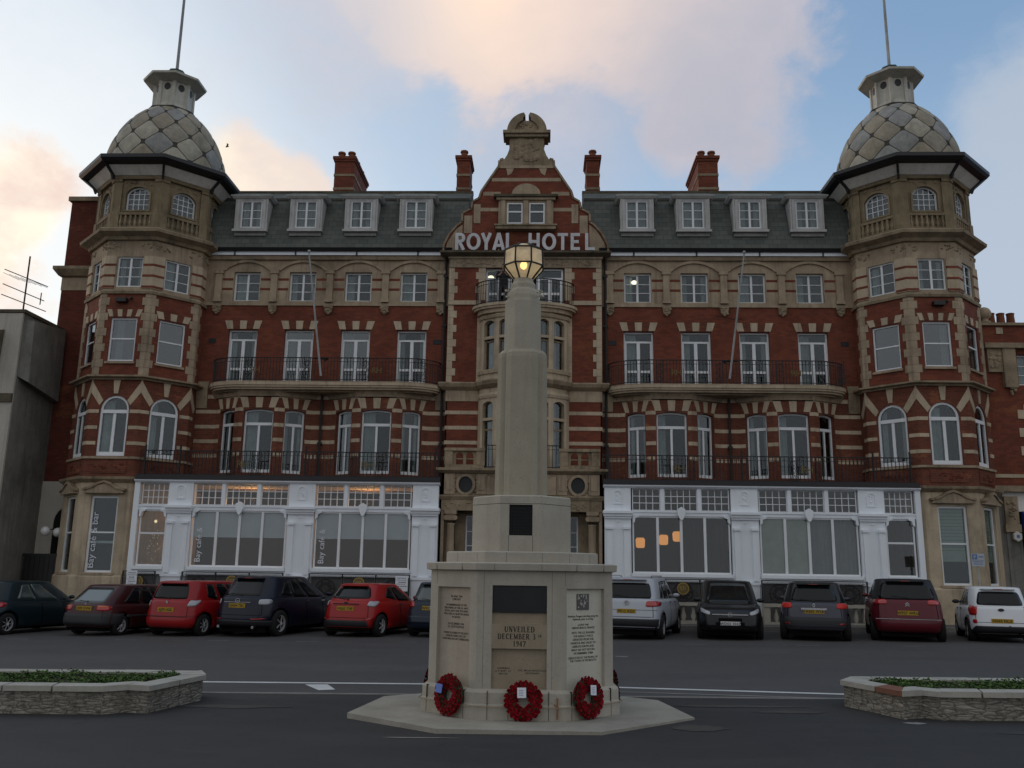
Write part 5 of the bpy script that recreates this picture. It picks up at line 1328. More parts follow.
# ================================================================== STREET EDGE: balustrade and ironwork
for s in (-1, 1):
    fr = Fr(XC, 29.12); O = Vector((HX(s*7.5), 29.12, gz(HX(s*7.5))))
    root = empty('area_railing', O, ('stone balustrade topped with black ornate ironwork left of the hotel entrance' if s < 0 else 'stone balustrade topped with black ornate ironwork right of the hotel entrance'), 'railing', 'railings below the hotel shopfront')
    zf = .1 if s > 0 else -.02
    for a0, a1 in ((3.55, 6.80), (7.66, 10.95), (11.85, 12.9)):
        a, c = sorted((s*a0, s*a1)); b = MM('portland')
        b.fbox(fr, a, c, -.14, .14, zf-.1, zf+.12); b.fbox(fr, a, c, -.16, .16, zf+.58, zf+.68)
        for u in (a+.1, c-.1): b.fbox(fr, u-.1, u+.1, -.13, .13, zf+.12, zf+.58)
        k = int((c-a-.5)/.30)
        for i in range(k):
            P = fr.p(a+.25+(c-a-.5)*(i+.5)/k, 0, 0); b.smooth = True; b.lathe(P.x, P.y, [(.06, zf+.12), (.05, zf+.16), (.085, zf+.26), (.045, zf+.42), (.05, zf+.48), (.07, zf+.58)], 8); b.smooth = False
        b.done('balustrade', root, O)
    for a0, a1 in ((3.55, 6.80), (7.66, 10.95), (11.85, 12.9)):
        a, c = sorted((s*a0, s*a1)); m = MM('iron'); z0, z1 = zf+.70, 1.50
        m.fbox(fr, a, c, -.02, .02, z1-.03, z1); m.fbox(fr, a, c, -.015, .015, z0, z0+.03); m.fbox(fr, a, c, -.012, .012, z1-.15, z1-.13)
        npan = max(1, round((c-a)/1.06)); pw = (c-a)/npan
        for i in range(npan+1):
            u = a+pw*i; m.fbox(fr, u-.02, u+.02, -.02, .02, z0, z1); 
            for o_ in (-.05, .05): m.fbox(fr, u+o_-.006, u+o_+.006, -.01, .01, z0, z1-.13)
        q = a
        while q < c-.05:
            m.use('iron'); ringprism(m, fr, [(q+.04+.035*cos(t), z1-.085+.035*sin(t)) for t in [2*pi*j/8 for j in range(8)]], [(q+.04+.022*cos(t), z1-.085+.022*sin(t)) for t in [2*pi*j/8 for j in range(8)]], -.008, .008); q += .08
        for i in range(npan):
            uc = a+pw*(i+.5); zc = (z0+z1-.13)/2; rad = .16
            for k in range(12):      # star of scroll leaves
                t = 2*pi*k/12; R1_ = .13; R2_ = min(pw*.45, .30) if k % 2 == 0 else .24
                d_ = Vector((cos(t), sin(t))); n_ = Vector((-d_.y, d_.x))
                P = [d_*R1_+n_*.02, d_*(R1_+R2_)/2+n_*.055, d_*R2_, d_*(R1_+R2_)/2-n_*.055, d_*R1_-n_*.02]
                m.fprism(fr, [(uc+p.x, zc+p.y*.95) for p in P], -.006, .006)
            ringprism(m, fr, [(uc+.33*cos(t), zc+.31*sin(t)) for t in [2*pi*j/20 for j in range(20)]], [(uc+.28*cos(t), zc+.26*sin(t)) for t in [2*pi*j/20 for j in range(20)]], -.01, .012)
            ringprism(m, fr, [(uc+.15*cos(t), zc+.15*sin(t)) for t in [2*pi*j/16 for j in range(16)]], [(uc+.11*cos(t), zc+.11*sin(t)) for t in [2*pi*j/16 for j in range(16)]], -.01, .012)
            nb = int(pw/.036)
            for k in range(nb):
                u = a+pw*i+.08+(pw-.16)*k/(nb-1)
                m.fbox(fr, u-.009, u+.009, -.02, -.008, z0, z1-.13)
        pan = m.done('iron_panel', root, O)
        ctr = [a+pw*(npan//2+.5)] if npan % 2 else [a+pw*.5]
        for uc in ctr:
            md = MM('gold_dull'); R = .19 if npan > 1 else .17; zc = 1.20 if npan > 1 else 1.17
            md.fprism(fr, [(uc+R*cos(t), zc+R*sin(t)) for t in [2*pi*j/20 for j in range(20)]], .012, .03); md.use('gold'); ringprism(md, fr, [(uc+R*cos(t), zc+R*sin(t)) for t in [2*pi*j/20 for j in range(20)]], [(uc+R*.85*cos(t), zc+R*.85*sin(t)) for t in [2*pi*j/20 for j in range(20)]], .012, .04)
            for t in range(4): md.fbox(fr, uc-.1+t*.05, uc-.08+t*.05, .03, .036, zc-.08+rr(0, .04), zc+.08)
            md.done('medallion', pan, O)
for u0, u1, z0, z1, lab in ((-12.72, -12.38, 1.0, 1.50, 'small white notice on the ironwork beside the tower'), (-3.98, -3.58, .98, 1.46, 'white notice board on the ironwork nearest the hotel entrance')):
    fr = Fr(XC, 29.0); O = fr.p((u0+u1)/2, 0, z0); m = MM('white_card'); m.fbox(fr, u0, u1, -.02, .0, z0, z1)
    m.use('ink')
    for k, (a, b, t) in enumerate(((.15, .85, .07), (.1, .9, .05), (.25, .75, .09), (.1, .8, .05), (.2, .9, .07), (.15, .6, .04))):
        zz = z1-.06-(z1-z0-.1)*k/6
        x = u0+(u1-u0)*a
        while x < u0+(u1-u0)*b: l = rr(.02, .05); m.fbox(fr, x, x+l, .0, .002, zz-t*(z1-z0)*.6, zz); x += l+.012
    o = m.done('notice', None, O); o.location = O; tag(o, lab, 'notice')

# pendant lamps in the cafe
for i, (px, py, lab) in enumerate(((3.32, 2.68, 'orange glowing pendant lamp nearest the hotel entrance'), (4.15, 2.80, 'lower middle orange pendant lamp inside the cafe window'), (4.62, 2.92, 'orange pendant lamp beside the centre mullion of the cafe window'))):
    O = Vector((px, 31.2-(.3 if i == 0 else 0), py)); m = MB(); m.smooth = True; m.lathe(O.x, O.y, [(.12, py+.16), (.16, py+.1), (.15, py-.14), (.11, py-.18)], 14, cap=True)
    root = empty('pendant_lamp', O, lab, 'lamp', 'pendant lamps in the cafe'); m.build('lamp_shade', 'pendant_glow', root, O); c = MB(); c.tube([(O.x, O.y, py+.16), (O.x, O.y, 4.38)], .008, 4); c.tube([(O.x, O.y, 4.30), (O.x, O.y, 4.38)], .12, 10); c.build('cord', 'iron', root, O)
# lamp seen in the third-floor room
O = Vector((-2.02, 31.78, 12.42)); m = MB(); m.ball(O, .13, .1, .08); o = m.build('ceiling_lamp', 'room_lamp', None, O, O); tag(o, 'bright round room lamp behind the balcony door of the third floor', 'lamp')
O = Vector((3.32, 31.72, 12.22)); m = MB(); m.ball(O, .11, .08, .08); o = m.build('ceiling_lamp', 'room_lamp', None, O, O); tag(o, 'lit lamp behind the third-floor window just right of the gable', 'lamp')
# ================================================================== CARS
def sup(ux, n): return (max(0, 1-abs(ux)**n))**(1/n)
def patch(mb, fn, cor, n=10, m=6, off=.006, skirt=.02, rd=.05):
    """a panel following surface fn(c,t); cor = 4 corners (c,t) : bl, br, tr, tl"""
    vs = []; top = []
    for j in range(m+1):
        for i in range(n+1):
            p = 2*i/n-1; q = 2*j/m-1
            p2 = p*(1-rd*abs(q)**6); q2 = q*(1-rd*1.3*abs(p)**6); a = (p2+1)/2; b = (q2+1)/2
            c = [(cor[0][k]*(1-a)+cor[1][k]*a)*(1-b)+(cor[3][k]*(1-a)+cor[2][k]*a)*b for k in (0, 1)]
            P = fn(*c); e = 1e-3
            nn = (fn(c[0]+e, c[1])-P).cross(fn(c[0], c[1]+e)-P)
            ctr = Vector((P.x*0+2, 0, .6)); nn.normalize()
            if nn.dot(P-ctr) < 0: nn = -nn
            vs.append((P, nn))
    W = n+1; bord = [i for i in range(n+1)]+[j*W+n for j in range(1, m+1)]+[m*W+i for i in range(n-1, -1, -1)]+[j*W for j in range(m-1, 0, -1)]
    V = [P+nn*off for P, nn in vs]+[vs[i][0]-vs[i][1]*skirt for i in bord]
    F = [(j*W+i, j*W+i+1, (j+1)*W+i+1, (j+1)*W+i) for j in range(m) for i in range(n)]
    B = len(bord); F += [(bord[i], bord[(i+1) % B], W*(m+1)+(i+1) % B, W*(m+1)+i) for i in range(B)]
    mb.add(V, F)
WHEELS = {}
def wheel_objs(parent, x, y, r, width, style, side):
    key = (round(r, 3), style, side)
    if key not in WHEELS:
        t = MB(); t.smooth = True; prof = [(r*.62, -width/2), (r*.9, -width/2), (r, -width*.36), (r, width*.36), (r*.9, width/2), (r*.62, width/2)]
        n = 28; vs = []
        for R, yy in prof:
            for i in range(n): a = 2*pi*i/n; vs.append((R*cos(a), yy, R*sin(a)))
        t.add(vs, [(j*n+i, j*n+(i+1) % n, (j+1)*n+(i+1) % n, (j+1)*n+i) for j in range(len(prof)-1) for i in range(n)])
        t.smooth = False; t.cur = 0
        yo = side*width*.30; t.add([(r*.66*cos(2*pi*i/n), yo-side*.05, r*.66*sin(2*pi*i/n)) for i in range(n)], [tuple(range(n))])
        to = t.build('wheel', 'tyre', parent, uv=False)
        m = MB(); ns = {'five': 5, 'seven': 7, 'ten': 10, 'cap': 8}[style]; ww = {'five': .18, 'seven': .13, 'ten': .09, 'cap': .22}[style]
        def RP(R, a, d): return Vector((R*cos(a), yo+side*d, R*sin(a)))
        for k in range(ns):
            a = 2*pi*k/ns; q = []
            for R, wd in ((r*.12, ww*.9), (r*.60, ww*.55)):
                for e in (-1, 1):
                    an = a+e*wd*(r*.28/R if R > r*.2 else .9)*.9; q.append((R, an))
            P = [RP(*q[0], .03), RP(*q[1], .03), RP(*q[3], .018), RP(*q[2], .018)]; m.add(P+[p-Vector((0, side*.025, 0)) for p in P], [(0, 1, 2, 3), (4, 5, 6, 7), (0, 1, 5, 4), (1, 2, 6, 5), (2, 3, 7, 6), (3, 0, 4, 7)])
        nn = 28
        for R0, R1, d in ((r*.57, r*.66, .022),):
            vs = [RP(R0, 2*pi*i/nn, d) for i in range(nn)]+[RP(R1, 2*pi*i/nn, d) for i in range(nn)]+[RP(R0, 2*pi*i/nn, -.03) for i in range(nn)]
            m.add(vs, [(i, (i+1) % nn, nn+(i+1) % nn, nn+i) for i in range(nn)]+[(i, (i+1) % nn, 2*nn+(i+1) % nn, 2*nn+i) for i in range(nn)])
        m.add([RP(r*.15, 2*pi*i/12, .04) for i in range(12)], [tuple(range(12))])
        ro = m.build('rim', 'alloy', to, uv=False)
        to.location = (x, y, r); WHEELS[key] = (to, ro); return to
    to, ro = WHEELS[key]; a = to.copy(); b = ro.copy(); col.objects.link(a); col.objects.link(b); a.parent = parent; b.parent = a; a.location = (x, y, r)
    return a

def car(label, X, Y, yaw, c, paint_, plate, flip=False, group='cars parked in front of the hotel'):
    """local x forward from the rear bumper, y to the left"""
    z0 = gz(X)-.036
    root = empty('parked_car', (X, Y, z0), label, 'car', group, rz=pi/2-yaw+(pi if flip else 0)); k = 1/S; root.scale = (k, k, k)
    L, W, H = c['L'], c['W']/2, c['H']; zb = c.get('zb', .20); belt = c['belt']; cowl = c['cowl']; hz = c['hood']; N1 = c.get('n', 6)
    tt = [0, .08, .2, .36, .52, .7, .86, .95, 1.0]
    ww = c.get('ww', [.90, .96, .985, 1, 1, .985, .96, .935, .89]); rear = c.get('rear', [.12, .03, 0, .01, .03, .06, .08, .10, .16]); front = c.get('front', [.12, .04, 0, .0, .03, .08, .14, .20, .30])
    def il(t, arr):
        t = max(0, min(1, t))
        for i in range(len(tt)-1):
            if t <= tt[i+1]: f = (t-tt[i])/(tt[i+1]-tt[i]); return arr[i]+(arr[i+1]-arr[i])*f
        return arr[-1]
    def unit(cc, n):
        s = 1 if cc >= 0 else -1; a = abs(cc); k_ = .5**(1/n)
        if a <= 1: sy = k_*a; return -sup(sy, n), s*sy
        if a <= 2: ux = -k_+(a-1)*2*k_; return ux, s*sup(ux, n)
        sy = k_*(3-a); return sup(sy, n), s*sy
    def ztop(x):
        if x < cowl: return belt-c.get('drop', .05)*(x/cowl)
        f = (x-cowl)/(L-cowl); b_ = belt-c.get('drop', .05)
        return b_+(hz-b_)*f**1.4
    def LB(cc, t):
        ux, uy = unit(cc, N1); r, f = il(t, rear), L-il(t, front)
        x = (r+f)/2+(f-r)/2*ux; y = W*il(t, ww)*uy
        z = zb+t*(ztop(x)-zb)+(.03*abs(ux)**6*(1-t) if t < .3 else 0)
        return Vector((x, y, z))
    rb, rt, ft = c.get('rb', .14), c['rt'], c['ft']; wt = c.get('wt', .76); fb = cowl+.25; NG = c.get('ng', 5); wb = .90
    def GH(cc, t):
        ux, uy = unit(cc, NG); tq = t**c.get('rcurve', 1.0)
        r = rb+(rt-rb)*tq; f = fb+(ft-fb)*t; x = (r+f)/2+(f-r)/2*ux; y = W*(wb+(wt-wb)*t**1.25)*uy
        zt = ztop(max(0, min(L, x)))-.02; roofz = H-.05-.035*abs((x-(rt+ft)/2)/((ft-rt)/2+.01))**3*.8 if t > .5 else H-.05
        z = zt+(H-.05-zt)*t
        return Vector((x, y, z))
    # lower body
    b = MB(); b.smooth = True; NC = 64; cs = [-3+6*i/NC for i in range(NC)]; vs = []
    cs = [-3+6*(i)/NC for i in range(NC)]
    for t in tt: vs += [LB(q, t) for q in cs]
    R = len(tt); F = [(j*NC+i, j*NC+(i+1) % NC, (j+1)*NC+(i+1) % NC, (j+1)*NC+i) for j in range(R-1) for i in range(NC)]
    # caps: strips across
    h = NC//2
    for base in (0, (R-1)*NC):
        for i in range(h):
            a0, a1 = base+i, base+i+1; b0, b1 = base+(NC-i) % NC, base+(NC-i-1) % NC
            q = [a0, a1, b1, b0]; q2 = []
            for v in q:
                if v not in q2: q2.append(v)
            if len(q2) >= 3: F.append(tuple(q2))
    b.add(vs, F)
    body = b.build('body', paint_, root, uv=False)
    # wheel arches by boolean
    wr = c.get('wr', .31); xa = c.get('xr', .68); xf = L-c.get('xf', .82)
    cut = MB()
    for xw in (xa, xf):
        for e in (-1, 1):
            n = 28; v1 = [(xw+(wr+.055)*cos(2*pi*i/n), e*(W-.30), wr+(wr+.055)*sin(2*pi*i/n)) for i in range(n)]; v2 = [(p[0], e*(W+.3), p[2]) for p in v1]
            cut.add(v1+v2, [tuple(range(n)), tuple(range(n, 2*n))]+[(i, (i+1) % n, n+(i+1) % n, n+i) for i in range(n)])
    co = cut.build('cut', 'underbody', None, uv=False)
    co.parent = root
    md = body.modifiers.new('b', 'BOOLEAN'); md.object = co; md.operation = 'DIFFERENCE'; md.solver = 'EXACT'
    try: md.material_mode = 'TRANSFER'
    except Exception: pass
    bpy.context.view_layer.update()
    dg = bpy.context.evaluated_depsgraph_get(); nm = bpy.data.meshes.new_from_object(body.evaluated_get(dg))
    body.modifiers.clear()
    if len(nm.polygons) > 100:
        body.data = nm
        if 'underbody' not in [m_.name for m_ in nm.materials]: nm.materials.append(M['underbody'])
    bpy.data.objects.remove(co)
    # cabin
    g = MB(); g.smooth = True; vs = []; gt = [0, .12, .3, .5, .7, .85, .94, 1.0]
    for t in gt: vs += [GH(q, t) for q in cs]
    top = [GH(q, 1.0) for q in cs]; cx_ = (rt+ft)/2
    for sc_, dz in ((.965, .022), (.86, .036), (.6, .046), (.3, .05)):
        vs += [Vector((cx_+(p.x-cx_)*sc_, p.y*sc_, p.z+dz)) for p in top]
    R = len(gt)+4; F = [(j*NC+i, j*NC+(i+1) % NC, (j+1)*NC+(i+1) % NC, (j+1)*NC+i) for j in range(R-1) for i in range(NC)]
    vs.append(Vector((cx_, 0, H))); F += [((R-1)*NC+i, (R-1)*NC+(i+1) % NC, R*NC) for i in range(NC)]
    g.add(vs, F); g.build('cabin', c.get('roofmat', paint_), root, uv=False)
    # glass
    rw = c.get('rw', (-.82, .82, .10, .90)); a, bb, t0, t1 = rw; nar = c.get('rwn', .06)
    gl = MB(); gl.smooth = True; patch(gl, GH, [(a, t0), (bb, t0), (bb-nar, t1), (a+nar, t1)], 14, 6, .008); gl.build('rear_window', c.get('rglass', 'car_glass'), root, uv=False)
    gl = MB(); gl.smooth = True
    def GF(cc, t): return GH(3-cc if cc > 0 else -3-cc, t) if cc else GH(3, t)
    def GFr(cc, t):
        ux, uy = unit(max(-1, min(1, cc)), NG); f = fb+(ft-fb)*t; r = rb+(rt-rb)*t; x = (r+f)/2-(f-r)/2*ux; y = W*(wb+(wt-wb)*t**1.25)*uy; zt = ztop(max(0, min(L, x)))-.02
        return Vector((x, y, zt+(H-.05-zt)*t))
    patch(gl, GFr, [(-.86, .03), (.86, .03), (.82, .93), (-.82, .93)], 14, 6, .008); gl.build('windscreen', 'car_glass', root, uv=False)
    for e in (-1, 1):
        for q in c.get('sw', [((1.16, .12), (1.42, .08), (1.42, .86), (1.26, .86)), ((1.45, .08), (1.66, .06), (1.62, .88), (1.45, .88)), ((1.69, .06), (1.94, .06), (1.83, .86), (1.65, .88))]):
            q = [(p[0], max(.03, p[1]-.05) if p[1] < .5 else min(.95, p[1]+.07)) for p in q]
            gl = MB(); gl.smooth = True; patch(gl, GH, [(e*p[0], p[1]) for p in q], 6, 5, .006, rd=.04); gl.build('side_window', c.get('sglass', 'car_glass'), root, uv=False)
    # panel gaps
    for e in (-1, 1):
        for cc in (1.45, 1.68, 1.93):
            lm = MB(); patch(lm, LB, [(e*(cc-.004), .12), (e*(cc+.004), .12), (e*(cc+.004), .97), (e*(cc-.004), .97)], 1, 8, .003, rd=0); lm.build('door_gap', 'underbody', root, uv=False)
    for cc in (-.88, .88):
        lm = MB(); patch(lm, LB, [(cc-.006, .42), (cc+.006, .42), (cc+.006, .99), (cc-.006, .99)], 1, 6, .004, rd=0); lm.build('tailgate_gap', 'underbody', root, uv=False)
    lm = MB(); patch(lm, LB, [(-.88, .415), (.88, .415), (.88, .43), (-.88, .43)], 14, 1, .004, rd=0); lm.build('tailgate_gap', 'underbody', root, uv=False)
    # lamps
    for (nm_, mt, surf, q) in c.get('lamps', []):
        for e in (-1, 1):
            lm = MB(); lm.smooth = True; patch(lm, LB if surf == 'b' else GH, [(e*p[0], p[1]) for p in q], 8, 4, .012, rd=.12); lm.build(nm_, mt, root, uv=False)
    # trims: bumper bands etc on body
    for (nm_, mt, q) in c.get('trim', []):
        lm = MB(); lm.smooth = True; patch(lm, LB, q, 30, 4, .007, rd=.0); lm.build(nm_, mt, root, uv=False)
    # black underside and diffuser
    u = MB(); u.box(.25, L-.35, -W*.72, W*.72, .13, zb+.22); u.tube([(.1, -W*.5, .24), (.5, -W*.5, .24)], .03, 8); u.build('underbody', 'underbody', root, uv=False)
    for xw in (xa, xf):
        for e in (-1, 1): wheel_objs(root, xw, e*(W-.11), wr, .20, c.get('wheel', 'five'), e)
    # mirrors, handles, wipers
    for e in (-1, 1):
        m = MB(); m.smooth = True; m.ball((cowl-.12, e*(W-.03), belt+.04), .06, .11, .06, 10, 6); m.build('mirror', c.get('mirror', paint_), root, uv=False)
        for cc in (1.48, 1.70):
            m = MB(); P = LB(e*cc, .88); m.box(P.x-.09, P.x+.09, P.y-.012, P.y+.022, P.z-.012, P.z+.012); m.build('door_handle', c.get('handle', 'dark_trim'), root, uv=False)
    m = MB(); P = GH(.0, .12); Q = GH(.5, .2); m.tube([P+Vector((-.02, 0, 0)), Q+Vector((-.02, 0, 0))], .009, 4); m.ball(P+Vector((-.01, 0, 0)), .03, n=6, m=4); m.build('wiper', 'black_trim', root, uv=False)
    # spoiler + high brake light
    if c.get('spoiler', 1):
        m = MB(); m.smooth = False; A = GH(-.8, .98); Bq = GH(.8, .98); x = GH(0, .98).x
        m.hexa([(x-.12, A.y*.95, H-.075), (x+.14, A.y, H-.085), (x+.14, Bq.y, H-.085), (x-.12, Bq.y*.95, H-.075), (x-.12, A.y*.95, H-.055), (x+.14, A.y*.9, H-.035), (x+.14, Bq.y*.9, H-.035), (x-.12, Bq.y*.95, H-.055)])
        m.build('spoiler', c.get('roofmat', paint_), root, uv=False)
        m = MB(); m.box(x-.126, x-.11, -.12, .12, H-.072, H-.058); m.build('brake_light', 'lamp_red', root, uv=False)
    if c.get('rails'):
        for e in (-1, 1):
            m = MB(); m.tube([(rt+.15, e*W*.66, H-.03), (rt+.3, e*W*.66, H+.035), (ft-.3, e*W*.66, H+.03), (ft-.1, e*W*.66, H-.03)], .018, 6); m.build('roof_rail', c['rails'], root, uv=False)
    # plate
    pt = c.get('plate_t', .55); P = LB(0, pt) if not c.get('fplate') else LB(3, pt)
    x = P.x-.018 if not c.get('fplate') else P.x+.018; pf = Fr(x, 0, -pi/2) if not c.get('fplate') else Fr(x, 0, pi/2)
    pm_ = MM('plate_yellow' if not c.get('fplate') else 'plate_white'); pm_.fbox(pf, -.26, .26, -.03, .0, P.z-.057, P.z+.057); pl = pm_.done('number_plate', root)
    text('lettering', plate, .105, pf, 0, .002, P.z-.037, 'plate_letter', pl, extrude=.001, xs=.95, bevel=.002, space=1.05)
    # emblem
    ez = c.get('emb_t', .8); P = LB(0, ez) if not c.get('fplate') else LB(3, ez); ef = Fr(P.x-(.012 if not c.get('fplate') else -.02), 0, -pi/2 if not c.get('fplate') else pi/2)
    em = MM(c.get('embmat', 'chrome')); kind = c.get('emblem', 'oval'); ew, eh = c.get('emb', (.07, .045)); n = 18
    o_ = [(ew*cos(2*pi*i/n), P.z+eh*sin(2*pi*i/n)) for i in range(n)]; i_ = [(ew*.8*cos(2*pi*i/n), P.z+eh*.78*sin(2*pi*i/n)) for i in range(n)]
    if kind in ('oval', 'ringv', 'wing'): ringprism(em, ef, o_, i_, -.01, .012)
    if kind == 'ringv':
        for e in (-1, 1):
            for (xa_, za, xb_, zb_) in ((.035, .045, 0, 0), (0, 0, .0, 0), (.055, .02, .025, -.045), (.025, -.045, 0, 0)):
                if (xa_, za) != (xb_, zb_): em.fprism(ef, [(e*xa_-.006, P.z+za), (e*xa_+.006, P.z+za), (e*xb_+.006, P.z+zb_), (e*xb_-.006, P.z+zb_)], .0, .011)
    if kind == 'wing': em.fprism(ef, [(-ew*.9, P.z+eh*.2), (0, P.z-eh*.4), (ew*.9, P.z+eh*.2), (0, P.z-eh*.1)], 0, .011)
    if kind == 'diamond': ringprism(em, ef, [(-ew*.7, P.z), (0, P.z-eh*1.3), (ew*.7, P.z), (0, P.z+eh*1.3)], [(-ew*.35, P.z), (0, P.z-eh*.7), (ew*.35, P.z), (0, P.z+eh*.7)], -.01, .012)
    if kind == 'chevron':
        for dz in (-.03, .02): em.fprism(ef, [(-ew, P.z+dz-.025), (0, P.z+dz+.02), (ew, P.z+dz-.025), (ew, P.z+dz), (0, P.z+dz+.045), (-ew, P.z+dz)], -.01, .012)
    if kind == 's': em.fprism(ef, [(-ew*.6, P.z+.01), (0, P.z+.05), (ew*.6, P.z-.01), (0, P.z-.05)], -.01, .012)
    if kind == 'solid': em.fprism(ef, o_, -.01, .01)
    em.done('emblem', root)
    return root, LB, GH, pf
TH = radians(17)
def bar(root, LB, t, w, mat, nm='trim_bar', h=.012, frontside=False, ext=.02):
    P = LB(0, t) if not frontside else LB(3, t); m = MB(); d = -ext if not frontside else ext
    m.box(min(P.x, P.x+d)-.005, max(P.x, P.x+d)+.005, -w/2, w/2, P.z-h, P.z+h); m.build(nm, mat, root, uv=False)
hatch = dict(L=4.0, W=1.70, H=1.46, belt=.93, cowl=3.0, hood=.80, rt=.42, ft=2.35, wr=.30)
def cfg(**k): d = dict(hatch); d.update(k); return d
YR = 23.45
# 1 far left hatchback, dark teal
r1 = car('dark teal hatchback at the left end of the row, cut off by the frame', -14.98, YR-.1, TH, cfg(H=1.47, belt=.95, rt=.55, rb=.15, wheel='seven', handle='chrome', emblem='solid',
    lamps=[('tail_light', 'lamp_red', 'b', [(.78, .72), (1.08, .74), (1.10, .93), (.84, .97)])],
    sw=[((1.22, .12), (1.48, .08), (1.44, .84), (1.30, .80)), ((1.50, .08), (1.80, .06), (1.68, .84), (1.48, .86))], sglass='car_glass_light'), 'paint_teal', 'HF52 KVD')
# 2 dark maroon old hatchback
q = car('old dark maroon hatchback with grey bumper beside the teal hatchback', -11.95, YR, TH, cfg(L=3.75, W=1.60, H=1.38, belt=.88, hood=.76, rt=.72, rb=.12, ng=9, n=9, wt=.80, spoiler=0, wheel='cap', rw=(-.86, .86, .06, .92), rwn=.10, rglass='car_glass_light', wr=.28, emblem='solid', emb=(.03, .03), emb_t=.97, plate_t=.80,
    lamps=[('tail_light', 'lamp_red', 'b', [(.60, .72), (1.03, .72), (1.03, .92), (.60, .92)]), ('indicator', 'lamp_amber', 'b', [(.62, .85), (1.0, .85), (1.0, .90), (.62, .90)])],
    trim=[('bumper', 'dark_trim', [(-1.16, .10), (1.16, .10), (1.16, .60), (-1.16, .60)]), ('side_strip', 'dark_trim', [(1.2, .45), (1.75, .45), (1.75, .54), (1.2, .54)]), ('side_strip', 'dark_trim', [(-1.2, .45), (-1.75, .45), (-1.75, .54), (-1.2, .54)])]), 'paint_maroon_old', 'J309 OVW')
# 3 red small hatchback
q = car('bright red upright small hatchback with clear tail lights, left of the navy car', -9.80, YR+.05, TH, cfg(L=3.75, W=1.68, H=1.50, belt=.99, hood=.86, rt=.34, rb=.14, ng=7, rw=(-.86, .86, .08, .90), rwn=.05, wt=.80, wheel='seven', emblem='s', emb_t=.92, plate_t=.66,
    lamps=[('tail_light', 'lamp_clear', 'b', [(.84, .78), (1.02, .78), (1.10, 1.0), (.95, 1.0)])], trim=[('bumper_line', 'paint_cherry', [(-1.1, .44), (1.1, .44), (1.1, .455), (-1.1, .455)])],
    sw=[((1.20, .22), (1.36, .10), (1.36, .84), (1.20, .84)), ((1.42, .08), (1.64, .06), (1.62, .86), (1.42, .86)), ((1.67, .06), (1.92, .06), (1.82, .84), (1.65, .86))]), 'paint_red', 'AJ59 HGK')
# 4 navy crossover
q = car('large navy blue crossover with clear tail lights and alloy wheels', -7.92, YR, TH, cfg(L=4.68, W=1.87, H=1.645, belt=1.08, hood=.98, cowl=3.5, rt=.62, rb=.18, ft=2.6, zb=.24, wr=.36, xr=.85, xf=.95, wheel='five', n=4.6, rcurve=.9, wt=.74, rw=(-.80, .80, .08, .90), rwn=.08, emblem='wing', emb=(.075, .06), emb_t=.88, plate_t=.72, handle='chrome', mirror='paint_navy',
    lamps=[('tail_light', 'lamp_clear', 'b', [(.78, .76), (1.02, .76), (1.04, .94), (.80, .92)]), ('reflector', 'lamp_red', 'b', [(.6, .26), (.98, .28), (.98, .33), (.6, .31)])],
    trim=[('lower_bumper', 'black_trim', [(-1.12, .04), (1.12, .04), (1.12, .24), (-1.12, .24)])],
    sw=[((1.15, .22), (1.34, .12), (1.34, .80), (1.24, .72)), ((1.37, .10), (1.60, .08), (1.56, .86), (1.37, .82)), ((1.63, .08), (1.86, .08), (1.72, .86), (1.60, .86))], ), 'paint_navy', 'GN04 TBC')
bar(q[0], q[1], .83, .85, 'chrome', h=.008); 
for e in (-1, 1): ex = MB(); ex.tube([(.03, e*.55, .28), (.3, e*.55, .28)], .04, 10); ex.build('exhaust', 'chrome', q[0], uv=False)
# 5 red three-door hatchback
q = car('glossy red hatchback with slim rear window, between the navy car and the memorial', -5.15, YR+.25, TH, cfg(L=3.95, W=1.72, H=1.45, belt=.98, hood=.84, rt=.62, rb=.16, ft=2.2, ng=4.5, n=4.8, rw=(-.94, .94, .18, .88), rwn=.08, wt=.72, wheel='five', wr=.31, emblem='solid', emb=(.06, .03), emb_t=.93, embmat='dark_trim', plate_t=.74, mirror='paint_red2',
    lamps=[('tail_light', 'lamp_clear', 'b', [(.84, .84), (1.02, .80), (1.10, 1.0), (.92, 1.0)]), ('reflector', 'lamp_red', 'b', [(.82, .36), (.98, .38), (.98, .42), (.82, .40)])],
    trim=[('lower_bumper', 'black_trim', [(-.98, .02), (.98, .02), (.84, .34), (-.84, .34)])],
    sw=[((1.22, .34), (1.50, .14), (1.48, .84), (1.36, .78)), ((1.52, .12), (1.90, .06), (1.70, .86), (1.50, .86))]), 'paint_red2', 'HG63 YNF')
bar(q[0], q[1], .90, .80, 'dark_trim', h=.008)
# 6 blue car behind the memorial
q = car('dark blue car mostly hidden behind the left side of the memorial', -2.92, YR+.3, TH, cfg(L=4.2, W=1.75, H=1.50, belt=.96, rt=.5, rb=.14, rw=(-.84, .84, .08, .90), rglass='car_glass_light', wheel='seven', emblem='solid', plate_t=.78,
    lamps=[('tail_light', 'lamp_red', 'b', [(.66, .80), (1.06, .80), (1.10, 1.0), (.76, 1.0)])], trim=[('bumper', 'paint_blue', [(-1.1, .2), (1.1, .2), (1.1, .5), (-1.1, .5)])]), 'paint_blue', 'WX07 LKO')
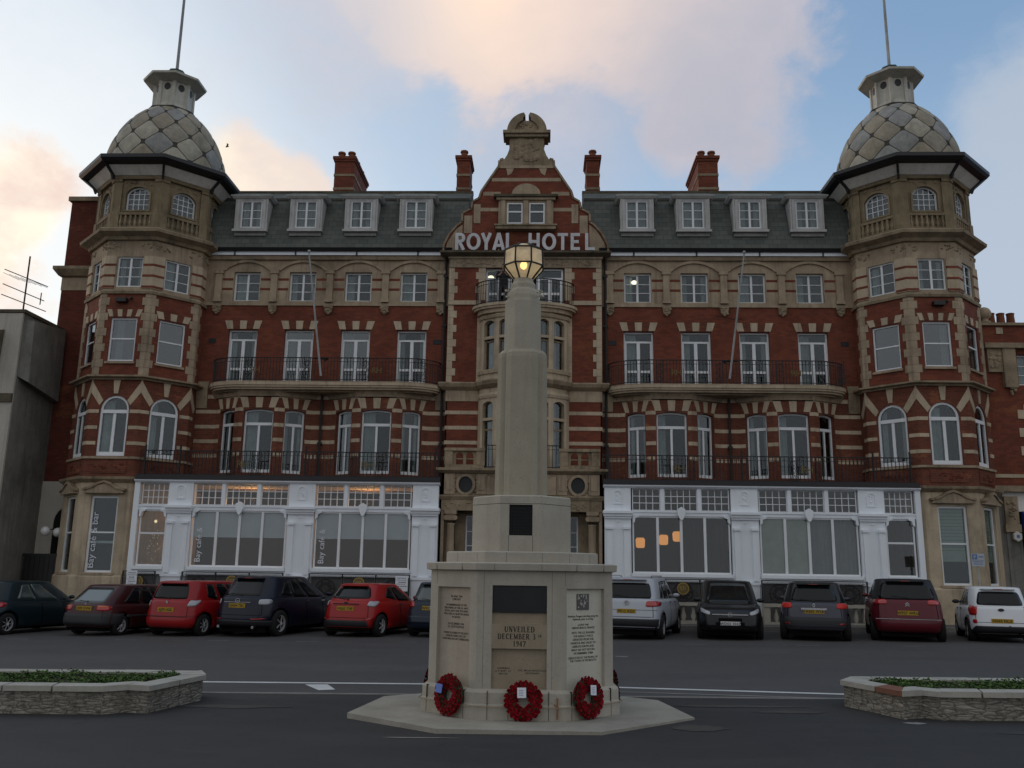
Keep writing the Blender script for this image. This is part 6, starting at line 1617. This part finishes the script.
# 7 silver SUV
q = car('silver SUV with roof rails, partly behind the right side of the memorial', 2.14, YR+.1, TH, cfg(L=4.43, W=1.81, H=1.665, belt=1.10, hood=.98, cowl=3.3, rt=.40, rb=.16, ft=2.5, zb=.26, wr=.34, xr=.80, xf=.9, n=7, ng=7, wt=.80, rw=(-.90, .90, .02, .80), rwn=.03, wheel='five', emblem='ringv', emb=(.065, .065), emb_t=.86, plate_t=.60, rails='chrome', mirror='paint_silver',
    lamps=[('tail_light', 'lamp_red', 'b', [(.64, .74), (1.07, .76), (1.10, .92), (.70, .93)])],
    trim=[('lower_bumper', 'black_trim', [(-1.14, .02), (1.14, .02), (1.14, .36), (-1.14, .36)]), ('tailgate_gap', 'dark_trim', [(-1.0, .635), (1.0, .635), (1.0, .645), (-1.0, .645)])],
    sw=[((1.14, .12), (1.30, .10), (1.30, .80), (1.20, .80)), ((1.33, .08), (1.60, .08), (1.58, .86), (1.33, .84)), ((1.63, .08), (1.88, .06), (1.76, .86), (1.61, .86))]), 'paint_silver', 'PK12 XZX')
# 8 black MPV, nose out
q = car('black people carrier parked nose out with pale front number plate', 4.79, YR+.15, TH+radians(-7), cfg(L=4.45, W=1.80, H=1.58, belt=1.0, hood=.78, cowl=3.35, rt=.3, ft=2.45, wr=.32, n=4.8, fplate=True, plate_t=.42, emb_t=.80, emblem='oval', emb=(.06, .06), spoiler=0, mirror='paint_black', front=[.16, .05, 0, .0, .02, .05, .12, .20, .36],
    lamps=[('headlight', 'lamp_clear', 'b', [(2.30, .76), (1.97, .80), (1.97, .94), (2.30, .88)]), ('tail_light', 'lamp_red', 'b', [(.8, .6), (1.03, .6), (1.03, 1), (.8, 1)])],
    trim=[]), 'paint_black', 'WD02 XHZ', flip=True)
root8 = q[0]; th8 = pi/2-(TH+radians(-7))
d8 = Vector((cos(th8), sin(th8), 0))*(4.45/S); root8.location = Vector((4.79, YR+.15, root8.location.z))+d8    # nose at the kerb side of the lane
bar(q[0], q[1], .80, .95, 'chrome', 'grille_bar', .016, True); bar(q[0], q[1], .58, .62, 'underbody', 'grille', .05, True, .006); bar(q[0], q[1], .22, 1.0, 'underbody', 'air_intake', .05, True, .006); bar(q[0], q[1], .40, .75, 'underbody', 'grille', .05, True, .004)
# 9 grey crossover
q = car('dark grey compact crossover with glowing red lamps and chrome strip', 6.90, YR+.1, TH, cfg(L=4.12, W=1.86, H=1.56, belt=1.02, hood=.92, cowl=3.1, rt=.55, rb=.22, ft=2.3, zb=.24, wr=.33, n=4.4, ng=4.5, wt=.72, rw=(-.88, .88, .10, .84), rwn=.10, roofmat='paint_black', emblem='diamond', emb=(.06, .05), emb_t=.90, plate_t=.70,
    lamps=[('tail_light', 'tail_glow', 'b', [(.74, .80), (1.08, .80), (1.12, .96), (.80, .98)]), ('reflector', 'lamp_red', 'b', [(.80, .24), (.98, .26), (.98, .30), (.80, .28)])],
    trim=[('lower_bumper', 'dark_trim', [(-1.14, .02), (1.14, .02), (1.0, .50), (-1.0, .50)])]), 'paint_grey', 'HN65 WLR')
bar(q[0], q[1], .78, .66, 'chrome', h=.024, ext=.03)
# 10 cherry MPV
q = car('dark cherry red people carrier with black roof and a thin chrome line', 9.25, YR+.1, TH, cfg(L=4.47, W=1.90, H=1.66, belt=1.12, hood=.98, cowl=3.2, rt=.42, rb=.14, ft=2.3, zb=.22, wr=.32, n=6, ng=6, wt=.74, rw=(-.95, .95, .02, .88), rwn=.03, roofmat='black_trim', emblem='chevron', emb=(.05, .04), emb_t=.84, plate_t=.60, mirror='paint_cherry',
    lamps=[('tail_light', 'lamp_red', 'b', [(.62, .84), (1.03, .84), (1.03, .99), (.66, .99)])],
    trim=[]), 'paint_cherry', 'WF07 WRG')
bar(q[0], q[1], .42, 1.62, 'chrome', h=.007, ext=.004)
# 11 white small car
q = car('small white hatchback with red lamps at the right end of the row', 11.58, YR+.1, TH, cfg(L=3.6, W=1.60, H=1.46, belt=.96, hood=.84, cowl=2.75, rt=.42, rb=.12, ft=2.05, wr=.29, n=5.5, ng=5.5, wt=.78, rw=(-.90, .90, .06, .82), rwn=.06, emblem='solid', emb=(.075, .04), emb_t=.86, embmat='dark_trim', plate_t=.48, mirror='black_trim', wheel='five', sglass='car_glass_light',
    lamps=[('tail_light', 'lamp_red', 'b', [(.84, .66), (1.03, .66), (1.10, 1.0), (.84, 1.0)]), ('reflector', 'lamp_red', 'b', [(.84, .38), (.96, .38), (.96, .52), (.84, .52)])],
    trim=[('lower_bumper', 'black_trim', [(-1.12, .02), (1.12, .02), (.9, .30), (-.9, .30)])]), 'paint_white', 'HV65 NLX')

# ================================================================== PERSON on the balcony
def skin_mesh(name, verts, edges, radii, mat, parent=None, sub=2):
    me = bpy.data.meshes.new(name); me.from_pydata(verts, edges, []); o = bpy.data.objects.new(name, me); col.objects.link(o)
    md = o.modifiers.new('s', 'SKIN'); sv = me.skin_vertices[0].data
    for i, r in enumerate(radii): sv[i].radius = (r if isinstance(r, tuple) else (r, r))
    sv[0].use_root = True; md.use_smooth_shade = True
    m2 = o.modifiers.new('u', 'SUBSURF'); m2.levels = sub
    dg = bpy.context.evaluated_depsgraph_get(); nm = bpy.data.meshes.new_from_object(o.evaluated_get(dg)); bpy.data.objects.remove(o)
    nm.materials.clear(); nm.materials.append(M[mat]); o = bpy.data.objects.new(name, nm); col.objects.link(o)
    if parent: o.parent = parent
    return o
PX, PY, PZ = -1.50, 30.95, 11.035
hh = 1.62    # model units
def sc(*v): return tuple(q*hh/1.75 for q in v)
V = [sc(0, 0, .95), sc(0, .01, 1.15), sc(0, .0, 1.36), sc(0, -.01, 1.47), sc(0, -.02, 1.52),                     # 0-4 spine, neck
     sc(.19, 0, 1.41), sc(.27, -.03, 1.17), sc(.20, -.22, 1.18), sc(.12, -.26, 1.28),                           # 5-8 arm raised to chest
     sc(-.19, 0, 1.41), sc(-.27, -.03, 1.17), sc(-.20, -.22, 1.18), sc(-.10, -.26, 1.28),                       # 9-12
     sc(.10, 0, .88), sc(.11, -.03, .50), sc(.12, .0, .09), sc(.13, -.14, .05),                              # 13-16 leg
     sc(-.10, 0, .88), sc(-.13, -.02, .50), sc(-.15, .0, .09), sc(-.16, -.14, .05)]
E_ = [(0, 1), (1, 2), (2, 3), (3, 4), (2, 5), (5, 6), (6, 7), (7, 8), (2, 9), (9, 10), (10, 11), (11, 12), (0, 13), (13, 14), (14, 15), (15, 16), (0, 17), (17, 18), (18, 19), (19, 20)]
Rr_ = [(.18, .13), (.18, .14), (.20, .13), .055, .05, .09, .07, .055, .035, .09, .055, .045, .035, .095, .065, .045, .04, .095, .065, .045, .04]
Rr_ = [tuple(x*hh/1.75 for x in (r if isinstance(r, tuple) else (r, r))) for r in Rr_]
per = skin_mesh('person', V, E_, Rr_, 'cloth_dark'); per.location = (PX, PY, PZ); 
tag(per, 'person in dark jacket and dark trousers standing on the balcony behind the lantern', 'person')
per.data.materials.append(M['trousers']); per.data.materials.append(M['skin'])
for p in per.data.polygons:
    z = p.center.z; 
    if z < .86*hh/1.75: p.material_index = 1
    if z > 1.46*hh/1.75: p.material_index = 2
    if p.center.y < -.235*hh/1.75 and z > 1.2*hh/1.75: p.material_index = 2
hd = MM('skin'); hd.smooth = True; k = hh/1.75
hd.ball((0, -.03*k, 1.62*k), .075*k, .09*k, .112*k, 14, 10); hd.ball((0, -.125*k, 1.61*k), .014*k, .018*k, .022*k, 6, 4)
for e in (-1, 1): hd.ball((e*.078*k, -.02*k, 1.62*k), .012*k, .02*k, .03*k, 6, 4)
hd.use('ink')
for e in (-1, 1): hd.ball((e*.03*k, -.112*k, 1.635*k), .010*k, .007*k, .006*k, 6, 4)
hd.ball((0, -.112*k, 1.575*k), .024*k, .006*k, .004*k, 6, 4)
hd.done('head', per, uv=False)
hr = MB(); hr.smooth = True; hr.ball((0, -.012*k, 1.66*k), .083*k, .095*k, .09*k, 12, 8); hr.build('hair', 'hair', per, uv=False)
for e in (-1, 1):
    hn = MB(); hn.smooth = True
    bx, by, bz = e*.085*k, -.285*k, 1.30*k
    hn.ball((bx, by, bz), .028*k, .02*k, .038*k, 8, 6)
    for f in range(4): hn.tube([(bx+(f-1.5)*.014*k, by, bz+.025*k), (bx+(f-1.5)*.013*k-e*.006*k, by-.015*k, bz+.06*k), (bx+(f-1.5)*.010*k-e*.02*k, by-.03*k, bz+.075*k)], .0075*k, 5)
    hn.tube([(bx-e*.02*k, by, bz-.005*k), (bx-e*.045*k, by-.015*k, bz+.025*k)], .009*k, 5)
    hn.build('hand', 'skin', per, uv=False)
    sh = MB(); sh.smooth = True; sh.ball((e*.135*k, -.06*k, .04*k), .048*k, .125*k, .042*k, 10, 6); sh.build('shoe', 'shoe', per, uv=False)

# ================================================================== NEIGHBOURS
# left: grey rendered building
O = Vector((-20, 31, 0)); nb = empty('neighbouring_building', O, 'dull grey rendered building with a boxed side projection at the far left', 'building')
w = MM('render_grey'); w.box(-30, -18.12, 29.3, 36, 0, 10.22)
w.hexa([(-18.15, 29.31, 8.0), (-17.8, 29.5, 7.8), (-17.8, 31.5, 7.5), (-18.15, 31.6, 7.5), (-18.15, 29.31, 10.0), (-17.85, 29.5, 10.0), (-17.85, 31.55, 10.22), (-18.15, 31.6, 10.22)])
w.use('stone_weathered'); w.box(-30, -18.05, 29.2, 36, 10.22, 10.34)
w.use('render_pale'); w.box(-30, -18.13, 29.22, 29.32, 0, 10.20)
w.use('stone_weathered'); w.box(-30, -18.13, 29.16, 29.24, 7.05, 7.35)
w.use('brick'); w.box(-22, -19.2, 30.6, 31.2, 10.3, 10.75)
w.done('wall', nb, O)
w = MM('stone_weathered'); w.hexa([(-20.2, 28.6, 8.3), (-18.85, 28.6, 8.3), (-18.75, 29.2, 8.0), (-20.2, 29.2, 8.0), (-20.2, 28.5, 9.4), (-18.85, 28.5, 9.4), (-18.7, 29.2, 9.6), (-20.2, 29.2, 9.6)]); w.use('frame_white'); w.box(-20.1, -19.05, 28.55, 28.58, 8.45, 8.75)
w.done('bay_window', nb, O)
a = MB(); bx, by = -18.95, 30.5
a.tube([(bx, by, 10.5), (bx, by, 12.75)], .028, 6)
for z, l in ((11.9, .85), (11.35, .75), (10.95, .9)): a.tube([(bx-.7, by-.3, z+.25), (bx+l*.75, by+.3, z-.22)], .018, 5)
for i in range(6): x = bx-.6+i*.22; a.tube([(x, by-.5, 11.95-i*.06), (x, by+.5, 12.0-i*.06)], .008, 4)
a.tube([(bx+.6, by, 10.9), (bx+.6, by, 11.35)], .02, 5)
a.build('television_aerial', 'pipe_iron', nb, O)
# alley with arch, gate and lamps
O = Vector((-17.6, 31.7, 0)); al = empty('alley_wall', O, 'pale rendered archway wall in the gap between grey building and tower', 'wall')
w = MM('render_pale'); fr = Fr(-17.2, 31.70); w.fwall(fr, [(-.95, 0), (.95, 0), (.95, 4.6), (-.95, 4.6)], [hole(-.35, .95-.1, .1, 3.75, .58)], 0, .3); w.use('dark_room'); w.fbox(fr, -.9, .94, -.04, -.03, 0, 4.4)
w.done('wall', al, O)
O = Vector((-17.3, 30.9, 0)); gt = MM('black_paint'); gt.fbox(Fr(-17.25, 30.9), -.72, .72, -.03, .03, .0, 1.95)
for k in range(9): gt.fbox(Fr(-17.25, 30.9), -.70+k*.17, -.68+k*.17, .03, .045, .05, 1.9)
gt.fbox(Fr(-17.25, 30.9), -.78, .78, -.05, .06, 1.93, 2.02)
o = gt.done('gate', None, O); o.location = O; tag(o, 'black boarded gate between the grey building and the hotel tower', 'gate')
for i, (x, lab) in enumerate(((-17.33, 'left of two white globe lamps in the dark archway'), (-17.02, 'right of two white globe lamps in the dark archway'))):
    O = Vector((x, 30.85+i*.25, 2.79-i*.03)); r_ = empty('globe_lamp', O, lab, 'lamp', 'globe lamps at the archway'); m = MB(); m.smooth = True; m.ball(O, .165, n=16, m=10); m.build('globe', 'globe_glass', r_, O); m = MB(); m.tube([O, O+Vector((.1, .35, .1)), O+Vector((.1, .9, .25))], .02, 5); m.build('bracket', 'iron', r_, O)
O = Vector((-18.6, 28.6, 0)); m = MB()
m.tube([(-21, 28.6, 1.2), (-19.4, 28.6, 1.45), (-17.9, 28.6, 1.95)], .03, 5); m.tube([(-19.6, 28.6, 0), (-19.4, 28.6, 1.7), (-19.0, 28.6, 2.15), (-18.4, 28.6, 2.3)], .018, 5)
for k in range(14): x = -20.8+k*.21; m.tube([(x, 28.6, -.1), (x, 28.6, 1.22+(x+21)*.21)], .012, 4)
o = m.build('step_railing', 'iron', None, O, O); tag(o, 'thin black sloping handrail at the foot of the grey building', 'railing')
# right: brick neighbour
O = Vector((20, 31, 0)); nb = empty('neighbouring_building', O, 'brick building with parapet, stone ball and blue awning at the far right', 'building')
NF = Fr(15.3, 31.1)
w = MM('brick'); w.fwall(NF, [(0, 4.6), (14, 4.6), (14, 10.45), (0, 10.45)], [hole(1.35, 2.5, 8.30, 9.40), hole(1.8, 2.9, 5.4, 7.2)], 0, .25); w.box(15.3, 29.3, 31.5, 38, 0, 10.3)
w.use('stone_grimy'); w.fbox(NF, 0, 14, -.3, .10, 10.45, 10.55); w.fbox(NF, .2, 14, -.05, .22, 9.60, 9.78); w.fbox(NF, .3, .8, -.02, .10, 8.75, 9.6); w.fbox(NF, .8, 1.25, -.02, .16, 8.2, 9.65); w.relief(NF, .55, 9.2, .4, .6, 14, .04, .1); w.relief(NF, 1.02, 8.1, .3, .3, 10, .05, .1)
w.use('stone_pale'); w.fbox(NF, .72, .95, -.02, .03, 10.15, 10.38); w.fbox(NF, 0, 14, -.02, .03, 5.05, 5.17)
quoins(w, NF, 1.8, -1, 5.5, 7.6, .62, .4, .32, .03)
w.use('stone_grimy'); w.fbox(NF, 0, 14, -.05, .30, 4.55, 4.75); w.use('cove_paint'); w.fbox(NF, .35, 14, -.05, .05, 3.9, 4.55)
w.use('render_grey'); w.fbox(NF, 0, .35, -.3, .08, 0, 4.55); w.fbox(NF, .35, .85, -.3, .12, 0, 3.2); w.use('stone_grimy'); w.fbox(NF, .30, .82, -.3, .22, 3.2, 3.45); w.fbox(NF, .35, .80, -.3, .16, 3.45, 4.4); w.relief(NF, .58, 3.95, .32, .6, 12, .05, .16)
w.use('dark_room'); w.fbox(NF, .9, 14, -.2, -.1, 0, 3.9)
w.done('wall', nb, O)
window(NF, 1.35, 2.5, 8.30, 9.40, 'case', parent=nb, org=O, cur=[(0, .3, 'curtain')]); window(NF, 1.8, 2.9, 5.4, 7.2, 'sash', parent=nb, org=O)
bl = MB(); P = NF.p(.42, -.1, 0); bl.smooth = True; bl.lathe(P.x, P.y, [(.20, 10.55), (.20, 10.62), (.11, 10.66), (.13, 10.72)], 14); bl.ball((P.x, P.y, 10.92), .24, n=16, m=10); bl.build('stone_ball', 'stone', nb, O)
ch = MM('brick'); ch.box(16.0, 17.9, 32, 32.8, 10.2, 10.75); cho = ch.done('chimney', nb, O)
for k in range(3): p = MB(); x = 16.55+k*.36; p.lathe(x, 32.4, [(.16, 10.75), (.13, 11.2), (.15, 11.28), (.10, 11.3)], 12); p.build('chimney_pot', 'terracotta', cho, O)
aw = MB(); aw.hexa([NF.p(.95, .0, 2.95), NF.p(.95, .9, 2.95), NF.p(6, .9, 2.95), NF.p(6, 0, 2.95), NF.p(.95, 0, 3.9), NF.p(.95, .12, 3.9), NF.p(6, .12, 3.9), NF.p(6, 0, 3.9)]); aw.build('awning', 'awning_blue', nb, O)
am = MM('alarm'); am.fprism(NF, [(.62+.15*cos(t), 3.05+.17*sin(t)) for t in [pi/6+2*pi*j/6 for j in range(6)]], .22, .32); am.use('sign_blue'); am.fbox(NF, .57, .67, .32, .323, 3.0, 3.10); am.done('alarm_box', nb, O)
pp_ = MB(); pp_.tube([(15.28, 31.0, 0.1), (15.28, 31.0, 10.3)], .06, 6); pp_.build('downpipe', 'pipe_iron', nb, O)

# parking sign
O = Vector((12.82, 27.2, gz(12.8))); ps = empty('parking_sign', O, 'small blue and white parking sign on a grey post by the right tower', 'sign')
m = MB(); m.tube([(12.82, 27.22, 0), (12.82, 27.22, 2.38)], .03, 6); m.build('post', 'pole_paint', ps, O)
fr = Fr(12.82, 27.18); m = MM('sign_white'); m.fbox(fr, -.19, .19, -.01, .01, 2.0, 2.37); m.use('sign_blue'); m.fbox(fr, -.17, -.02, .01, .013, 2.20, 2.35); m.fbox(fr, -.18, .18, .01, .013, 2.17, 2.18); m.fbox(fr, .02, .16, .01, .013, 2.26, 2.29)
for z in (2.06, 2.10, 2.14): m.fbox(fr, -.14, .14, .01, .0125, z-.008, z+.006)
sp = m.done('sign_panel', ps, O); text('lettering', 'P', .13, fr, -.095, .014, 2.225, 'sign_white', sp, O, extrude=.001, bevel=.004)

# gull
O = Vector((-11.38, 29, 16.36)); m = MM('feather'); m.smooth = True; m.ball(O, .10, .05, .045, 8, 6); m.ball(O+Vector((.11, 0, .02)), .035, n=6, m=4)
for e in (-1, 1): m.hexa([O+Vector((-.04, e*.03, .0)), O+Vector((.06, e*.03, 0)), O+Vector((.10, e*.22, .10)), O+Vector((-.02, e*.22, .10)), O+Vector((-.04, e*.03, .012)), O+Vector((.06, e*.03, .012)), O+Vector((.10, e*.22, .108)), O+Vector((-.02, e*.22, .108))]); m.add([O+Vector((.10, e*.22, .104)), O+Vector((-.02, e*.22, .104)), O+Vector((-.08, e*.42, .06))], [(0, 1, 2)])
o = m.done('gull', None, O); o.location = O; o.rotation_euler = (0, 0, .4); o.scale = (.5,)*3; tag(o, 'small dark gull flying beside the left dome', 'bird')

# ================================================================== SCALE TO TRUE SIZE
for o in list(scene.objects):
    if o.parent is None:
        o.location = o.location*S; o.scale = o.scale*S

# ================================================================== CAMERA
F = 890.; P_ = math.atan((571.5-384)/F); R_ = radians(.86); YAW = radians(2.1)
cam = bpy.data.cameras.new('camera'); co = bpy.data.objects.new('camera', cam); col.objects.link(co)
cam.sensor_fit = 'HORIZONTAL'; cam.sensor_width = 36; cam.lens = F/1024*36; cam.clip_end = 3000; cam.clip_start = .05
right = Vector((cos(YAW), sin(YAW), 0)); fwd = Vector((-sin(YAW)*cos(P_), cos(YAW)*cos(P_), sin(P_))); up = right.cross(fwd)
# image content is turned clockwise, so the camera rolls anticlockwise
r2 = right*cos(R_)+up*sin(R_); u2 = -right*sin(R_)+up*cos(R_)
mw = Matrix((r2, u2, -fwd)).transposed().to_4x4(); mw.translation = Vector((0, 0, 1.65*S)); co.matrix_world = mw
scene.camera = co

# ================================================================== LIGHT
def azel(az, el): az, el = radians(az), radians(el); return Vector((sin(az)*cos(el), cos(az)*cos(el), sin(el)))
SUN_AZ, SUN_EL = -62, 4.5
sd = azel(SUN_AZ, SUN_EL)
su = bpy.data.lights.new('sun', 'SUN'); su.energy = .35; su.angle = radians(8); su.color = (1, .72, .5)
so = bpy.data.objects.new('sun', su); col.objects.link(so); so.rotation_euler = sd.to_track_quat('Z', 'Y').to_euler(); so.location = (-30, 40, 30)
pl_ = bpy.data.lights.new('lantern_lamp', 'POINT'); pl_.energy = .7; pl_.color = (1, .76, .46); pl_.shadow_soft_size = .05
po = bpy.data.objects.new('lantern_lamp', pl_); col.objects.link(po); po.location = Vector((MX-.035, MY-.02, 5.90))*S
for x, e in ((-10.1, 60), (-6.0, 60)):
    pl_ = bpy.data.lights.new('cafe_lamp', 'POINT'); pl_.energy = e; pl_.color = (1, .55, .25); pl_.shadow_soft_size = .25
    po = bpy.data.objects.new('cafe_lamp', pl_); col.objects.link(po); po.location = Vector((x, 30.9, 3.75))*S
pl_ = bpy.data.lights.new('cafe_lamp', 'POINT'); pl_.energy = 7; pl_.color = (1, .6, .3); pl_.shadow_soft_size = .2
po = bpy.data.objects.new('cafe_lamp', pl_); col.objects.link(po); po.location = Vector((4.2, 31.9, 3.0))*S

world = bpy.data.worlds.new('World'); scene.world = world; world.use_nodes = True; nt = world.node_tree
bg = nt.nodes['Background']; wo = nt.nodes['World Output']
tc = _n(nt, 'ShaderNodeTexCoord'); gen = tc.outputs['Generated']
sky = _n(nt, 'ShaderNodeTexSky'); sky.sky_type = 'NISHITA'; sky.sun_disc = False; sky.sun_elevation = radians(SUN_EL); sky.sun_rotation = radians(SUN_AZ); sky.altitude = 0; sky.air_density = 1.0; sky.dust_density = .8; sky.ozone_density = 1.5
def vm(op, a, b=None):
    n = _n(nt, 'ShaderNodeVectorMath'); n.operation = op
    for s, v in ((n.inputs[0], a), (n.inputs[1], b)):
        if v is None: continue
        if hasattr(v, 'links'): nt.links.new(v, s)
        else: s.default_value = v
    return n
def fm(op, a, b=None, c=None, clamp=False):
    n = _n(nt, 'ShaderNodeMath'); n.operation = op; n.use_clamp = clamp
    for s, v in zip(n.inputs, (a, b, c)):
        if v is None: continue
        if hasattr(v, 'links'): nt.links.new(v, s)
        else: s.default_value = v
    return n.outputs[0]
def mr(v, a, b, c=0, d=1):
    n = _n(nt, 'ShaderNodeMapRange'); n.interpolation_type = 'SMOOTHSTEP'; nt.links.new(v, n.inputs[0]); n.inputs[1].default_value = a; n.inputs[2].default_value = b; n.inputs[3].default_value = c; n.inputs[4].default_value = d; return n.outputs[0]
N1_ = noise(nt, gen, 3.2, 7, .58, .3); N2_ = noise(nt, mapping(nt, gen, (1, 1, 1.6), (4, 2, 1)), 7, 6, .6, .2)
wob = fm('MULTIPLY_ADD', N1_, .22, -.11); wob = fm('ADD', wob, fm('MULTIPLY_ADD', N2_, .14, -.07)); N3_ = noise(nt, mapping(nt, gen, (1, 1, 1.4), (9, 3, 5)), 18, 6, .65, .3); wob = fm('ADD', wob, fm('MULTIPLY_ADD', N3_, .06, -.03))
def blob(az, el, r, soft=.12, ws=1.0):
    d = vm('DISTANCE', gen, tuple(azel(az, el))).outputs['Value']
    d = fm('ADD', d, fm('MULTIPLY', wob, ws)); return mr(d, r-soft, r+soft, 1, 0)
def mx_(a, b, f): return mix(nt, a, b, f)
# the sky seen by the camera faces the afterglow; behind the camera the light is dimmer and bluer
sep = _n(nt, 'ShaderNodeSeparateXYZ'); nt.links.new(gen, sep.inputs[0])
K = 1/.12           # colours below are written as seen, then lifted to the strength of the sky texture
def C(r, g, b): return (r*K, g*K, b*K)
az_left = mr(sep.outputs[0], -.62, .42, 1, 0)          # 1 towards the afterglow on the left
lowf = mr(sep.outputs[2], .28, .56, 1, 0)
col_ = sky.outputs[0]
sc_ = vm('SCALE', col_); sc_.inputs['Scale'].default_value = 1.0; col_ = sc_.outputs[0]
blue = mx_(C(.235, .385, .61), C(.70, .80, .93), az_left)
blue = mx_(blue, mx_(C(.46, .63, .84), C(.76, .88, 1.0), az_left), fm('MULTIPLY', lowf, .9))
col_ = mx_(col_, blue, .88)
# bright veil near the left horizon
veil = blob(-38, 12, .34, .22, .7); col_ = mx_(col_, C(.98, 1.0, 1.0), fm('MULTIPLY', veil, .95))
tex = mr(N2_, .35, .68)
# large cloud over the middle, well above the roofs
m1 = fm('MAXIMUM', blob(-3, 39, .20, .045, 1.6), blob(8.5, 33.5, .12, .035, 1.4)); m1 = fm('MAXIMUM', m1, blob(10, 28.5, .08, .03, 1.0)); m1 = fm('MAXIMUM', m1, fm('MULTIPLY', blob(-13, 35, .12, .08, 1.5), .7)); m1 = fm('MAXIMUM', m1, fm('MULTIPLY', blob(1, 29, .10, .09, 1.2), .6))
cpink = mx_(C(.54, .52, .58), C(.80, .66, .64), tex)
lightc = blob(-6, 36.5, .11, .10, .9); cpink = mx_(cpink, C(1.15, .87, .66), fm('MULTIPLY', lightc, .95))
lightd = blob(6, 33.5, .08, .07, .8); cpink = mx_(cpink, C(1.0, .78, .66), fm('MULTIPLY', lightd, .75))
greyc = blob(11, 29.5, .10, .09, .8); cpink = mx_(cpink, C(.47, .48, .56), fm('MULTIPLY', greyc, .8))
greyl = blob(-17, 34, .13, .10, .8); cpink = mx_(cpink, C(.62, .62, .68), fm('MULTIPLY', greyl, .7))
col_ = mx_(col_, cpink, fm('MULTIPLY', m1, .92))
# glowing clouds low on the left, and behind the roof
m2 = fm('MAXIMUM', blob(-36.5, 16.5, .10, .03, 1.0), blob(-33, 19.5, .06, .02, .8)); col_ = mx_(col_, mx_(C(.90, .66, .56), C(1.2, 1.05, .80), tex), fm('MULTIPLY', m2, .8))
m3 = fm('MAXIMUM', blob(-20.5, 23.4, .050, .014, .5), blob(-17, 22.6, .038, .014, .5)); col_ = mx_(col_, mx_(C(.92, .76, .66), C(1.12, .96, .74), tex), fm('MULTIPLY', m3, .85))
# grey white bank on the right
m4 = fm('MAXIMUM', blob(31, 18, .12, .03, .8), blob(35, 22, .13, .03, .8)); col_ = mx_(col_, C(.50, .56, .65), fm('MULTIPLY', m4, .75))
# the eastern half of the sky, over the sea, is evening grey
back = mr(sep.outputs[1], -.30, .40, 1, 0)
sea = mx_(C(.48, .51, .55), C(.52, .525, .55), N1_)
col_ = mx_(col_, sea, back)
# anything under the horizon (the sea behind the camera)
col_ = mx_(col_, C(.12, .13, .14), mr(sep.outputs[2], -.06, -.02, 1, 0))
nt.links.new(col_, bg.inputs[0]); bg.inputs[1].default_value = .12
world.cycles.sampling_method = 'MANUAL'; world.cycles.sample_map_resolution = 512

vs_ = scene.view_settings; vs_.view_transform = 'Standard'; vs_.look = 'None'; vs_.exposure = 0; vs_.gamma = 1
scene.cycles.max_bounces = 6; scene.cycles.diffuse_bounces = 3; scene.cycles.glossy_bounces = 3; scene.cycles.transparent_max_bounces = 10; scene.cycles.use_denoising = True; scene.cycles.caustics_reflective = False; scene.cycles.caustics_refractive = False
scene.cycles.sample_clamp_indirect = 4
